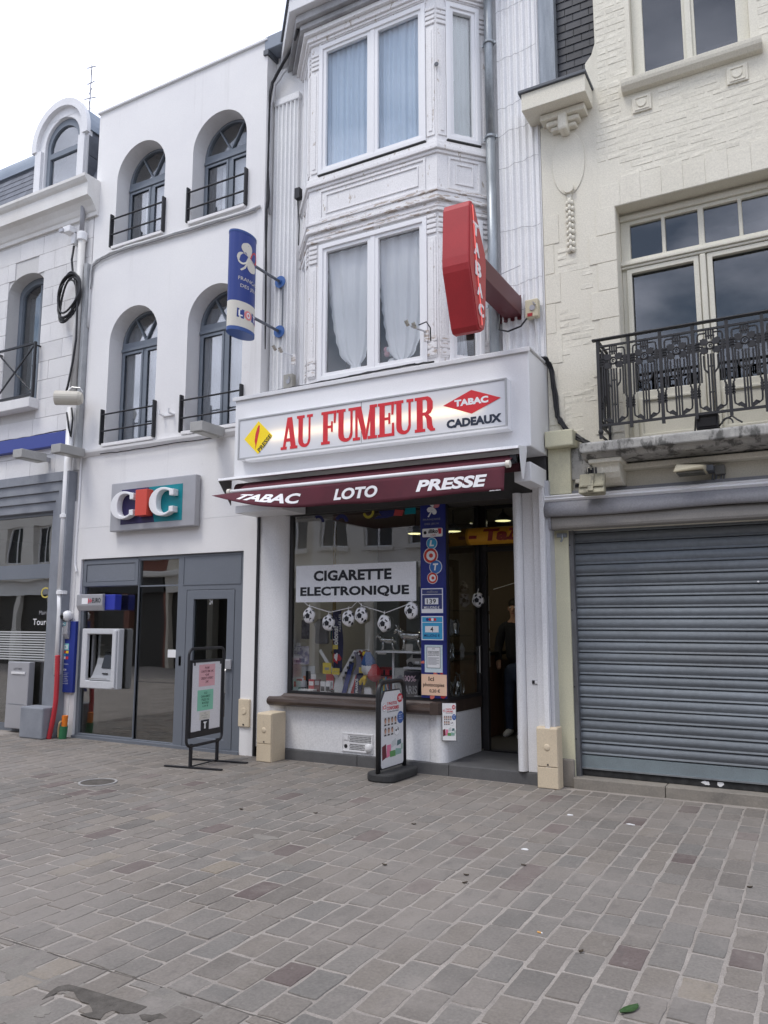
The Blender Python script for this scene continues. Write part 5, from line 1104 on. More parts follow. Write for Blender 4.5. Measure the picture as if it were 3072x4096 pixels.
for zz in (5.93, 5.262):
    MB().tube([(-5.795, 7.18, zz), (-5.795, 7.73, zz)], .019, 10).build('arm', greymetal, ls, smooth=True); MB().lathe([(.001, 0), (.08, .0), (.08, .014), (.05, .03), (.001, .03)], (-5.795, 7.72, zz), 'y', 22).build('wall_disc', flat('bright_blue_plate', (.05, .13, .36), .4), ls)
    MB().tube([(-5.795, 7.70, zz), (-5.795, 7.74, zz)], .03, 10).build('hub', flat('bright_blue_plate', (0, 0, 0)), ls)
tag(MB().tube([(-5.76, 7.74, 5.2), (-5.755, 7.735, 5.9)], .01, 6).build('sign_conduit', greymetal), 'thin grey conduit joining the two blue wall discs', 'conduit')
# ================================================================== THINGS IN AND ON THE SHOP WINDOW
Fg = FY(7.735)
# white sign
cg = thing('window_sign', 'white window sign lettered cigarette electronique in black', 'sign', (-4.65, 7.73, 1.8))
MB().rect(FY(7.722), -5.46, -3.85, 1.81, 2.245, 0, .012).build('board', M('white_sign_board', (.74, .75, .78), .5), cg, bev=.002)
Fc = FY(7.709)
text('CIGARETTE', Fc, (-5.205, 2.055, -4.155, 2.18), cg, blackp, d=.001, bold=.042, space=1.04); text('ELECTRONIQUE', Fc, (-5.395, 1.865, -3.935, 1.99), cg, blackp, d=.001, bold=.042, space=1.04)
# garland of footballs
gl2 = thing('football_garland', 'string of six paper footballs hanging under the white window sign', 'garland', (-4.6, 7.76, 1.6))
pts = [(-5.36, 1.83), (-5.29, 1.775), (-4.975, 1.69), (-4.68, 1.745), (-4.60, 1.815), (-4.54, 1.765), (-4.24, 1.68), (-3.98, 1.765), (-3.86, 1.82)]
MB().tube([(x, 7.715, z) for x, z in pts], .004, 5).build('string', paper, gl2)
def football(par, x, y, z, r, seed):
    q = random.Random(seed); n = 26
    P = [(r * (1 + .05 * sin(5 * 2 * pi * k / n + seed)) * cos(2 * pi * k / n), 1.14 * r * (1 + .05 * sin(5 * 2 * pi * k / n + seed)) * sin(2 * pi * k / n)) for k in range(n)]
    base = len(P); m = MB()
    for f, yy in ((1, 0), (.86, -.3 * r), (.5, -.46 * r)): m.v += [(x + a * f, y + yy, z + b * f) for a, b in P]
    m.v.append((x, y - .5 * r, z))
    for L_ in range(2):
        for k in range(n): m.f.append((L_ * n + k, L_ * n + (k + 1) % n, (L_ + 1) * n + (k + 1) % n, (L_ + 1) * n + k))
    for k in range(n): m.f.append((2 * n + k, 2 * n + (k + 1) % n, 3 * n))
    m.f.append(tuple(range(n)))
    o = m.build('football', M('football_white', (.74, .73, .74), .6), par, smooth=True)
    def spot(cx, cz, s, a0):
        def yy(a, b): d = sqrt((a / r) ** 2 + (b / r / 1.14) ** 2); return y - .5 * r * max(0, 1 - d ** 2.4) - .008
        Q = [(cx + s * cos(R(90 + 72 * k) + a0), cz + s * sin(R(90 + 72 * k) + a0)) for k in range(5)]
        mm = MB(); mm.add([(x + cx, yy(cx, cz) , z + cz)] + [(x + a, yy(a, b), z + b) for a, b in Q], [(0, k + 1, (k + 1) % 5 + 1) for k in range(5)]); return mm.build('pentagon', blackp, o, recalc=False)
    spot(0, -.05 * r, .42 * r, .1)
    for a, c in ((-.25, .76), (.62, .5), (.55, -.62), (-.72, -.25)): spot(a * r, c * r, .33 * r, .6)
    for k in range(5):
        a = R(90 + 72 * k) + .1; MB().tube([(x + .42 * r * cos(a), y - .49 * r, z - .05 * r + .42 * r * sin(a)), (x + .66 * r * cos(a), y - .40 * r, z + .7 * r * sin(a))], .0016, 4).build('seam', greyp, o)
    MB().tube([(x, y - .01, z + r * 1.05), (x + .01, y - .01, z + r * 1.05 + .05)], .004, 4).build('loop', paper, o)
for k, (x, z) in enumerate([(-5.255, 1.655), (-4.985, 1.57), (-4.715, 1.62), (-4.545, 1.655), (-4.245, 1.565), (-3.905, 1.705)]): football(gl2, x, 7.705, z, .084, k)
gl3 = thing('football_garland', 'string of paper footballs hanging inside the shop doorway', 'garland', (-3.0, 9.0, 2.0))
MB().tube([(-3.42, 8.95, 1.97), (-3.2, 9.1, 2.05), (-2.95, 9.3, 2.07), (-2.6, 9.5, 2.07)], .004, 5).build('string', paper, gl3)
for k, (x, y, z, r) in enumerate([(-3.40, 8.4, 1.83, .075), (-3.06, 9.35, 2.03, .075), (-2.82, 9.4, 2.03, .075)]): football(gl3, x, y, z, r, k + 9)
# lottery strip
lo = thing('lottery_strip', 'tall blue lottery panel with balls, jackpots and notices beside the shop door', 'sign', (-3.64, 7.72, .77))
MB().rect(FY(7.735), -3.79, -3.49, .775, 2.93, 0, .03).build('panel', M('lottery_navy', (.018, .026, .16), .4, (.022, .03, .20), 2), lo, bev=.003)
Fl_ = FY(7.704)
for an, mt_ in ((112, white), (205, white), (285, white), (25, flat('dull_pink', (.62, .22, .26)))): MB().prism(Fl_, petal(-3.63, 2.83, R(an), .085, .032), 0, .002).build('clover_leaf', mt_, lo)
MB().prism(Fl_, [(-3.65, 2.80), (-3.70, 2.73), (-3.685, 2.725), (-3.64, 2.79)], 0, .002).build('clover_stem', white, lo)
text('FRANÇAISE', Fl_, (-3.755, 2.685, -3.545, 2.71), lo, greyp, res=2); text('DES JEUX', Fl_, (-3.735, 2.635, -3.56, 2.66), lo, greyp, res=2)
MB().prism(Fl_, rrect(-3.765, -3.52, 2.505, 2.60, .015), 0, .002).build('tag', white, lo); text('illiko', Fl_, (-3.69, 2.545, -3.575, 2.59), lo, blackp, d=.004, shear=.2, bold=.03, res=2); text('LIVE', Fl_, (-3.66, 2.513, -3.60, 2.535), lo, flat('dark_red_print', (.4, .02, .03)), d=.004, res=2)
MB().disc(Fl_, -3.73, 2.555, .018, .002, .004).build('dot', blackp, lo); MB().prism(Fl_, [(-3.565, 2.535), (-3.535, 2.535), (-3.53, 2.595), (-3.575, 2.595)], .002, .004).build('dot', redp, lo)
for x, z, r, c, ch in ((-3.65, 2.435, .066, skyblue, 'L'), (-3.665, 2.30, .088, flat('lotto_red', (.55, .05, .03)), 'O'), (-3.605, 2.175, .076, flat('lotto_blue', (.04, .16, .45)), 'T'), (-3.645, 2.055, .064, flat('lotto_red', (0, 0, 0)), 'O')):
    MB().disc(Fl_, x, z, r, 0, .003).build('ball_rim', white, lo); MB().disc(Fl_, x, z, r * .9, .003, .006).build('ball', c, lo)
    if ch == 'O': MB().disc(Fl_, x + .004, z, r * .60, .006, .008).build('ring', white, lo); MB().disc(Fl_, x + .008, z, r * .27, .008, .010).build('ball', c, lo)
    else: text(ch, Fl_, (x - r * .42, z - r * .5, x + r * .42, z + r * .5), lo, white, d=.007, bold=.05, shear=.15)
for z0, z1, bgc, num, mm in ((1.665, 1.955, flat('jackpot_navy', (.04, .05, .17)), '139', 'EURO'), (1.375, 1.655, skyblue, '4', 'LOTO')):
    MB().rect(Fl_, -3.79, -3.505, z0, z1, 0, .008).build('card', flat('card_blue', (.02, .035, .22)), lo); MB().rect(Fl_, -3.778, -3.52, z0 + .012, z1 - .012, .008, .010).build('card', white, lo)
    MB().rect(Fl_, -3.768, -3.53, z1 - .075, z1 - .022, .010, .012).build('card_head', bgc, lo); MB().rect(Fl_, -3.768, -3.53, z0 + (.055 if num == '139' else .022), z1 - .082, .010, .012).build('card_field', bgc, lo)
    MB().rect(Fl_, -3.733, -3.573, z1 - .185, z1 - .118, .012, .014).build('number_plate', white, lo)
    text(num, Fl_, (-3.71, z1 - .178, -3.60, z1 - .126) if num == '139' else (-3.67, z1 - .178, -3.635, z1 - .126), lo, blackp, d=.015, bold=.015)
    text('MILLIONS €', Fl_, (-3.745, z1 - .235, -3.56, z1 - .203), lo, white if num == '139' else navy, d=.013, bold=.01)
    if num == '4':
        for k, c in enumerate((bluep, redp, skyblue, redp)): MB().disc(Fl_, -3.705 + .03 * k, z1 - .048, .017, .012, .014, 14).build('mini_ball', white if k == 2 else c, lo)
    else: text('millions', Fl_, (-3.71, z1 - .062, -3.58, z1 - .036), lo, greyp, d=.013, shear=.2)
MB().rect(Fl_, -3.745, -3.535, 1.045, 1.335, 0, .003).build('notice', M('notice_film', (.60, .70, .72), .4), lo); MB().frame(Fl_, -3.72, -3.56, 1.09, 1.315, .004, .003, .005).build('notice_border', blackp, lo); MB().rect(Fl_, -3.715, -3.565, 1.095, 1.31, .003, .004).build('notice_sheet', paper, lo)
for k in range(4): text(['INTERDICTION DE VENTE', 'DE TABAC AUX MINEURS', 'CODE DE LA SANTE PUBLIQUE', 'DE MOINS DE 18 ANS'][k], Fl_, (-3.705, 1.262 - k * .014, -3.575, 1.272 - k * .014), lo, blackp, d=.005, bold=.03, res=1)
for k in range(9): MB().rect(Fl_, -3.705, -3.575 - .03 * (k % 3 == 2), 1.20 - k * .009, 1.204 - k * .009, .004, .0055).build('text_line', greyp, lo)
text('FM', Fl_, (-3.655, 1.287, -3.625, 1.300), lo, blackp, d=.005)
for x, z, s, c in ((-3.77, 1.15, .02, flat('coral_print', (.62, .16, .12))), (-3.62, 1.03, .025, flat('coral_print', (0, 0, 0))), (-3.55, 1.04, .02, signred), (-3.66, .79, .03, flat('coral_print', (0, 0, 0))), (-3.53, .80, .03, signred)): MB().prism(Fl_, blob(x, z, s, s * .8, int(x * -1000), 12), .0002, .0015).build('print_fleck', c, lo)
MB().rect(Fl_, -3.785, -3.487, .805, 1.025, .002, .006).build('paper_note', peach, lo)
brn = flat('dark_brown_ink', (.03, .012, .01))
text('Ici', Fl_, (-3.70, .955, -3.635, 1.0), lo, brn, d=.007, bold=.02); text('photocopies', Fl_, (-3.765, .885, -3.515, .935), lo, brn, d=.007, bold=.02); text('0,20 €', Fl_, (-3.69, .83, -3.565, .87), lo, brn, d=.007, bold=.02)
# poster on the rounded corner of the base wall
ps = thing('photo_poster', 'small black framed photo poster taped to the white corner below the lottery panel', 'poster', (-3.46, 7.75, .36))
Fp = FR(-3.535, 7.668, R(22))
MB().rect(Fp, 0, .155, .345, .74, 0, .004).build('backing', blackp, ps); MB().rect(Fp, .006, .149, .352, .733, .004, .006).build('sheet', paper, ps)
def photo_print(F, u0, v0, w_, h_, par, d, big):
    U = lambda a: u0 + a * w_; V = lambda b: v0 + b * h_
    MB().disc(F, U(.12), V(.80), .09 * w_, d, d + .001, 20, .055 * h_).build('print', greyp, par); MB().disc(F, U(.12), V(.80), .08 * w_, d + .001, d + .002, 20, .05 * h_).build('print', white, par)
    text('ICI', F, (U(.05), V(.775), U(.19), V(.83)), par, redp, d=d + .003, bold=.03, spin=.1)
    text('7 PHOTOS', F, (U(.24), V(.82), U(.70), V(.865)), par, redp, d=d + .001, bold=.03); text('CONFORMES', F, (U(.24), V(.755), U(.80), V(.805)), par, redp, d=d + .001, bold=.03)
    text('En moins d\'une minute', F, (U(.26), V(.725), U(.78), V(.745)), par, blackp, d=d + .001, bold=.02)
    MB().disc(F, U(.85), V(.90), .13 * w_, d, d + .001, 24, .062 * h_).build('print', redp, par); text('5€', F, (U(.78), V(.87), U(.93), V(.93)), par, white, d=d + .002, bold=.04)
    MB().disc(F, U(.87), V(.63), .15 * w_, d, d + .001, 24, .085 * h_).build('print', flat('badge_blue', (.05, .12, .36)), par)
    for k in range(3): text(['100%', 'conformes ou', 'refait'][k], F, (U(.78), V(.665 - .03 * k), U(.96), V(.68 - .03 * k)), par, white, d=d + .002)
    skin = flat('printed_skin', (.50, .28, .19)); hair = flat('printed_hair', (.03, .02, .018))
    for r_ in range(2):
        for c_ in range(4 if r_ == 0 else 3):
            x, y = .10 + .155 * c_, .55 - .135 * r_
            MB().rect(F, U(x), U(x + .135), V(y), V(y + .12), d, d + .0008).build('portrait', flat('portrait_ground', (.62, .60, .60)), par)
            MB().disc(F, U(x + .068), V(y + .075), .045 * w_, d + .0016, d + .002, 14, .034 * h_).build('portrait_hair', hair, par); MB().disc(F, U(x + .068), V(y + .06), .038 * w_, d + .002, d + .0024, 14, .030 * h_).build('portrait_face', skin, par)
            MB().prism(F, [(U(x + .01), V(y)), (U(x + .125), V(y)), (U(x + .10), V(y + .022)), (U(x + .035), V(y + .022))], d + .0008, d + .0012).build('portrait_shirt', hair, par)
    MB().disc(F, U(.70), V(.45), .12 * w_, d, d + .001, 20, .058 * h_).build('print', greyp, par); MB().disc(F, U(.70), V(.45), .112 * w_, d + .001, d + .002, 20, .054 * h_).build('print', white, par); MB().prism(F, blob(U(.66), V(.465), .03 * w_, .018 * h_, 3, 12), d + .002, d + .003).build('print', blackp, par); MB().prism(F, blob(U(.75), V(.475), .03 * w_, .018 * h_, 5, 12), d + .002, d + .003).build('print', blackp, par)
    k = 0
    for x0, y0, x1, y1, x2, y2, x3, y3, c in ((.03, .10, .22, .13, .20, .31, .02, .28, flat('wine_passport', (.13, .02, .03))), (.22, .12, .42, .14, .42, .29, .24, .29, flat('pink_licence', (.72, .20, .32))), (.38, .12, .64, .12, .62, .20, .36, .20, flat('green_card', (.12, .30, .10))), (.44, .24, .66, .27, .64, .36, .46, .32, flat('pale_card', (.55, .58, .58))), (.62, .13, .90, .13, .90, .20, .64, .22, flat('grey_green_card', (.25, .42, .36))), (.70, .25, .90, .27, .88, .33, .72, .32, flat('dark_teal_card', (.08, .16, .17))), (.90, .19, .97, .19, .97, .27, .90, .26, flat('pale_green_card', (.35, .5, .4)))):
        MB().prism(F, [(U(x0), V(y0)), (U(x1), V(y1)), (U(x2), V(y2)), (U(x3), V(y3))], d + .0003 * k, d + .001 + .0004 * k).build('document', c, par); k += 1
photo_print(Fp, .008, .355, .139, .375, ps, .0062, False)
# stickers on the glass under the awning
stk = thing('glass_stickers', 'coloured curved stickers along the top of the shop window', 'stickers', (-4.5, 7.73, 2.75))
def arcband(cx, cz, r, t, a0, a1, mat):
    P = [(cx + (r + t / 2) * cos(R(a0 + (a1 - a0) * k / 14)), cz + (r + t / 2) * sin(R(a0 + (a1 - a0) * k / 14))) for k in range(15)] + [(cx + (r - t / 2) * cos(R(a1 + (a0 - a1) * k / 14)), cz + (r - t / 2) * sin(R(a1 + (a0 - a1) * k / 14))) for k in range(15)]
    MB().prism(FY(7.735), P, 0, .003).build('sticker', mat, stk)
arcband(-5.17, 2.76, .07, .035, 0, 120, navy); arcband(-4.84, 2.74, .075, .045, 5, 150, navy); arcband(-4.47, 2.84, .06, .03, 190, 380, flat('dull_yellow', (.42, .36, .04)))
MB().prism(FY(7.735), [(-4.06 + .13 * cos(R(180 + 180 * k / 12)) - .14, 2.84 + .075 * sin(R(180 + 180 * k / 12))) for k in range(13)], 0, .003).build('sticker', navy, stk)
MB().prism(FY(7.735), [(-4.40, 2.755), (-4.20, 2.755), (-4.24, 2.785), (-4.34, 2.79)], .0, .004).build('sticker', navy, stk); MB().prism(FY(7.735), [(-4.14, 2.775), (-4.03, 2.765), (-4.01, 2.83), (-4.12, 2.845)], .003, .006).build('sticker', flat('dull_red', (.45, .06, .06)), stk)
MB().prism(FY(7.735), [(-4.00, 2.78), (-3.86, 2.78), (-3.86, 2.85), (-3.99, 2.85)], 0, .003).build('sticker', teal, stk)
# ---- goods on the display floor (each one a thing)
ZF = .735
def boxthing(name, label, cat, x0, x1, y0, y1, z0, z1, mat, group=None, face=None, words=None, wmat=None):
    o = thing(name, label, cat, ((x0 + x1) / 2, (y0 + y1) / 2, z0), group)
    MB().box(x0, x1, y0, y1, z0, z1).build('body', mat, o, bev=.003)
    if face: MB().rect(FY(y0), x0 + .008, x1 - .008, z0 + (z1 - z0) * face[0], z0 + (z1 - z0) * face[1], 0, .002).build('label_patch', face[2], o)
    if words: text(words, FY(y0), (x0 + (x1 - x0) * .15, z0 + (z1 - z0) * .4, x1 - (x1 - x0) * .15, z0 + (z1 - z0) * .62), o, wmat or blackp, d=.003)
    return o
boxthing('red_box', 'red cardboard box at the left end of the window display', 'box', -5.69, -5.61, 7.9, 7.98, ZF, .86, redp, None, (.4, .7, signred))
boxthing('white_box', 'white phone box standing behind two smaller boxes at the display left', 'box', -5.61, -5.51, 7.95, 8.02, ZF, .905, white, None, (.8, .95, redp))
boxthing('small_box', 'small black and white box in front of the white phone box', 'box', -5.615, -5.545, 7.86, 7.93, ZF, .80, white, None, (.1, .5, greyp))
boxthing('small_box', 'small dark box between the white phone box and the red blister packs', 'box', -5.54, -5.46, 7.90, 7.96, ZF, .80, blackp)
boxthing('low_box', 'long low white box lying along the front of the display', 'box', -5.50, -5.29, 7.84, 7.93, ZF, .785, paper, None, (.2, .6, greyp))
boxthing('dark_box', 'dark box with a white corner behind the long low white box', 'box', -5.47, -5.42, 7.98, 8.04, ZF, .90, blackp)
boxthing('red_blister_pack', 'red blister pack with a white tag left of two white packs', 'pack', -5.425, -5.345, 7.95, 7.98, ZF, .895, redp, None, (.55, .85, white)); boxthing('dark_blister_pack', 'dark blister pack with a red rim between red and white packs', 'pack', -5.34, -5.262, 7.95, 7.98, ZF, .895, flat('dark_red_pack', (.10, .015, .02)), None, (.6, .9, greyp))
for k, x in enumerate((-5.255, -5.18)): boxthing('earphone_pack', ['white earphone pack, left one of the pair under the red price card', 'white earphone pack, right one of the pair under the red price card'][k], 'pack', x, x + .066, 7.95, 7.97, ZF, .875, white, 'white earphone packs', (.2, .6, blackp))
boxthing('red_price_card', 'red and white price card standing above the earphone packs', 'price card', -5.20, -5.09, 7.99, 8.0, ZF, .965, redp, None, (.25, .65, white), '9€90')
kt = boxthing('kit_packet', 'hanging packet marked kit with purple and white pictures', 'packet', -5.685, -5.41, 7.93, 7.945, 1.07, 1.285, M('kit_print', (.30, .28, .40), .4, (.62, .60, .64), 14, lo=.45, hi=.55), None)
text('KIT', FY(7.93), (-5.67, 1.235, -5.52, 1.275), kt, white, d=.003, bold=.055); MB().box(-5.60, -5.54, 7.93, 7.94, 1.285, 1.32).build('hanger', white, kt)
MB().rect(FY(7.93), -5.60, -5.47, 1.09, 1.14, 0, .002).build('picture', navy, kt); MB().rect(FY(7.93), -5.64, -5.55, 1.12, 1.19, .0022, .004).build('picture', white, kt)
pk = boxthing('phone_pack', 'grey pack with a black telephone and an orange corner', 'pack', -5.545, -5.36, 7.98, 8.0, ZF, 1.05, M('pale_grey_card', (.48, .50, .52), .5), None); MB().prism(FY(7.98), rrect(-5.475, -5.415, .87, .99, .01), 0, .01).build('phone', blackp, pk); MB().rect(FY(7.98), -5.52, -5.485, .88, .93, 0, .002).build('orange_corner', orange, pk)
boxthing('leaning_card', 'small white card leaning right of the grey phone pack', 'card', -5.395, -5.325, 7.96, 7.966, .86, .955, paper)
wp = boxthing('wall_picture', 'small grey picture hanging at the left edge above the kit packet', 'picture', -5.61, -5.49, 8.05, 8.06, 1.37, 1.60, M('grey_photo', (.35, .33, .38), .5, (.10, .10, .12), 9), None)
for x0, x1, z0, z1, lab, cat in ((-5.19, -5.07, .97, 1.10, 'bright yellow price card with a dark drawing behind the red price card', None), (-5.06, -4.955, .965, 1.04, 'pale yellow handwritten price card right of the bright one', None), (-4.69, -4.61, .995, 1.06, 'yellow price card left of the tricolour cockerel', None), (-5.05, -4.98, 1.26, 1.31, 'small yellow tag pinned on the blue scarf', None)):
    o = boxthing('yellow_price_card', lab, 'price card', x0, x1, 7.90, 7.904, z0, z1, flat('yellow_card', (.72, .56, .10), .7), 'yellow price cards in the window')
    if x1 - x0 > .11: MB().rect(FY(7.90), x0 + .03, x1 - .03, z0 + .045, z0 + .075, 0, .001).build('drawing', greyp, o)
    else: MB().rect(FY(7.90), x0 + .02, x1 - .02, (z0 + z1) / 2 - .004, (z0 + z1) / 2, 0, .001).build('ink', greyp, o)
sc2 = thing('blue_scarf', 'dark blue supporter scarf hanging with white vertical lettering', 'scarf', (-5.03, 7.98, 1.0))
def scf(a, b): return (-5.095 + .13 * a + .01 * sin(b * 5), 7.975 + .012 * sin(a * 4 + b * 8), 1.0 + .72 * b)
MB().sheet(scf, 8, 16).build('cloth', flat('scarf_navy', (.025, .025, .085), .9), sc2, recalc=False, thick=.006)
FV = lambda u, v, d: (-5.03 - v, 7.955 - d, u)
text('olons!', FV, (1.305, -.02, 1.53, .055), sc2, white, bold=.04, shear=.1); text('ALLEZ LES', FV, (1.46, -.055, 1.67, -.027), sc2, white, bold=.01)
MB().prism(FY(7.96), blob(-5.03, 1.15, .045, .06, 4, 14, .5), 0, .003).build('badge', redp, sc2); MB().prism(FY(7.96), blob(-5.04, 1.17, .03, .035, 6, 14, .5), .003, .005).build('badge', white, sc2)
po = thing('brass_pole', 'brass coloured upright pole behind the window sign', 'pole', (-5.13, 8.05, ZF)); MB().tube([(-5.13, 8.05, ZF), (-5.13, 8.05, 2.80)], .022, 12).build('pole', M('brass', (.42, .30, .10), .35, metal=.4), po, smooth=True); MB().lathe([(.05, 0), (.05, .01), (.022, .02)], (-5.13, 8.05, ZF), 'z', 14).build('foot', M('brass', (0, 0, 0)), po)
vr = thing('white_rack', 'white V shaped display rack with small black items', 'rack', (-5.0, 8.0, ZF))
MB().bar((-5.31, 8.02, 1.24), (-5.02, 7.98, .90), .012, .04).build('left_strip', white, vr); MB().bar((-4.80, 8.02, 1.24), (-5.0, 7.98, .90), .012, .05).build('right_strip', white, vr); MB().bar((-4.79, 8.02, 1.245), (-4.62, 8.02, 1.25), .012, .02).build('top_strip', white, vr)
MB().prism(FY(8.0), [(-5.10, ZF), (-4.93, ZF), (-4.96, .91), (-5.06, .91)], 0, .02).build('foot', paper, vr)
for k in range(5): MB().rect(FY(7.975), -4.83 - .03 * k, -4.80 - .03 * k, 1.15 - .06 * k, 1.18 - .06 * k, 0, .015).build('small_item', blackp, vr)
ft = thing('tricolour_scarf', 'folded blue white and red scarf draped in the middle of the window', 'scarf', (-4.8, 7.93, ZF))
for k, (xa, xb, c) in enumerate(((-4.93, -4.86, flat('flag_blue', (.02, .04, .20), .9)), (-4.862, -4.815, flat('flag_white', (.66, .66, .68), .9)), (-4.818, -4.765, flat('flag_red', (.45, .03, .04), .9)), (-4.77, -4.675, flat('scarf_navy', (0, 0, 0))))):
    MB().sheet(lambda a, b, xa=xa, xb=xb, k=k: (xa + (xb - xa) * a + .05 * b * (1 if k < 2 else .3) , 7.90 + .10 * b + .01 * sin(a * 5 + k) + .004 * k, ZF + .27 * b + (.10 * b if k in (0, 3) else 0)), 4, 8).build('stripe', c, ft, recalc=False, thick=.006)
text('FRANCE', lambda u, v, d: (-4.71 - v, 7.885 - d, u), (.77, -.02, .93, .015), ft, white, bold=.03)
MB().sheet(lambda a, b: (-4.80 + .05 * sin(b * 3) + .07 * a, 7.95, .98 + .25 * b), 4, 6).build('grey_tail', flat('grey_cloth', (.22, .21, .27), .9), ft, recalc=False, thick=.005)
ck_ = thing('cockerel_plush', 'blue white and red plush cockerel with yellow feet hanging head up', 'soft toy', (-4.53, 7.9, .9))
plb, plw, plr = flat('plush_blue', (.03, .10, .30), .95), flat('plush_white', (.68, .68, .70), .95), flat('plush_red', (.50, .03, .04), .95)
MB().tube([(-4.56, 7.88, 1.235), (-4.555, 7.88, 1.19), (-4.55, 7.88, 1.12), (-4.545, 7.88, 1.075)], [.03, .055, .085, .08], 14).build('blue_body', plb, ck_, smooth=True); MB().tube([(-4.56, 7.88, 1.10), (-4.54, 7.875, 1.04), (-4.53, 7.875, .99)], [.075, .088, .07], 14).build('white_body', plw, ck_, smooth=True)
MB().tube([(-4.50, 7.88, 1.09), (-4.475, 7.88, 1.02), (-4.47, 7.88, .94), (-4.48, 7.88, .91)], [.05, .085, .075, .03], 14).build('red_body', plr, ck_, smooth=True); MB().ball((-4.60, 7.87, 1.215), .025, .02, .03).build('head_tuft', yellowp, ck_, smooth=True)
for dx in (0, .05):
    MB().tube([(-4.57 + dx * .4, 7.86, .98), (-4.60 + dx * .4, 7.85, .94), (-4.62 + dx, 7.85, .915)], [.018, .018, .026], 10).build('leg', yellowp, ck_, smooth=True)
    for a in (-.03, 0, .03): MB().tube([(-4.62 + dx, 7.85, .92), (-4.65 + dx + abs(a) * .4, 7.84, .895 + a)], [.016, .012], 8).build('toe', yellowp, ck_, smooth=True)
MB().tube([(-4.55, 7.88, 1.25), (-4.545, 7.89, 1.42)], .003, 4).build('string', paper, ck_)
blk = thing('key_ring_card', 'card of small black and white key rings above the cockerel', 'key rings', (-4.66, 7.95, 1.13)); MB().box(-4.72, -4.57, 7.95, 7.96, 1.12, 1.25).build('card', flat('dark_red_card', (.20, .02, .02)), blk)
q = random.Random(9)
for k in range(8): MB().ball((-4.73 + .02 * k, 7.935, 1.235 + q.uniform(-.05, .02)), .014, n=8, m=5).build('charm', white if k % 2 else blackp, blk)
sh_ = thing('glass_shelf', 'white shelf on a thin post holding silver animals', 'shelf', (-4.2, 8.05, ZF)); MB().box(-4.47, -3.85, 7.90, 8.2, 1.232, 1.252).build('board', white, sh_, bev=.003); MB().box(-4.305, -4.285, 8.0, 8.02, ZF, 1.232).build('post', white, sh_); MB().box(-4.46, -4.36, 7.93, 7.96, 1.212, 1.230).build('shelf_light', flat('shelf_light_white', (.85, .85, .8)), sh_)
def beast(name, label, X, Y, Z, s, horn):
    o = thing(name, label, 'figurine', (X, Y, Z), None); P = lambda x, z, y=0: (X + x * s, Y + y * s, Z + z * s)
    m = MB(); m.tube([P(-.50, .62), P(-.40, .68), P(-.1, .66), P(.2, .64), P(.42, .66), P(.52, .60)], [.10 * s, .20 * s, .21 * s, .19 * s, .18 * s, .08 * s], 14); m.build('body', chrome, o, smooth=True)
    MB().tube([P(-.40, .72), P(-.55, .86), P(-.66, .90)], [.17 * s, .13 * s, .09 * s], 12).build('neck', chrome, o, smooth=True); MB().tube([P(-.60, .92), P(-.74, .86), P(-.84, .76)], [.10 * s, .09 * s, .045 * s], 12).build('head', chrome, o, smooth=True)
    for x, dx, y in ((-.36, -.10, .08), (-.30, .02, -.08), (.38, .06, .08), (.42, .14, -.08)):
        MB().tube([P(x, .55, y), P(x + dx * .3 - (.05 if x > 0 else -.02), .30, y), P(x + dx, .05, y), P(x + dx - .05, .0, y)], [.085 * s, .05 * s, .03 * s, .035 * s], 8).build('leg', chrome, o, smooth=True)
    MB().tube([P(.50, .68), P(.60, .55), P(.60, .30)], .02 * s, 6).build('tail', chrome, o)
    for y in (-.06, .06): MB().tube([P(-.60, .98, y), P(-.63, 1.08, y * 2), P(-.70 if horn else -.60, 1.13, y * 2.2)], [.03 * s, .022 * s, .006 * s], 6).build('horn' if horn else 'ear', chrome, o)
    return o
beast('silver_horse', 'smaller silver animal figurine on the left of the shelf', -4.35, 7.97, 1.252, .18, False); beast('silver_bull', 'larger silver bull figurine on the shelf beside the lottery panel', -4.05, 7.97, 1.252, .26, True)
boxthing('shelf_price_card', 'small grey price card in front of the silver bull', 'price card', -4.09, -3.995, 7.915, 7.92, 1.254, 1.335, M('grey_card', (.50, .48, .44), .7))
cp = thing('car_model', 'silver toy car seen under the shelf', 'toy car', (-4.0, 8.05, 1.08)); MB().prism(FY(8.05), [(-4.12, 1.10), (-4.13, 1.15), (-4.08, 1.18), (-4.05, 1.225), (-3.92, 1.225), (-3.88, 1.17), (-3.84, 1.15), (-3.84, 1.10)], -.05, .05).build('body', steel, cp, bev=.01); MB().rect(FY(8.0), -4.04, -3.93, 1.175, 1.215, 0, .004).build('window', blackp, cp); MB().rect(FY(8.0), -4.01, -3.96, 1.115, 1.14, 0, .006).build('plate', white, cp)
for x in (-4.07, -3.89): MB().lathe([(.001, 0), (.03, 0), (.03, .02), (.001, .02)], (x, 7.985, 1.105), 'y', 14).build('wheel', rubber, cp)
tag(MB().box(-4.15, -3.82, 7.98, 8.10, 1.05, 1.074).build('lower_shelf', white), 'lower white shelf carrying the silver toy car', 'shelf')
tn = thing('paris_tin', 'dark tin lettered 100% paris in the window', 'tin', (-4.02, 7.95, ZF)); MB().lathe([(.09, 0), (.105, .01), (.105, .29), (.10, .30)], (-4.02, 7.97, ZF), 'z', 24).build('body', flat('tin_dark', (.03, .025, .04), .4), tn, smooth=False)
tw = lambda u, v, d: (-4.02 + (.107 + d) * sin(u / .105), 7.97 - (.107 + d) * cos(u / .105), v)
text('100%', None, (-.10, .925, .08, .99), tn, flat('pale_pink', (.70, .50, .58)), warp=tw, bold=.02); text('PARIS', None, (-.09, .79, .09, .88), tn, greyp, warp=tw, bold=.03)
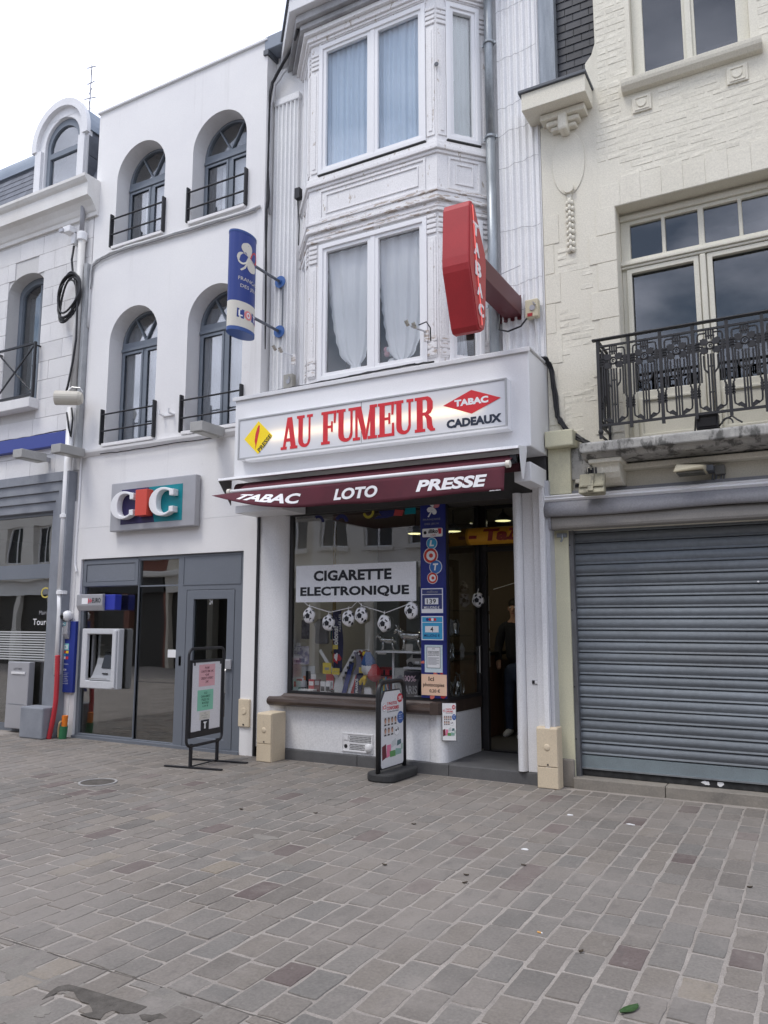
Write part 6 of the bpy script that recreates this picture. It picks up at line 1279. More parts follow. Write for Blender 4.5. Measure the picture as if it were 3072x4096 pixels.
fbx = boxthing('flower_box', 'white box with a grey flower print left of the dark tin', 'box', -4.29, -4.10, 8.02, 8.06, ZF, 1.06, M('offwhite_card', (.52, .52, .50), .6)); 
for a in range(5): MB().prism(FY(8.02), petal(-4.21, .93, R(72 * a + 15), .055, .022), 0, .002).build('petal', greyp, fbx)
boxthing('white_tag', 'white card standing behind the black sandwich board top', 'price card', -4.595, -4.50, 7.86, 7.866, ZF, .83, white)
pn = thing('pen_pot', 'row of coloured pens under the shelf beside the cockerel', 'pens', (-4.42, 8.0, ZF))
for k, c in enumerate((redp, orange, greenpl, teal, yellowp, skyblue, redp, navy)): MB().tube([(-4.51 + .024 * k, 8.0, ZF), (-4.51 + .024 * k, 8.0, .93 + .012 * (k % 3))], .009, 8).build('pen', c, pn)
q = random.Random(17)
labs = ['silver watch case lying at the front of the display', 'flat grey gadget pack lying left of the tricolour scarf', 'white card lying at the foot of the dark tin', 'dark purse lying beside the tricolour scarf', 'crumpled pale wrapper lying right of the white card', 'flat dark sunglasses case lying by the wooden sill']
for k, (x, c) in enumerate(((-5.12, steel), (-5.22, greyp), (-4.0, paper), (-4.62, blackp), (-4.3, paper), (-5.0, blackp))): tag(MB().prism(FZ(ZF), blob(x, 7.87, .06, .03, k + 40, 14, .25), 0.001, .018).build('small_goods', c, bev=.003), labs[k], 'goods')
lg = thing('lighter_display', 'dark red rack of lighters behind the pens', 'rack', (-4.42, 8.08, ZF))
MB().box(-4.50, -4.33, 8.06, 8.12, ZF, 1.06).build('back', flat('dark_red_card', (0, 0, 0)), lg)
for k in range(6):
    for j in range(2): MB().box(-4.495 + .028 * k, -4.475 + .028 * k, 8.03, 8.06, .90 + .075 * j, .955 + .075 * j).build('lighter', redp if (k + j) % 3 else blackp, lg)
boxthing('white_box', 'open white carton on its side by the tricolour scarf foot', 'box', -4.68, -4.60, 8.0, 8.08, ZF, .83, paper, None, (.2, .7, greyp)); boxthing('blue_box', 'small blue box at the foot of the flower print box', 'box', -4.33, -4.27, 7.9, 7.95, ZF, .80, flat('toy_blue', (.04, .16, .42)), None, (.3, .7, white)); boxthing('watch_box', 'black watch box with a white rim between earphones and V rack', 'box', -5.10, -5.04, 7.86, 7.93, ZF, .79, blackp, None, (.3, .8, greyp)); boxthing('grey_box', 'low grey box at the right end of the display before the tin', 'box', -3.95, -3.86, 7.84, 7.9, ZF, .775, greyp, None, (.3, .7, white))
# dim goods inside: shelving on the tan wall and behind the side glass
for k, (x0, x1, z0, z1, c) in enumerate(((-5.6, -5.35, 1.3, 1.62, greyp), (-5.36, -5.2, 1.35, 1.7, flat('dark_teal_bag', (.02, .10, .12))), (-5.33, -5.17, .95, 1.28, flat('dark_brown_bag', (.05, .025, .02))))): tag(MB().prism(FY(8.35), [((x0 + x1) / 2 + a * (x1 - x0) / 2, (z0 + z1) / 2 + b * (z1 - z0) / 2) for a, b in ((-.35, 1), (.35, 1), (.6, .8), (1, .6), (.8, .3), (.72, -.2), (.8, -.95), (.1, -1), (-.75, -.95), (-.7, -.1), (-.78, .35), (-1, .55), (-.6, .82))], 0, .07).build('hanging_bag', c, bev=.02), ['grey garment hanging in the dim left of the shop', 'dark teal bag hanging in the dim left of the shop', 'dark brown bag standing behind the V rack'][k], 'bag')
for x in (-4.75, -4.3): tag(MB().box(x, x + .34, 8.35, 8.38, 1.0, 2.3).build('grey_poster', flat('dim_green_grey', (.16, .18, .17), .8)), 'tall dim grey green poster %s behind the garland' % ('left' if x < -4.5 else 'right'), 'poster')
shv = thing('glass_cabinet', 'glass cabinet full of trinkets behind the side window by the door', 'cabinet', (-3.7, 8.3, ZF))
for z in (1.15, 1.42, 1.70): MB().box(-3.75, -3.53, 7.86, 8.52, z, z + .012).build('shelf', G('shelf_glass', (.7, .75, .75)), shv)
q = random.Random(23)
for z, zn in ((ZF, 'bottom'), (1.162, 'middle'), (1.432, 'top')):
    for k, kn in enumerate(('nearest the street', 'second from the street', 'in the centre', 'fourth from the street', 'nearest the door')): tag(MB().lathe([(.012, 0), (.03, .02), (.02, .06), (.034, .09 + q.random() * .06), (.006, .18)], (-3.60 - q.uniform(0, .1), 7.92 + .12 * k, z), 'z', 10).build('trinket', chrome if k % 2 else greyp), '%s trinket on the %s cabinet shelf, %s' % ('silver' if k % 2 else 'grey', zn, kn), 'trinket', 'trinkets in the cabinet by the door')
bk = thing('bicycle_model', 'silver wire bicycle model behind the side glass by the door', 'model bicycle', (-3.5, 8.1, .74))
for y in (8.02, 8.24): MB().tube([(-3.56, y + .09 * cos(a), .84 + .09 * sin(a)) for a in [2 * pi * k / 20 for k in range(20)]], .006, 6, closed=True).build('wheel', chrome, bk)
MB().tube([(-3.56, 8.02, .84), (-3.56, 8.09, .98), (-3.56, 8.20, .98), (-3.56, 8.24, .84), (-3.56, 8.12, .84), (-3.56, 8.09, .98)], .007, 6).build('frame', chrome, bk); MB().tube([(-3.61, 8.20, 1.02), (-3.56, 8.20, .99), (-3.51, 8.20, 1.02)], .006, 6).build('handlebar', chrome, bk)
# ceiling lights and the yellow tube sign
lamp_e = M('lit_lamp', (.9, .9, .6), .5, emit=((1, .93, .45), 1.6))
for x, y, lab in ((-4.45, 8.9, 'lit round ceiling lamp left of the lottery panel inside the shop'), (-3.92, 8.9, 'lit round ceiling lamp seen through the side glass'), (-3.28, 8.95, 'lit round ceiling lamp above the shop door')):
    lt = thing('ceiling_lamp', lab, 'lamp', (x, y, 2.75), 'round ceiling lamps in the shop'); z = 2.70 if x < -3.5 else 2.80
    MB().lathe([(.10, 0), (.115, .03), (.06, .06), (.02, .10)], (x, y, z), 'z', 20).build('shade', greymetal, lt); MB().lathe([(.001, -.002), (.095, -.002), (.095, .002), (.001, .002)], (x, y, z), 'z', 20).build('disc', lamp_e, lt); MB().tube([(x, y, z + .09), (x, y, 2.98)], .008, 6).build('cord', blackp, lt)
    pl = bpy.data.lights.new('ceiling_lamp_light', 'AREA'); pl.shape = 'DISK'; pl.size = .18; pl.energy = 1.8 if x < -3.5 else .35; pl.color = (1, .93, .72); po_ = bpy.data.objects.new('ceiling_lamp_light', pl); COL.objects.link(po_); po_.parent = lt; po_.location = (0, 0, z - .012 - 2.75)
ty = thing('yellow_tube_sign', 'yellow tube sign with brown letters hanging inside the doorway', 'sign', (-3.05, 8.45, 2.5)); MB().tube([(-3.515, 8.42, 2.565), (-2.64, 8.42, 2.565)], .10, 20).build('tube', M('yellow_tube', (.80, .38, .03), .5), ty, smooth=False)
cyl = lambda u, v, d: (u, 8.42 - (.112 + d) * cos((v - 2.565) / .10), 2.565 + (.112 + d) * sin((v - 2.565) / .10))
text('- Tabac', None, (-3.47, 2.50, -2.60, 2.63), ty, flat('brown_letters', (.28, .03, .02)), warp=cyl, bold=.05, shear=.12, res=4)
for x in (-3.3, -2.8): MB().tube([(x, 8.42, 2.66), (x, 8.42, 2.97)], .006, 6).build('wire', blackp, ty)
# ---- counter and racks in the dark of the shop
ct = thing('shop_counter', 'dark shop counter with magazine rack in the gloom behind the door', 'counter', (-3.6, 9.9, .12)); MB().box(-4.9, -3.75, 9.6, 10.1, .12, 1.15).build('body', wood, ct); MB().box(-4.95, -3.70, 9.55, 10.15, 1.15, 1.19).build('top', dkf, ct)
rk = thing('magazine_rack', 'dim white magazine holders on the left inside the doorway', 'rack', (-3.35, 8.9, .9))
for k in range(4): MB().box(-3.475, -3.445, 8.70, 8.86, 1.05 + .22 * k, 1.23 + .22 * k).build('pocket', paper, rk)
MB().box(-3.50, -3.475, 8.69, 8.88, .13, 1.98).build('frame', blackp, rk)
# ---- person in the doorway
def skin(name, pts, edges, mat, parent, lv=2):
    c = Vector([sum(p[i] for p, r in pts) / len(pts) for i in range(3)])
    me = bpy.data.meshes.new(name); me.from_pydata([Vector(p) - c for p, r in pts], edges, []); me.materials.append(mat)
    o = bpy.data.objects.new(name, me); COL.objects.link(o); o.parent = parent; o.location = c - WLOC[parent.name]
    s = o.modifiers.new('Skin', 'SKIN'); s.use_smooth_shade = True
    for v, (p, r) in zip(me.skin_vertices[0].data, pts):
        v.radius = (r, r) if not isinstance(r, tuple) else r
    me.skin_vertices[0].data[0].use_root = True
    o.modifiers.new('Subsurf', 'SUBSURF').levels = lv; o.modifiers['Subsurf'].render_levels = lv
    WLOC[o.name] = c; return o
pe = thing('person', 'person in blue jeans and white trainers standing in the dark shop doorway', 'person', (-3.50, 9.95, .112))
px, py, gz_ = -3.50, 9.95, .112
def W3(x, y, z): return (px + x, py + y, gz_ + z)
denim = M('blue_denim', (.055, .075, .13), .85, (.04, .055, .10), 6); sweater = M('dark_sweater', (.02, .02, .024), .9); skinm = M('skin', (.48, .28, .20), .55); hairm = M('dark_hair', (.02, .014, .01), .6)
body = skin('body', [(W3(0, 0, 1.12), (.13, .10)), (W3(0, 0, 1.32), (.15, .10)), (W3(0, 0, 1.44), (.07, .07)), (W3(0, -.01, 1.52), .055), (W3(0, -.03, 1.62), (.08, .095)), (W3(0, -.02, 1.71), (.075, .09)), (W3(-.17, 0, 1.40), .06), (W3(-.24, 0, 1.12), .045), (W3(-.20, -.14, .92), .035), (W3(-.17, -.20, .86), .03), (W3(.17, 0, 1.40), .06), (W3(.24, .02, 1.12), .045), (W3(.23, -.10, .90), .035), (W3(.22, -.15, .84), .03)], [(0, 1), (1, 2), (2, 3), (3, 4), (4, 5), (2, 6), (6, 7), (7, 8), (8, 9), (2, 10), (10, 11), (11, 12), (12, 13)], skinm, pe)
skin('sweater', [(W3(0, 0, .92), (.165, .125)), (W3(0, 0, 1.12), (.15, .12)), (W3(0, 0, 1.32), (.17, .12)), (W3(0, 0, 1.43), (.09, .085)), (W3(-.18, 0, 1.39), .075), (W3(-.25, 0, 1.12), .058), (W3(-.21, -.13, .94), .048), (W3(.18, 0, 1.39), .075), (W3(.25, .02, 1.12), .058), (W3(.235, -.09, .92), .048)], [(0, 1), (1, 2), (2, 3), (3, 4), (4, 5), (5, 6), (3, 7), (7, 8), (8, 9)], sweater, pe)
skin('jeans', [(W3(0, 0, .95), (.15, .12)), (W3(0, 0, .84), (.14, .12)), (W3(-.09, 0, .74), .095), (W3(-.11, -.02, .45), .068), (W3(-.12, .02, .12), .055), (W3(-.12, .02, .06), .06), (W3(.09, 0, .74), .095), (W3(.10, -.06, .46), .068), (W3(.11, -.10, .12), .055), (W3(.11, -.10, .06), .06)], [(0, 1), (1, 2), (2, 3), (3, 4), (4, 5), (1, 6), (6, 7), (7, 8), (8, 9)], denim, pe)
for sx_, sy_ in ((-.12, .02), (.11, -.10)):
    MB().tube([W3(sx_, sy_ + .07, .045), W3(sx_, sy_ + .02, .05), W3(sx_, sy_ - .08, .04), W3(sx_, sy_ - .17, .028), W3(sx_, sy_ - .20, .022)], [.03, .045, .045, .036, .018], 12).build('shoe', paper, pe, smooth=True)
MB().ball(W3(0, .0, 1.70), .092, .105, .085, 14, 8).build('hair', hairm, pe, smooth=True)
for s in (-1, 1):
    MB().ball(W3(.03 * s, -.118, 1.655), .012, .008, .008, 8, 5).build('eye', white, pe); MB().ball(W3(.085 * s, -.02, 1.64), .012, .02, .03, 8, 5).build('ear', skinm, pe)
MB().prism(FX(px - .012), [(py - .115, gz_ + 1.65), (py - .145, gz_ + 1.612), (py - .115, gz_ + 1.605)], 0, .024).build('nose', skinm, pe); MB().ball(W3(0, -.118, 1.575), .022, .006, .006, 8, 5).build('mouth', flat('lip', (.35, .12, .10)), pe)
# ---- stands on the paving
def rrtube(x0, x1, F, u0, u1, v0, v1, r, rad): pass
pb = thing('promotion_stand', 'black framed display stand with pink and green paper notices', 'display stand', (-6.10, 6.9, 0))
A_ = R(90 + 3)
Fq = FR(-6.085, 6.60, A_)           # u along the board away from the camera, d towards the right
BW, z0, z1 = .60, .235, 1.285
loop = [Fq(u, v, 0) for u, v in rrect(-.01, BW + .01, z0, z1, .07, 5)]
MB().tube(loop, .016, 10, closed=True).build('frame', black, pb, smooth=True)
MB().rect(Fq, .03, BW - .03, 1.13, 1.16, -.014, .014).build('top_rail', black, pb, bev=.003); MB().rect(Fq, .03, BW - .03, .32, .385, -.014, .014).build('bottom_rail', black, pb, bev=.003)
for u in (.025, BW - .045): MB().rect(Fq, u, u + .02, .32, 1.16, -.012, .012).build('side_rail', black, pb)
MB().rect(Fq, .04, BW - .04, .37, 1.14, -.008, .008).build('poster_panel', M('poster_white', (.72, .71, .73), .35), pb)
for u in (.07, BW - .07): MB().rect(Fq, u, u + .02, 1.10, 1.15, .008, .016).build('clip', black, pb)
def notice(u0, u1, v0, v1, mat, lines, ink, ttl=None):
    MB().rect(Fq, u0, u1, v0, v1, .008, .010).build('notice', mat, pb); n = len(lines); h = (v1 - v0) * .8 / n
    for k, s in enumerate(lines): ww = min(1, len(s) / 14) * (u1 - u0) * .42; c = (u0 + u1) / 2; text(s, Fq, (c - ww, v1 - (v1 - v0) * .10 - h * (k + .72), c + ww, v1 - (v1 - v0) * .10 - h * k), pb, ink, d=.011, bold=.02, res=1)
ink = flat('grey_red_ink', (.18, .05, .07)); gink = flat('grey_green_ink', (.03, .14, .09))
notice(.16, .44, .865, 1.105, pinkp, ['PROMO', 'CARTE SIM 20€', '=20€', 'CREDIT OFFERT', '20€'], ink); notice(.145, .42, .60, .825, greenp, ['ICI', 'CHANGEMENT', 'PILES DE', 'MONTRES', '6,00 €'], gink)
notice(.19, .37, .50, .585, M('cream_paper', (.66, .63, .56), .7), ['ICI', 'photocopies', 'couleur'], flat('pale_ink', (.35, .33, .30))); MB().rect(Fq, .215, .355, .385, .495, .010, .012).build('photo', blackp, pb); MB().prism(Fq, [(.27, .40), (.30, .40), (.295, .45), (.32, .475), (.25, .475), (.275, .45)], .012, .013).build('photo_cup', paper, pb)
for u in (.07, BW - .07):
    MB().rect(Fq, u - .02, u + .02, .01, .26, -.012, .012).build('leg', black, pb, bev=.004)
    c_ = Vector(Fq(u, .012, 0)); d_ = Vector((.985, .16, 0))
    MB().bar(c_ - d_ * .33, c_ + d_ * .40, .035, .016).build('foot_bar', black, pb, bev=.003)
MB().bar(Vector(Fq(.07, .02, 0)), Vector(Fq(BW - .07, .02, 0)), .02, .012).build('foot_link', black, pb)
ab = thing('pavement_sign', 'black sandwich board advertising passport photos on a rubber base', 'sandwich board', (-3.92, 7.28, 0))
Fa = FR(-3.94, 7.02, R(88))
baseP = rrect(-.03, .60, -.16, .17, .12, 6)
MB().prism(lambda u, v, d: Fa(u, d, v), baseP, .0, .085).build('base', rubber, ab, bev=.018)
Lp = [(0, .06), (0, .72)] + [(.10 - .10 * cos(R(a)), .86 + .11 * sin(R(a)) - .0) for a in (0, 30, 60, 90)] + [(.43 + .10 * sin(R(a)), .86 + .11 * cos(R(a))) for a in (0, 30, 60, 90)] + [(.53, .72), (.53, .06)]
MB().tube([Fa(u, v, 0) for u, v in Lp], .024, 12).build('frame', M('black_frame_plastic', (.02, .02, .022), .35), ab, smooth=True)
pp = [(.03, .13), (.05, .11), (.48, .11), (.50, .13), (.50, .78), (.42, .885), (.11, .885), (.03, .78)]
MB().prism(Fa, pp, -.010, .010).build('board', blackp, ab); MB().prism(Fa, [(.265 + (u - .265) * .955, .50 + (v - .50) * .97) for u, v in pp], .010, .013).build('poster', M('poster_sheet', (.70, .70, .71), .4), ab)
photo_print(Fa, .045, .125, .44, .74, ab, .0135, True)
for u in (.17, .36): MB().tube([Fa(u, .965, 0), Fa(u - .02, .93, .01), Fa(u, .89, .012)], .006, 6).build('hook', steel, ab)
# ================================================================== CREAM HOUSE
ch = thing('cream_house', 'cream painted brick house with a grey roller shutter right of the tobacco shop', 'building', (-.76, 7.75, 0))
CX0, CX1 = -2.312, .80
D0 = 7.75
outer = [(CX0, 2.5), (CX1, 2.5), (CX1, 6.95), (.20, 6.95), (.20, 7.42), (.17, 7.62), (.17, 9.3), (-1.69, 9.3), (-1.69, 7.74), (-1.73, 7.62), (-1.80, 7.54), (-1.80, 7.40), (-1.80, 6.95), (CX0, 6.95)]
BWIN = (-1.55, .03, 3.30, 5.83); UWIN = (-1.32, -.20, 7.15, 9.0)
MB().holes(FY(D0), outer, [rc(*BWIN), rc(*UWIN)], -.32, 0).build('wall', cream, ch)
MB().holes(FY(D0), [(CX0, 0), (-2.155, 0), (-2.155, 2.56), (.62, 2.56), (.62, 0), (CX1, 0), (CX1, 2.5 + .06), (CX1, 2.6), (CX0, 2.6)], [], -.32, -.004).build('pier', yellowcream, ch)
hull(ch, CX0 + .003, CX1 - .003, 8.07, 13, 0, 9.3, cream, (3.3, 6.7), inner=dark)
MB().box(-2.31, -1.69, 8.2, 8.3, 7.0, 9.3).build('roof_boards', darkslate, ch)
for r_ in range(20):
    x = -2.16 - (.09 if r_ % 2 else 0)
    while x < -1.64:
        MB().add([(x + .003, 8.018, 7.38 + r_ * .095), (x + .177, 8.018, 7.38 + r_ * .095), (x + .177, 8.03, 7.38 + r_ * .095 + .12), (x + .003, 8.03, 7.38 + r_ * .095 + .12), (x + .003, 8.032, 7.38 + r_ * .095), (x + .177, 8.032, 7.38 + r_ * .095)], [(0, 1, 2, 3), (0, 4, 5, 1)]).build('slate', darkslate, ch, recalc=False); x += .18
MB().prism(FZ(0), [(-2.315, 7.80), (-2.17, 7.92), (-2.17, 8.1), (-2.315, 8.1)], 7.3, 9.3).build('zinc_flashing', M('streaked_zinc', (.42, .45, .48), .5, (.28, .31, .34), 6, stretch=(3, 3, .3), metal=.2), ch)
for s in (1, -1):
    X = lambda x, s=s: x if s == 1 else -1.52 - x
    def bx(x0, x1, *a): x0, x1 = sorted((X(x0), X(x1))); return MB().box(x0, x1, *a)
    bx(-2.42, -1.735, 7.44, 7.78, 7.005, 7.20).build('eave_block', cream, ch, bev=.006)
    bx(-2.45, -1.72, 7.415, 7.80, 7.20, 7.235).build('eave_gutter', lead, ch, bev=.006)
    bx(-2.27, -1.79, 7.60, 7.76, 6.93, 7.0).build('eave_bracket', cream, ch, bev=.01); bx(-2.22, -1.86, 7.64, 7.76, 6.87, 6.93).build('eave_bracket', cream, ch, bev=.02); bx(-2.18, -1.90, 7.67, 7.76, 6.82, 6.87).build('eave_bracket', cream, ch, bev=.02); bx(-2.08, -1.98, 7.58, 7.76, 6.76, 6.96).build('eave_bracket', cream, ch, bev=.03)
    MB().disc(FY(D0), X(-2.015), 6.45, .175, 0, .010, 36, .36).build('oval_medallion', cream, ch, bev=.004)
    gd = MB()
    MB().lathe([(.001, 0), (.055, 0), (.055, .02), (.035, .04), (.001, .045)], (X(-2.015), 7.70, 6.15), 'y', 16).build('rosette', cream, ch)
    MB().box(X(-2.015) - .022, X(-2.015) + .022, 7.725, 7.75, 6.02, 6.13).build('ribbon', cream, ch, bev=.006)
    for k in range(9):
        z = 6.00 - k * .066; wd = .05 + .012 * sin(k * .5)
        for dx, yy, rz in ((-.022, 7.735, .030), (.022, 7.735, .030), (0, 7.722, .036)): MB().ball((X(-2.015) + dx * (1 + .25 * (k % 2)), yy, z - (.012 if dx else 0)), .021, .022, rz, 8, 6).build('husk', cream, ch, smooth=True)
# window sill and carved blocks above
MB().prism(lambda u, v, d: (d, 7.75 - u, v), [(0, 7.02), (.06, 7.03), (.10, 7.07), (.11, 7.10), (.115, 7.14), (0, 7.155)], -1.42, -.10).build('sill', cream, ch, bev=.004)
for x in (-1.235, -.335):
    o = MB().rect(FY(D0), x - .095, x + .095, 6.785, 6.965, 0, .022).build('carved_block', cream, ch, bev=.006)
    MB().frame(FY(D0), x - .07, x + .07, 6.805, 6.945, .012, .022, .030).build('carving', cream, o); MB().disc(FY(D0), x, 6.875, .045, .022, .032, 18).build('carving', cream, o, bev=.006)
# bricks: their own small blocks, painted over
qb = random.Random(31)
def brick_zone(x0, x1, z0, z1, holes=()):
    z = z0; r_ = 0
    while z < z1 - .03:
        x = x0 - (.115 if r_ % 2 else 0)
        while x < x1 - .02:
            a, b = max(x, x0), min(x + .222, x1)
            if b - a > .05 and not any(a < hx1 and b > hx0 and z < hz1 and z + .066 > hz0 for hx0, hx1, hz0, hz1 in holes):
                t = qb.uniform(.0005, .0042); k = qb.uniform(-.0022, .0022)
                MB().add([(a + .004, D0 + .004, z + .004), (b - .004, D0 + .004, z + .004), (b - .004, D0 + .004, z + .064), (a + .004, D0 + .004, z + .064), (a + .010, D0 - t - k, z + .011 + k), (b - .010, D0 - t + k, z + .011), (b - .010, D0 - t - k, z + .058), (a + .010, D0 - t + k, z + .058 - k)], [(0, 1, 5, 4), (1, 2, 6, 5), (2, 3, 7, 6), (3, 0, 4, 7), (4, 5, 6, 7)]).build('brick', creambrick, ch, recalc=False)
            x += .23
        z += .075; r_ += 1
brick_zone(-2.17, -1.80, 3.50, 5.50, [(-1.92, -1.75, 3.5 + .6 * k, 3.8 + .6 * k) for k in range(4)] + [(-2.2, -2.05, 4.0 + .9 * k, 4.3 + .9 * k) for k in range(2)])
brick_zone(-1.72, .10, 6.13, 6.78, [(-1.75, -1.55, 6.1, 6.3)]); brick_zone(-1.08, -.48, 6.78, 7.0); brick_zone(-1.68, -1.36, 7.2, 9.0)
brick_zone(-1.68, -1.44, 6.78, 7.2)
brick_zone(-.13, .14, 7.2, 8.7)
# smooth quoins and lintel stones standing a hair proud
for k in range(7): MB().rect(FY(D0), -2.305, -2.305 + (.10 if k % 2 else .16), 3.6 + .33 * k, 3.925 + .33 * k, 0, .007).build('quoin', cream, ch, bev=.003)
for k in range(8): MB().rect(FY(D0), -1.80 + (.05 if k % 2 else -.03), -1.555, 3.45 + .30 * k, 3.745 + .30 * k, 0, .009).build('window_stone', cream, ch, bev=.003)
for k in range(9): MB().rect(FY(D0), -1.70 + .205 * k, -1.70 + .205 * k + .2035, 5.835, 6.09 + (.05 if k % 2 else 0), 0, .005).build('lintel_stone', cream, ch, bev=.003)
# upper window
uw = MB().holes(FY(7.87), rc(-1.32, -.20, 7.15, 9.0), [rc(-1.205, -.82, 7.18, 8.9), rc(-.70, -.315, 7.18, 8.9)], -.04, .02).build('window', creamwood, ch, bev=.008)
for a, b in ((-1.21, -.815), (-.705, -.31)): pane(uw, FY(7.88), a, b, 7.175, 8.9, 0, G('old_glass', (.55, .58, .62), 1.9, 0, .02))
MB().rect(FY(7.85), -.79, -.73, 7.18, 8.95, 0, .03).build('meeting_stile', creamwood, uw, bev=.006)
MB().box(-1.32, -.20, 7.90, 7.96, 7.0, 7.16).build('bottom_rail', creamwood, uw)
# big window with four top lights over two leaves
F8 = FY(7.98)
lights = [(-1.455, -1.14), (-1.105, -.79), (-.735, -.42), (-.385, -.07)]
bwn = MB().holes(F8, rc(-1.55, .03, 3.30, 5.83), [rc(a, b, 5.325, 5.70) for a, b in lights] + [rc(-1.455, -.845, 3.90, 5.16), rc(-.68, -.07, 3.90, 5.16)], -.05, .02).build('french_window', creamwood, ch, bev=.008)
for a, b in lights: pane(bwn, FY(8.0), a - .005, b + .005, 5.32, 5.705, 0, G('old_glass', (0, 0, 0)))
for a, b in ((-1.46, -.84), (-.685, -.065)): pane(bwn, FY(8.0), a, b, 3.895, 5.165, 0, G('old_glass', (0, 0, 0)))
for v0, v1, d in ((5.21, 5.24, .055), (5.24, 5.275, .075), (5.275, 5.30, .05)): MB().rect(F8, -1.55, .03, v0, v1, .02, d).build('transom_moulding', creamwood, bwn, bev=.008)
for a, b in ((-1.50, -.80), (-.725, -.02)):
    MB().frame(F8, a, b, 3.34, 5.205, .05, .02, .042).build('leaf_frame', creamwood, bwn, bev=.006)
    MB().frame(F8, a + .07, b - .07, 3.42, 3.82, .03, .02, .04).build('panel_moulding', creamwood, bwn, bev=.006)
MB().rect(F8, -.79, -.735, 3.34, 5.205, .02, .06).build('meeting_stile', creamwood, bwn, bev=.01)
MB().rect(F8, -1.55, .03, 5.74, 5.80, .02, .05).build('head_moulding', creamwood, bwn, bev=.01)
# balcony slab, corbels, lower wall, grey flashing
SLX0, SLX1 = -1.885, .365
MB().prism(lambda u, v, d: (d, u, v), [(7.74, 3.30), (7.29, 3.275), (7.27, 3.26), (7.27, 3.175), (7.33, 3.165), (7.36, 3.13), (7.74, 3.11)], SLX0, SLX1).build('balcony_slab', concrete, ch, bev=.012)
for xa, xb in ((-1.80, -1.55), (.03, .28)):
    MB().prism(lambda u, v, d: (d, u, v), [(7.75, 3.13), (7.40, 3.13), (7.395, 3.08), (7.43, 3.05), (7.435, 3.0), (7.47, 2.95), (7.53, 2.91), (7.62, 2.895), (7.75, 2.90)], xa, xb).build('corbel', cream, ch, bev=.01)
    MB().box(xa - .03, xb + .03, 7.37, 7.75, 3.085, 3.13).build('corbel_cap', cream, ch, bev=.012)
    for t in (.33, .66): MB().box(xa + (xb - xa) * t - .012, xa + (xb - xa) * t + .012, 7.425, 7.5, 2.99, 3.06).build('corbel_rib', cream, ch, bev=.006)
MB().box(-1.9, .4, 7.60, 7.75, 3.045, 3.10).build('under_moulding', cream, ch, bev=.012)
MB().box(-2.31, -2.02, 7.56, 7.75, 3.33, 3.50).build('ledge_stone', yellowcream, ch, bev=.015); MB().box(-2.31, -2.08, 7.66, 7.75, 2.86, 3.33).build('pier_block', yellowcream, ch, bev=.006); MB().box(-2.09, -1.86, 7.70, 7.76, 3.0, 3.32).build('rotted_block', concrete, ch, bev=.01)
MB().box(-2.06, -1.80, 7.735, 7.76, 2.93, 2.96).build('black_gap', black, ch); MB().box(-2.05, -1.82, 7.70, 7.75, 2.965, 3.01).build('moulding', cream, ch, bev=.01)
MB().box(-2.30, .78, 7.69, 7.76, 2.845, 2.89).build('lead_flashing', M('grey_flashing', (.20, .20, .215), .7, (.26, .26, .27), 4), ch)
# ---- ground floor: rail, folded awning, box, shutter
ga = thing('folded_awning', 'grey folded awning under a white rail above the roller shutter', 'awning', (-.8, 7.6, 2.5))
MB().prism(lambda u, v, d: (d, u, v), [(7.76, 2.845), (7.60, 2.845), (7.575, 2.83), (7.59, 2.815), (7.575, 2.80), (7.59, 2.785), (7.60, 2.775), (7.76, 2.775)], -2.385, .78).build('rail', pvc, ga, bev=.003)
tarp = M('grey_tarpaulin', (.30, .30, .32), .8, (.24, .24, .255), 1.4, bump=.1, bscale=30, stain=[((.12, .115, .11), .9, (1, 1, 1), .58, .78, .5)])
def tp_(a, b): 
    s = pi * b; return (-2.335 + 3.1 * a, 7.60 - .055 * sin(s * .8) - .004 * sin(a * 23) * b, 2.776 - .15 * b + .01 * sin(a * 9 + b * 3) * b)
MB().sheet(tp_, 40, 8).build('cover', tarp, ga, recalc=False, smooth=True, thick=.006)
MB().box(-2.30, .76, 7.60, 7.76, 2.50, 2.64).build('box', M('stained_awning_box', (.30, .285, .265), .7, (.22, .21, .195), 1.2, stain=[((.07, .065, .06), 2.2, (1, 1, 1), .55, .72, .6)]), ga, bev=.03)
MB().box(-2.30, -2.28, 7.58, 7.76, 2.50, 2.78).build('end_plate', tarp, ga, bev=.006)
rsx = thing('roller_shutter', 'closed grey galvanised roller shutter across the cream shopfront', 'shutter', (-.77, 7.85, .1))
sl_m = M('shutter_zinc', (.185, .208, .232), .62, (.145, .16, .175), 1.3, metal=.1, stretch=(.5, 1, 2), perobj=.10, grain=.05, bump=.16, bscale=14, bstretch=(.25, 1, 2.5), stain=[((.12, .115, .11), .9, (.5, 1, 1.6), .56, .8, .45), ((.42, .45, .47), 2.2, (.4, 1, 5), .62, .75, .3)])
zs_ = [2.57, 2.47, 2.37, 2.26, 2.15, 2.04, 1.93, 1.83, 1.72, 1.615, 1.50, 1.39, 1.28, 1.175, 1.065, .96, .85, .74, .63, .52, .41, .30]
def slat(z1, z0):
    h = z1 - z0; P = [(7.87, z0 + .004), (7.848, z0 + .004), (7.842, z0 + .010), (7.846, z0 + .018), (7.852, z0 + .026)]
    P += [(7.852 - .016 * sin(pi * k / 6) ** .8, z0 + .03 + (h - .04) * k / 6) for k in range(1, 6)] + [(7.853, z1 - .008), (7.858, z1 - .003), (7.87, z1 - .003)]
    return MB().prism(lambda u, v, d: (d, u, v), P, -2.125, .585)
qs = random.Random(77)
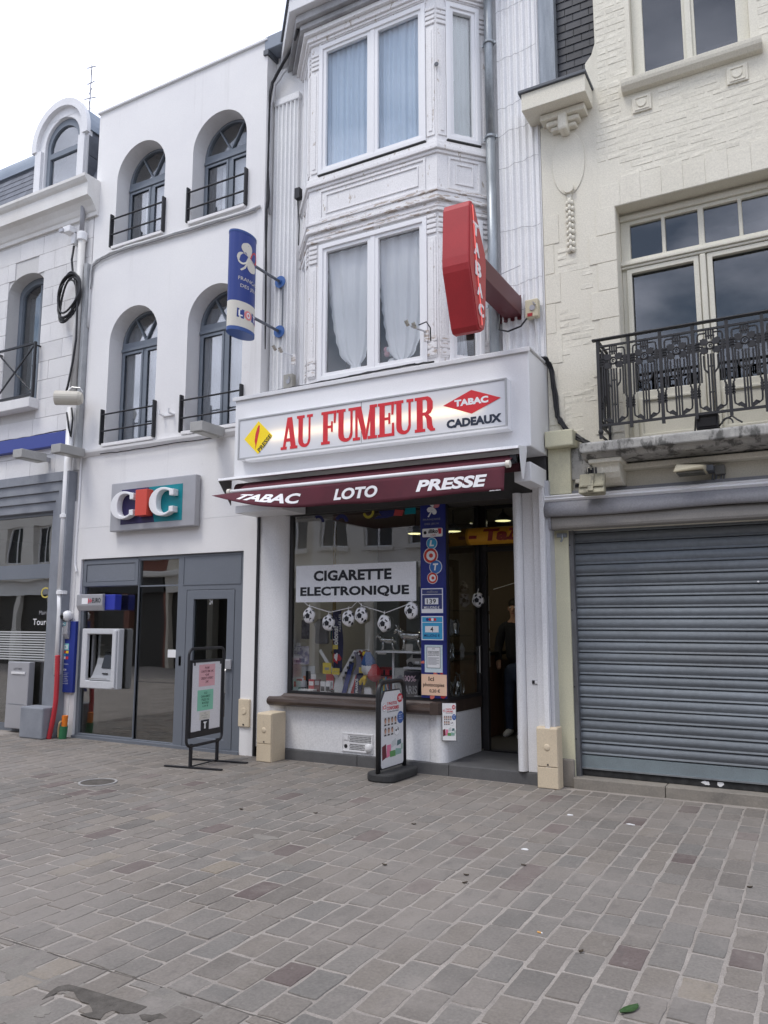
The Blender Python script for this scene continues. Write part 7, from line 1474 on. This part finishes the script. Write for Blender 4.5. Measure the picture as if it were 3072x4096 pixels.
for a, b in zip(zs_[:-1], zs_[1:]):
    o = slat(a, b).build('slat', sl_m, rsx); o.rotation_euler = (qs.gauss(0, .012), 0, qs.gauss(0, .0006)); o.location.y += qs.uniform(-.0015, .0015)
MB().prism(lambda u, v, d: (d, u, v), [(7.87, .18), (7.842, .18), (7.842, .292), (7.87, .298)], -2.125, .585).build('bottom_slat', M('pale_shutter_zinc', (.24, .29, .31), .5, (.19, .22, .235), 2, metal=.2), rsx)
MB().box(-2.125, .585, 7.825, 7.875, .168, .182).build('lip', galv, rsx); MB().box(-2.125, .585, 7.84, 7.875, .105, .168).build('rubber_strip', M('shutter_rubber', (.018, .018, .018), .8, (.04, .04, .04), 14), rsx)
for u0, u1 in ((-1.02, -.955), (-.90, -.83)): MB().prism(FY(7.84), blob((u0 + u1) / 2, .137, .033, .019, int(u0 * 999), 14, .3), 0, .002).build('torn_sticker', paper, rsx)
MB().box(-2.13, .59, 7.88, 7.9, .1, 2.6).build('backing', dark, rsx)
for xa, xb in ((-2.175, -2.11), (.57, .635)): MB().box(xa, xb, 7.78, 7.90, .02, 2.53).build('guide', M('rusty_guide', (.17, .175, .185), .55, (.12, .12, .125), 7, metal=.3, stretch=(3, 3, .5)), rsx, bev=.004)
for z in (2.35, 1.7, .95, .45): MB().lathe([(.001, 0), (.008, 0), (.008, .004), (.001, .005)], (-2.145, 7.776, z), 'y', 8).build('screw', black, rsx)
MB().ball((-.45, 7.835, 1.945), .010, .006, .008).build('white_speck', white, rsx)
MB().box(-2.26, -2.16, 7.72, 7.78, 2.43, 2.47).build('latch_plate', galv, rsx); MB().tube([(-2.20, 7.71, 2.46), (-2.20, 7.70, 2.40), (-2.215, 7.70, 2.38)], .01, 6).build('latch', galv, rsx)
MB().box(-2.30, -2.16, 7.715, 7.80, 0, .26).build('pier_base', M('worn_stone_base', (.30, .275, .24), .85, (.22, .20, .175), 5, bump=.3), ch, bev=.01)
for a, b in ((-2.16, -1.32), (-1.315, -.30), (-.295, .78)): MB().box(a, b, 7.685, 7.90, -.02, .10).build('threshold_stone', M('worn_threshold', (.27, .245, .21), .85, (.19, .175, .155), 3, bump=.3, bscale=40, stain=[((.07, .065, .06), 3, (1, 1, 1), .55, .75, .6)]), ch, bev=.008)
# floodlights
f1 = thing('floodlight', 'dirty cream square floodlight seen from behind left of the balcony corbel', 'floodlight', (-1.81, 7.4, 2.79))
fm = M('dirty_cream_plastic', (.42, .39, .28), .6, (.30, .28, .20), 6, stain=[((.06, .055, .045), 7, (2, 2, .6), .52, .68, .8)])
MB().add([(-1.93, 7.34, 2.80), (-1.68, 7.34, 2.80), (-1.68, 7.42, 3.0), (-1.93, 7.42, 3.0), (-1.91, 7.50, 2.79), (-1.70, 7.50, 2.79), (-1.70, 7.52, 2.98), (-1.91, 7.52, 2.98)], [(0, 1, 2, 3), (4, 7, 6, 5), (0, 4, 5, 1), (1, 5, 6, 2), (2, 6, 7, 3), (3, 7, 4, 0)]).build('housing', fm, f1, bev=.012)
MB().add([(-1.835, 7.325, 2.82), (-1.785, 7.325, 2.82), (-1.785, 7.40, 2.995), (-1.835, 7.40, 2.995), (-1.835, 7.36, 2.81), (-1.785, 7.36, 2.81), (-1.785, 7.44, 3.0), (-1.835, 7.44, 3.0)], [(0, 1, 2, 3), (4, 7, 6, 5), (0, 4, 5, 1), (1, 5, 6, 2), (2, 6, 7, 3), (3, 7, 4, 0)]).build('rib', fm, f1); MB().box(-1.92, -1.69, 7.345, 7.375, 2.86, 2.875).build('rib', fm, f1)
for x in (-1.84, -1.80, -1.77): MB().box(x - .007, x + .007, 7.42, 7.46, 2.99, 3.055).build('hinge', black, f1)
MB().bar((-1.81, 7.45, 3.02), (-1.81, 7.74, 3.03), .04).build('arm', black, f1)
f2 = thing('wall_floodlight', 'flat cream floodlight beside a small grey junction box under the balcony', 'floodlight', (-.9, 7.5, 2.93))
MB().add([(-1.07, 7.38, 2.935), (-.80, 7.38, 2.945), (-.80, 7.36, 2.975), (-1.04, 7.40, 3.01), (-1.04, 7.62, 2.93), (-.80, 7.62, 2.93), (-.79, 7.62, 3.02), (-1.03, 7.62, 3.02)], [(0, 1, 2, 3), (4, 7, 6, 5), (0, 4, 5, 1), (1, 5, 6, 2), (2, 6, 7, 3), (3, 7, 4, 0)]).build('housing', M('cream_metal_cover', (.55, .50, .36), .45), f2, bev=.012); MB().box(-1.04, -.81, 7.40, 7.6, 2.922, 2.934).build('lamp_glass', M('dark_lamp_glass', (.10, .095, .075), .3), f2)
MB().box(-.80, -.74, 7.52, 7.72, 2.95, 3.0).build('bracket', lead, f2); MB().box(-.745, -.655, 7.66, 7.74, 2.93, 3.02).build('junction_box', M('grey_junction_box', (.16, .16, .15), .6), f2, bev=.01)
for x in (-.73, -.69, -.665): MB().tube([(x, 7.70, 2.93), (x - .01, 7.71, 2.87)], .007, 6).build('wire', lead, f2)
MB().tube([(-.76, 7.68, 2.94), (-.77, 7.69, 2.89), (-.74, 7.70, 2.885), (-.735, 7.70, 2.93)], .01, 7).build('wire', lead, f2)
# ---- balcony railing
br = thing('balcony_railing', 'black wrought iron balcony railing with rose panels', 'railing', (-.7, 7.35, 3.3))
RY, P0_, PW = 7.345, -1.69, .2865
NP = 7; XE = P0_ + NP * PW
MB().prism(lambda u, v, d: (d, u, v), [(7.325, 4.275), (7.365, 4.275), (7.372, 4.285), (7.36, 4.298), (7.33, 4.298), (7.318, 4.285)], P0_ - .05, XE + .05).build('handrail', iron, br)
for zz, hh in ((4.205, .018), (3.425, .022), (4.235, .0)):
    if hh: MB().box(P0_, XE, RY - .011, RY + .011, zz, zz + hh).build('rail', iron, br)
for k in range(NP + 1):
    x = P0_ + k * PW; MB().box(x - .014, x + .014, RY - .014, RY + .014, 3.39 if 0 < k < NP else 3.31, 4.28).build('post', iron, br)
    if k in (0, NP): MB().ball((x, RY, 3.375), .026, .026, .03, 10, 6).build('knob', iron, br)
def ornament():
    m = MB(); h = PW / 2; B_ = .0088
    def bar(P): m.tube([(x, RY, z) for x, z in P], B_, 5)
    for dx in (-.024, 0, .024): bar([(dx, 3.44), (dx, 3.98)])
    for zz in (3.62, 3.86): m.box(-.03, .03, RY - .006, RY + .006, zz, zz + .012)
    for s in (-1, 1):
        bar([(s * .024, 3.80), (s * .055, 3.84), (s * .06, 3.87), (s * .06, 3.97)])                                # cup under the rose
        bar([(s * .03, 3.47), (s * .06, 3.50), (s * .09, 3.485), (s * .108, 3.50), (s * .112, 3.53), (s * .112, 3.70)])  # whiplash
        bar([(s * .03, 3.455), (s * .06, 3.475), (s * .085, 3.478)])
        bar([(s * .105, 3.70), (s * .105, 4.15), (s * .10, 4.172), (s * .085, 4.18), (s * .03, 4.18)])               # shoulder over the rose
        bar([(s * .085, 3.72), (s * .085, 4.0)])
        for zz in (4.03, 4.055, 4.08): bar([(s * .06, zz), (s * (h - .012), zz)])
        for xx in (.095, .118): bar([(s * xx, 4.01), (s * xx, 4.10)])
        for zz in (3.60, 3.625, 3.65): bar([(s * .10, zz), (s * (h - .012), zz)])
        for xx in (.118,): bar([(s * xx, 3.58), (s * xx, 3.68)])
        m.add([(s * .03, RY - .008, 3.445), (s * .085, RY - .008, 3.478), (s * .055, RY - .008, 3.497), (s * .03, RY + .008, 3.445), (s * .085, RY + .008, 3.478), (s * .055, RY + .008, 3.497)], [(0, 1, 2), (3, 5, 4), (0, 3, 4, 1), (1, 4, 5, 2), (2, 5, 3, 0)])
    for dx in (-.03, -.01, .01, .03): bar([(dx, 4.12), (dx, 4.205)])
    bar([(-.04, 4.15), (.04, 4.15)])
    return m
def rose():
    m = MB()
    for sx in (-1, 1):
        for sz in (-1, 1):
            P = [(sx * (.018 + .062 * a), sz * (.012 + .055 * b)) for a, b in ((0, 0), (.5, -.05), (.85, .0), (.82, .25), (1, .35), (.9, .6), (.95, .85), (.7, .85), (.55, 1.0), (.3, .85), (.1, .95), (-.05, .55))]
            m.prism(lambda u, v, d: (u, RY - d, 4.055 + v * 1.12), [(a * 1.12, b) for a, b in P], -.008, .012)
    m.tube([(.032 * cos(a), RY - .012, 4.055 + .032 * sin(a)) for a in [2 * pi * k / 16 for k in range(16)]], .010, 6, closed=True); m.tube([(.012 * cos(a) * (1 - a / 9), RY - .014, 4.055 + .012 * sin(a)) for a in [k * .5 for k in range(12)]], .007, 5)
    return m
for k in range(NP):
    cx = P0_ + (k + .5) * PW
    if k == 0:
        o0 = ornament(); o0.v = [(x + cx, y, z) for x, y, z in o0.v]; oo = o0.build('panel_ornament', iron, br); r0 = rose(); r0.v = [(x + cx, y, z) for x, y, z in r0.v]; ro = r0.build('rose', iron, br)
    else:
        for src in (oo, ro):
            c = src.copy(); COL.objects.link(c); c.parent = br; c.location = src.location + Vector((k * PW, 0, 0)); WLOC[c.name] = WLOC[src.name]
for X_ in (P0_, XE):
    sd_ = MB(); sd_.box(X_ - .012, X_ + .012, 7.345, 7.75, 4.265, 4.285); sd_.box(X_ - .009, X_ + .009, 7.345, 7.75, 4.205, 4.223); sd_.box(X_ - .009, X_ + .009, 7.345, 7.75, 3.425, 3.447); sd_.box(X_ - .012, X_ + .012, 7.715, 7.74, 3.32, 4.27); sd_.bar((X_, 7.35, 3.34), (X_, 7.74, 3.34), .018)
    sd_.build('side_rail', iron, br)
    for src in (oo, ro):
        c = src.copy(); COL.objects.link(c); c.parent = br; c.rotation_euler = (0, 0, R(90)); c.location = Vector((X_ + .7, 7.54 - 7.35, src.location.z))
bx_ = thing('black_projector', 'black box lamp with a curled cable on the balcony floor behind the railing', 'lamp', (-.76, 7.45, 3.29)); MB().box(-.85, -.66, 7.40, 7.52, 3.31, 3.45).build('body', black, bx_, bev=.012); MB().box(-.83, -.68, 7.385, 7.40, 3.33, 3.43).build('glass', M('projector_glass', (.03, .03, .03), .15), bx_)
MB().bar((-.87, 7.46, 3.29), (-.855, 7.46, 3.44), .014).build('bracket', black, bx_); MB().tube([(-.66, 7.44, 3.33), (-.60, 7.36, 3.37), (-.54, 7.32, 3.38), (-.50, 7.31, 3.34), (-.46, 7.31, 3.31)], .008, 6).build('cable', black, bx_); MB().tube([(-.58 + .045 * cos(a), 7.31, 3.315 + .05 * sin(a)) for a in [pi * k / 8 for k in range(9)]], .008, 6).build('cable', rubber, bx_)
# ================================================================== THE OTHER SIDE OF THE STREET (seen in the glass, kept low to let light in; last two added for light)
redbrick = M('red_brick_front', (.24, .10, .07), .85, (.19, .08, .06), 6, bump=.2); offw = M('pale_render', (.74, .72, .67), .85, (.70, .67, .62), 2); tanr = M('tan_render', (.62, .57, .48), .85, (.57, .52, .44), 2)
opp = [(-31, -25, 6.3, offw, 'pale rendered house far left across the street'), (-25, -19.2, 6.5, redbrick, 'red brick house across the street mirrored in the bank window'), (-19.2, -13.4, 6.2, tanr, 'tan rendered house across the street left of the pale one'), (-13.4, -7.4, 6.4, offw, 'pale house across the street mirrored in the shop window'), (-7.4, -1.4, 6.2, redbrick, 'red brick house across the street behind the camera'), (-1.4, 4.8, 6.3, tanr, 'unseen tan house across the street right of the camera, added for its light'), (4.8, 11, 8.2, offw, 'unseen pale house across the street far right, added for its light')]
def FN(y): return lambda u, v, d: (u, y + d, v)
for k, (x0, x1, H, mt_, lab) in enumerate(opp):
    b = thing('street_house', lab, 'building', ((x0 + x1) / 2, -4.3, 0), 'houses on the other side of the street'); w_ = x1 - x0; n = 4
    wx = [x0 + w_ * (i_ + .5) / n for i_ in range(n)]; hs_ = []
    for z0, z1 in ((3.75, 5.2),): hs_ += [rc(x - .48, x + .48, z0, z1) for x in wx]
    F = FN(-4.3); MB().holes(F, rc(x0, x1, 3.2, H), hs_, -.3, 0).build('wall', mt_, b)
    for hh in hs_:
        u0, u1, v0, v1 = hh[0][0], hh[1][0], hh[0][1], hh[2][1]
        f = MB().frame(F, u0, u1, v0, v1, .06, -.22, -.16).build('window', pvc, b); MB().rect(F, (u0 + u1) / 2 - .03, (u0 + u1) / 2 + .03, v0, v1, -.215, -.155).build('mullion', pvc, f); MB().rect(F, u0 + .05, u1 - .05, v0 + .05, v1 - .05, -.20, -.19).build('pane', M('dark_pane', (.03, .033, .04), .1), f)
        MB().rect(F, u0 - .08, u1 + .08, v0 - .10, v0, 0, .10).build('sill', offw, b)
    MB().rect(F, x0, x1, H, H + .25, -.3, .30).build('cornice', offw, b, bev=.05); MB().rect(F, x0, x1, 3.05, 3.25, -.1, .35).build('shop_cornice', offw, b, bev=.05); MB().rect(F, x0 + .05, x1 - .05, 2.55, 3.05, -.1, .08).build('shop_fascia', [paper, dkf, offw, flat('shop_beige', (.5, .45, .36)), dkf, paper, offw][k], b)
    MB().box(x0, x1, -10, -4.55, 0, 3.2).build('ground_floor', M('dark_shopfront', (.035, .032, .03), .5), b)
    for i_ in range(4): xx = x0 + w_ * i_ / 3; MB().rect(F, max(xx - .12, x0), min(xx + .12, x1), 0, 2.6, -.25, .04).build('shop_pier', mt_, b)
    MB().box(x0, x1, -10, -4.6, 3.2, H).build('body', dark, b)
    MB().prism(lambda u, v, d: (d, u, v), [(-4.1, H + .25), (-6.8, H + 1.2), (-9.8, H + .25)], x0, x1).build('roof', slate, b)
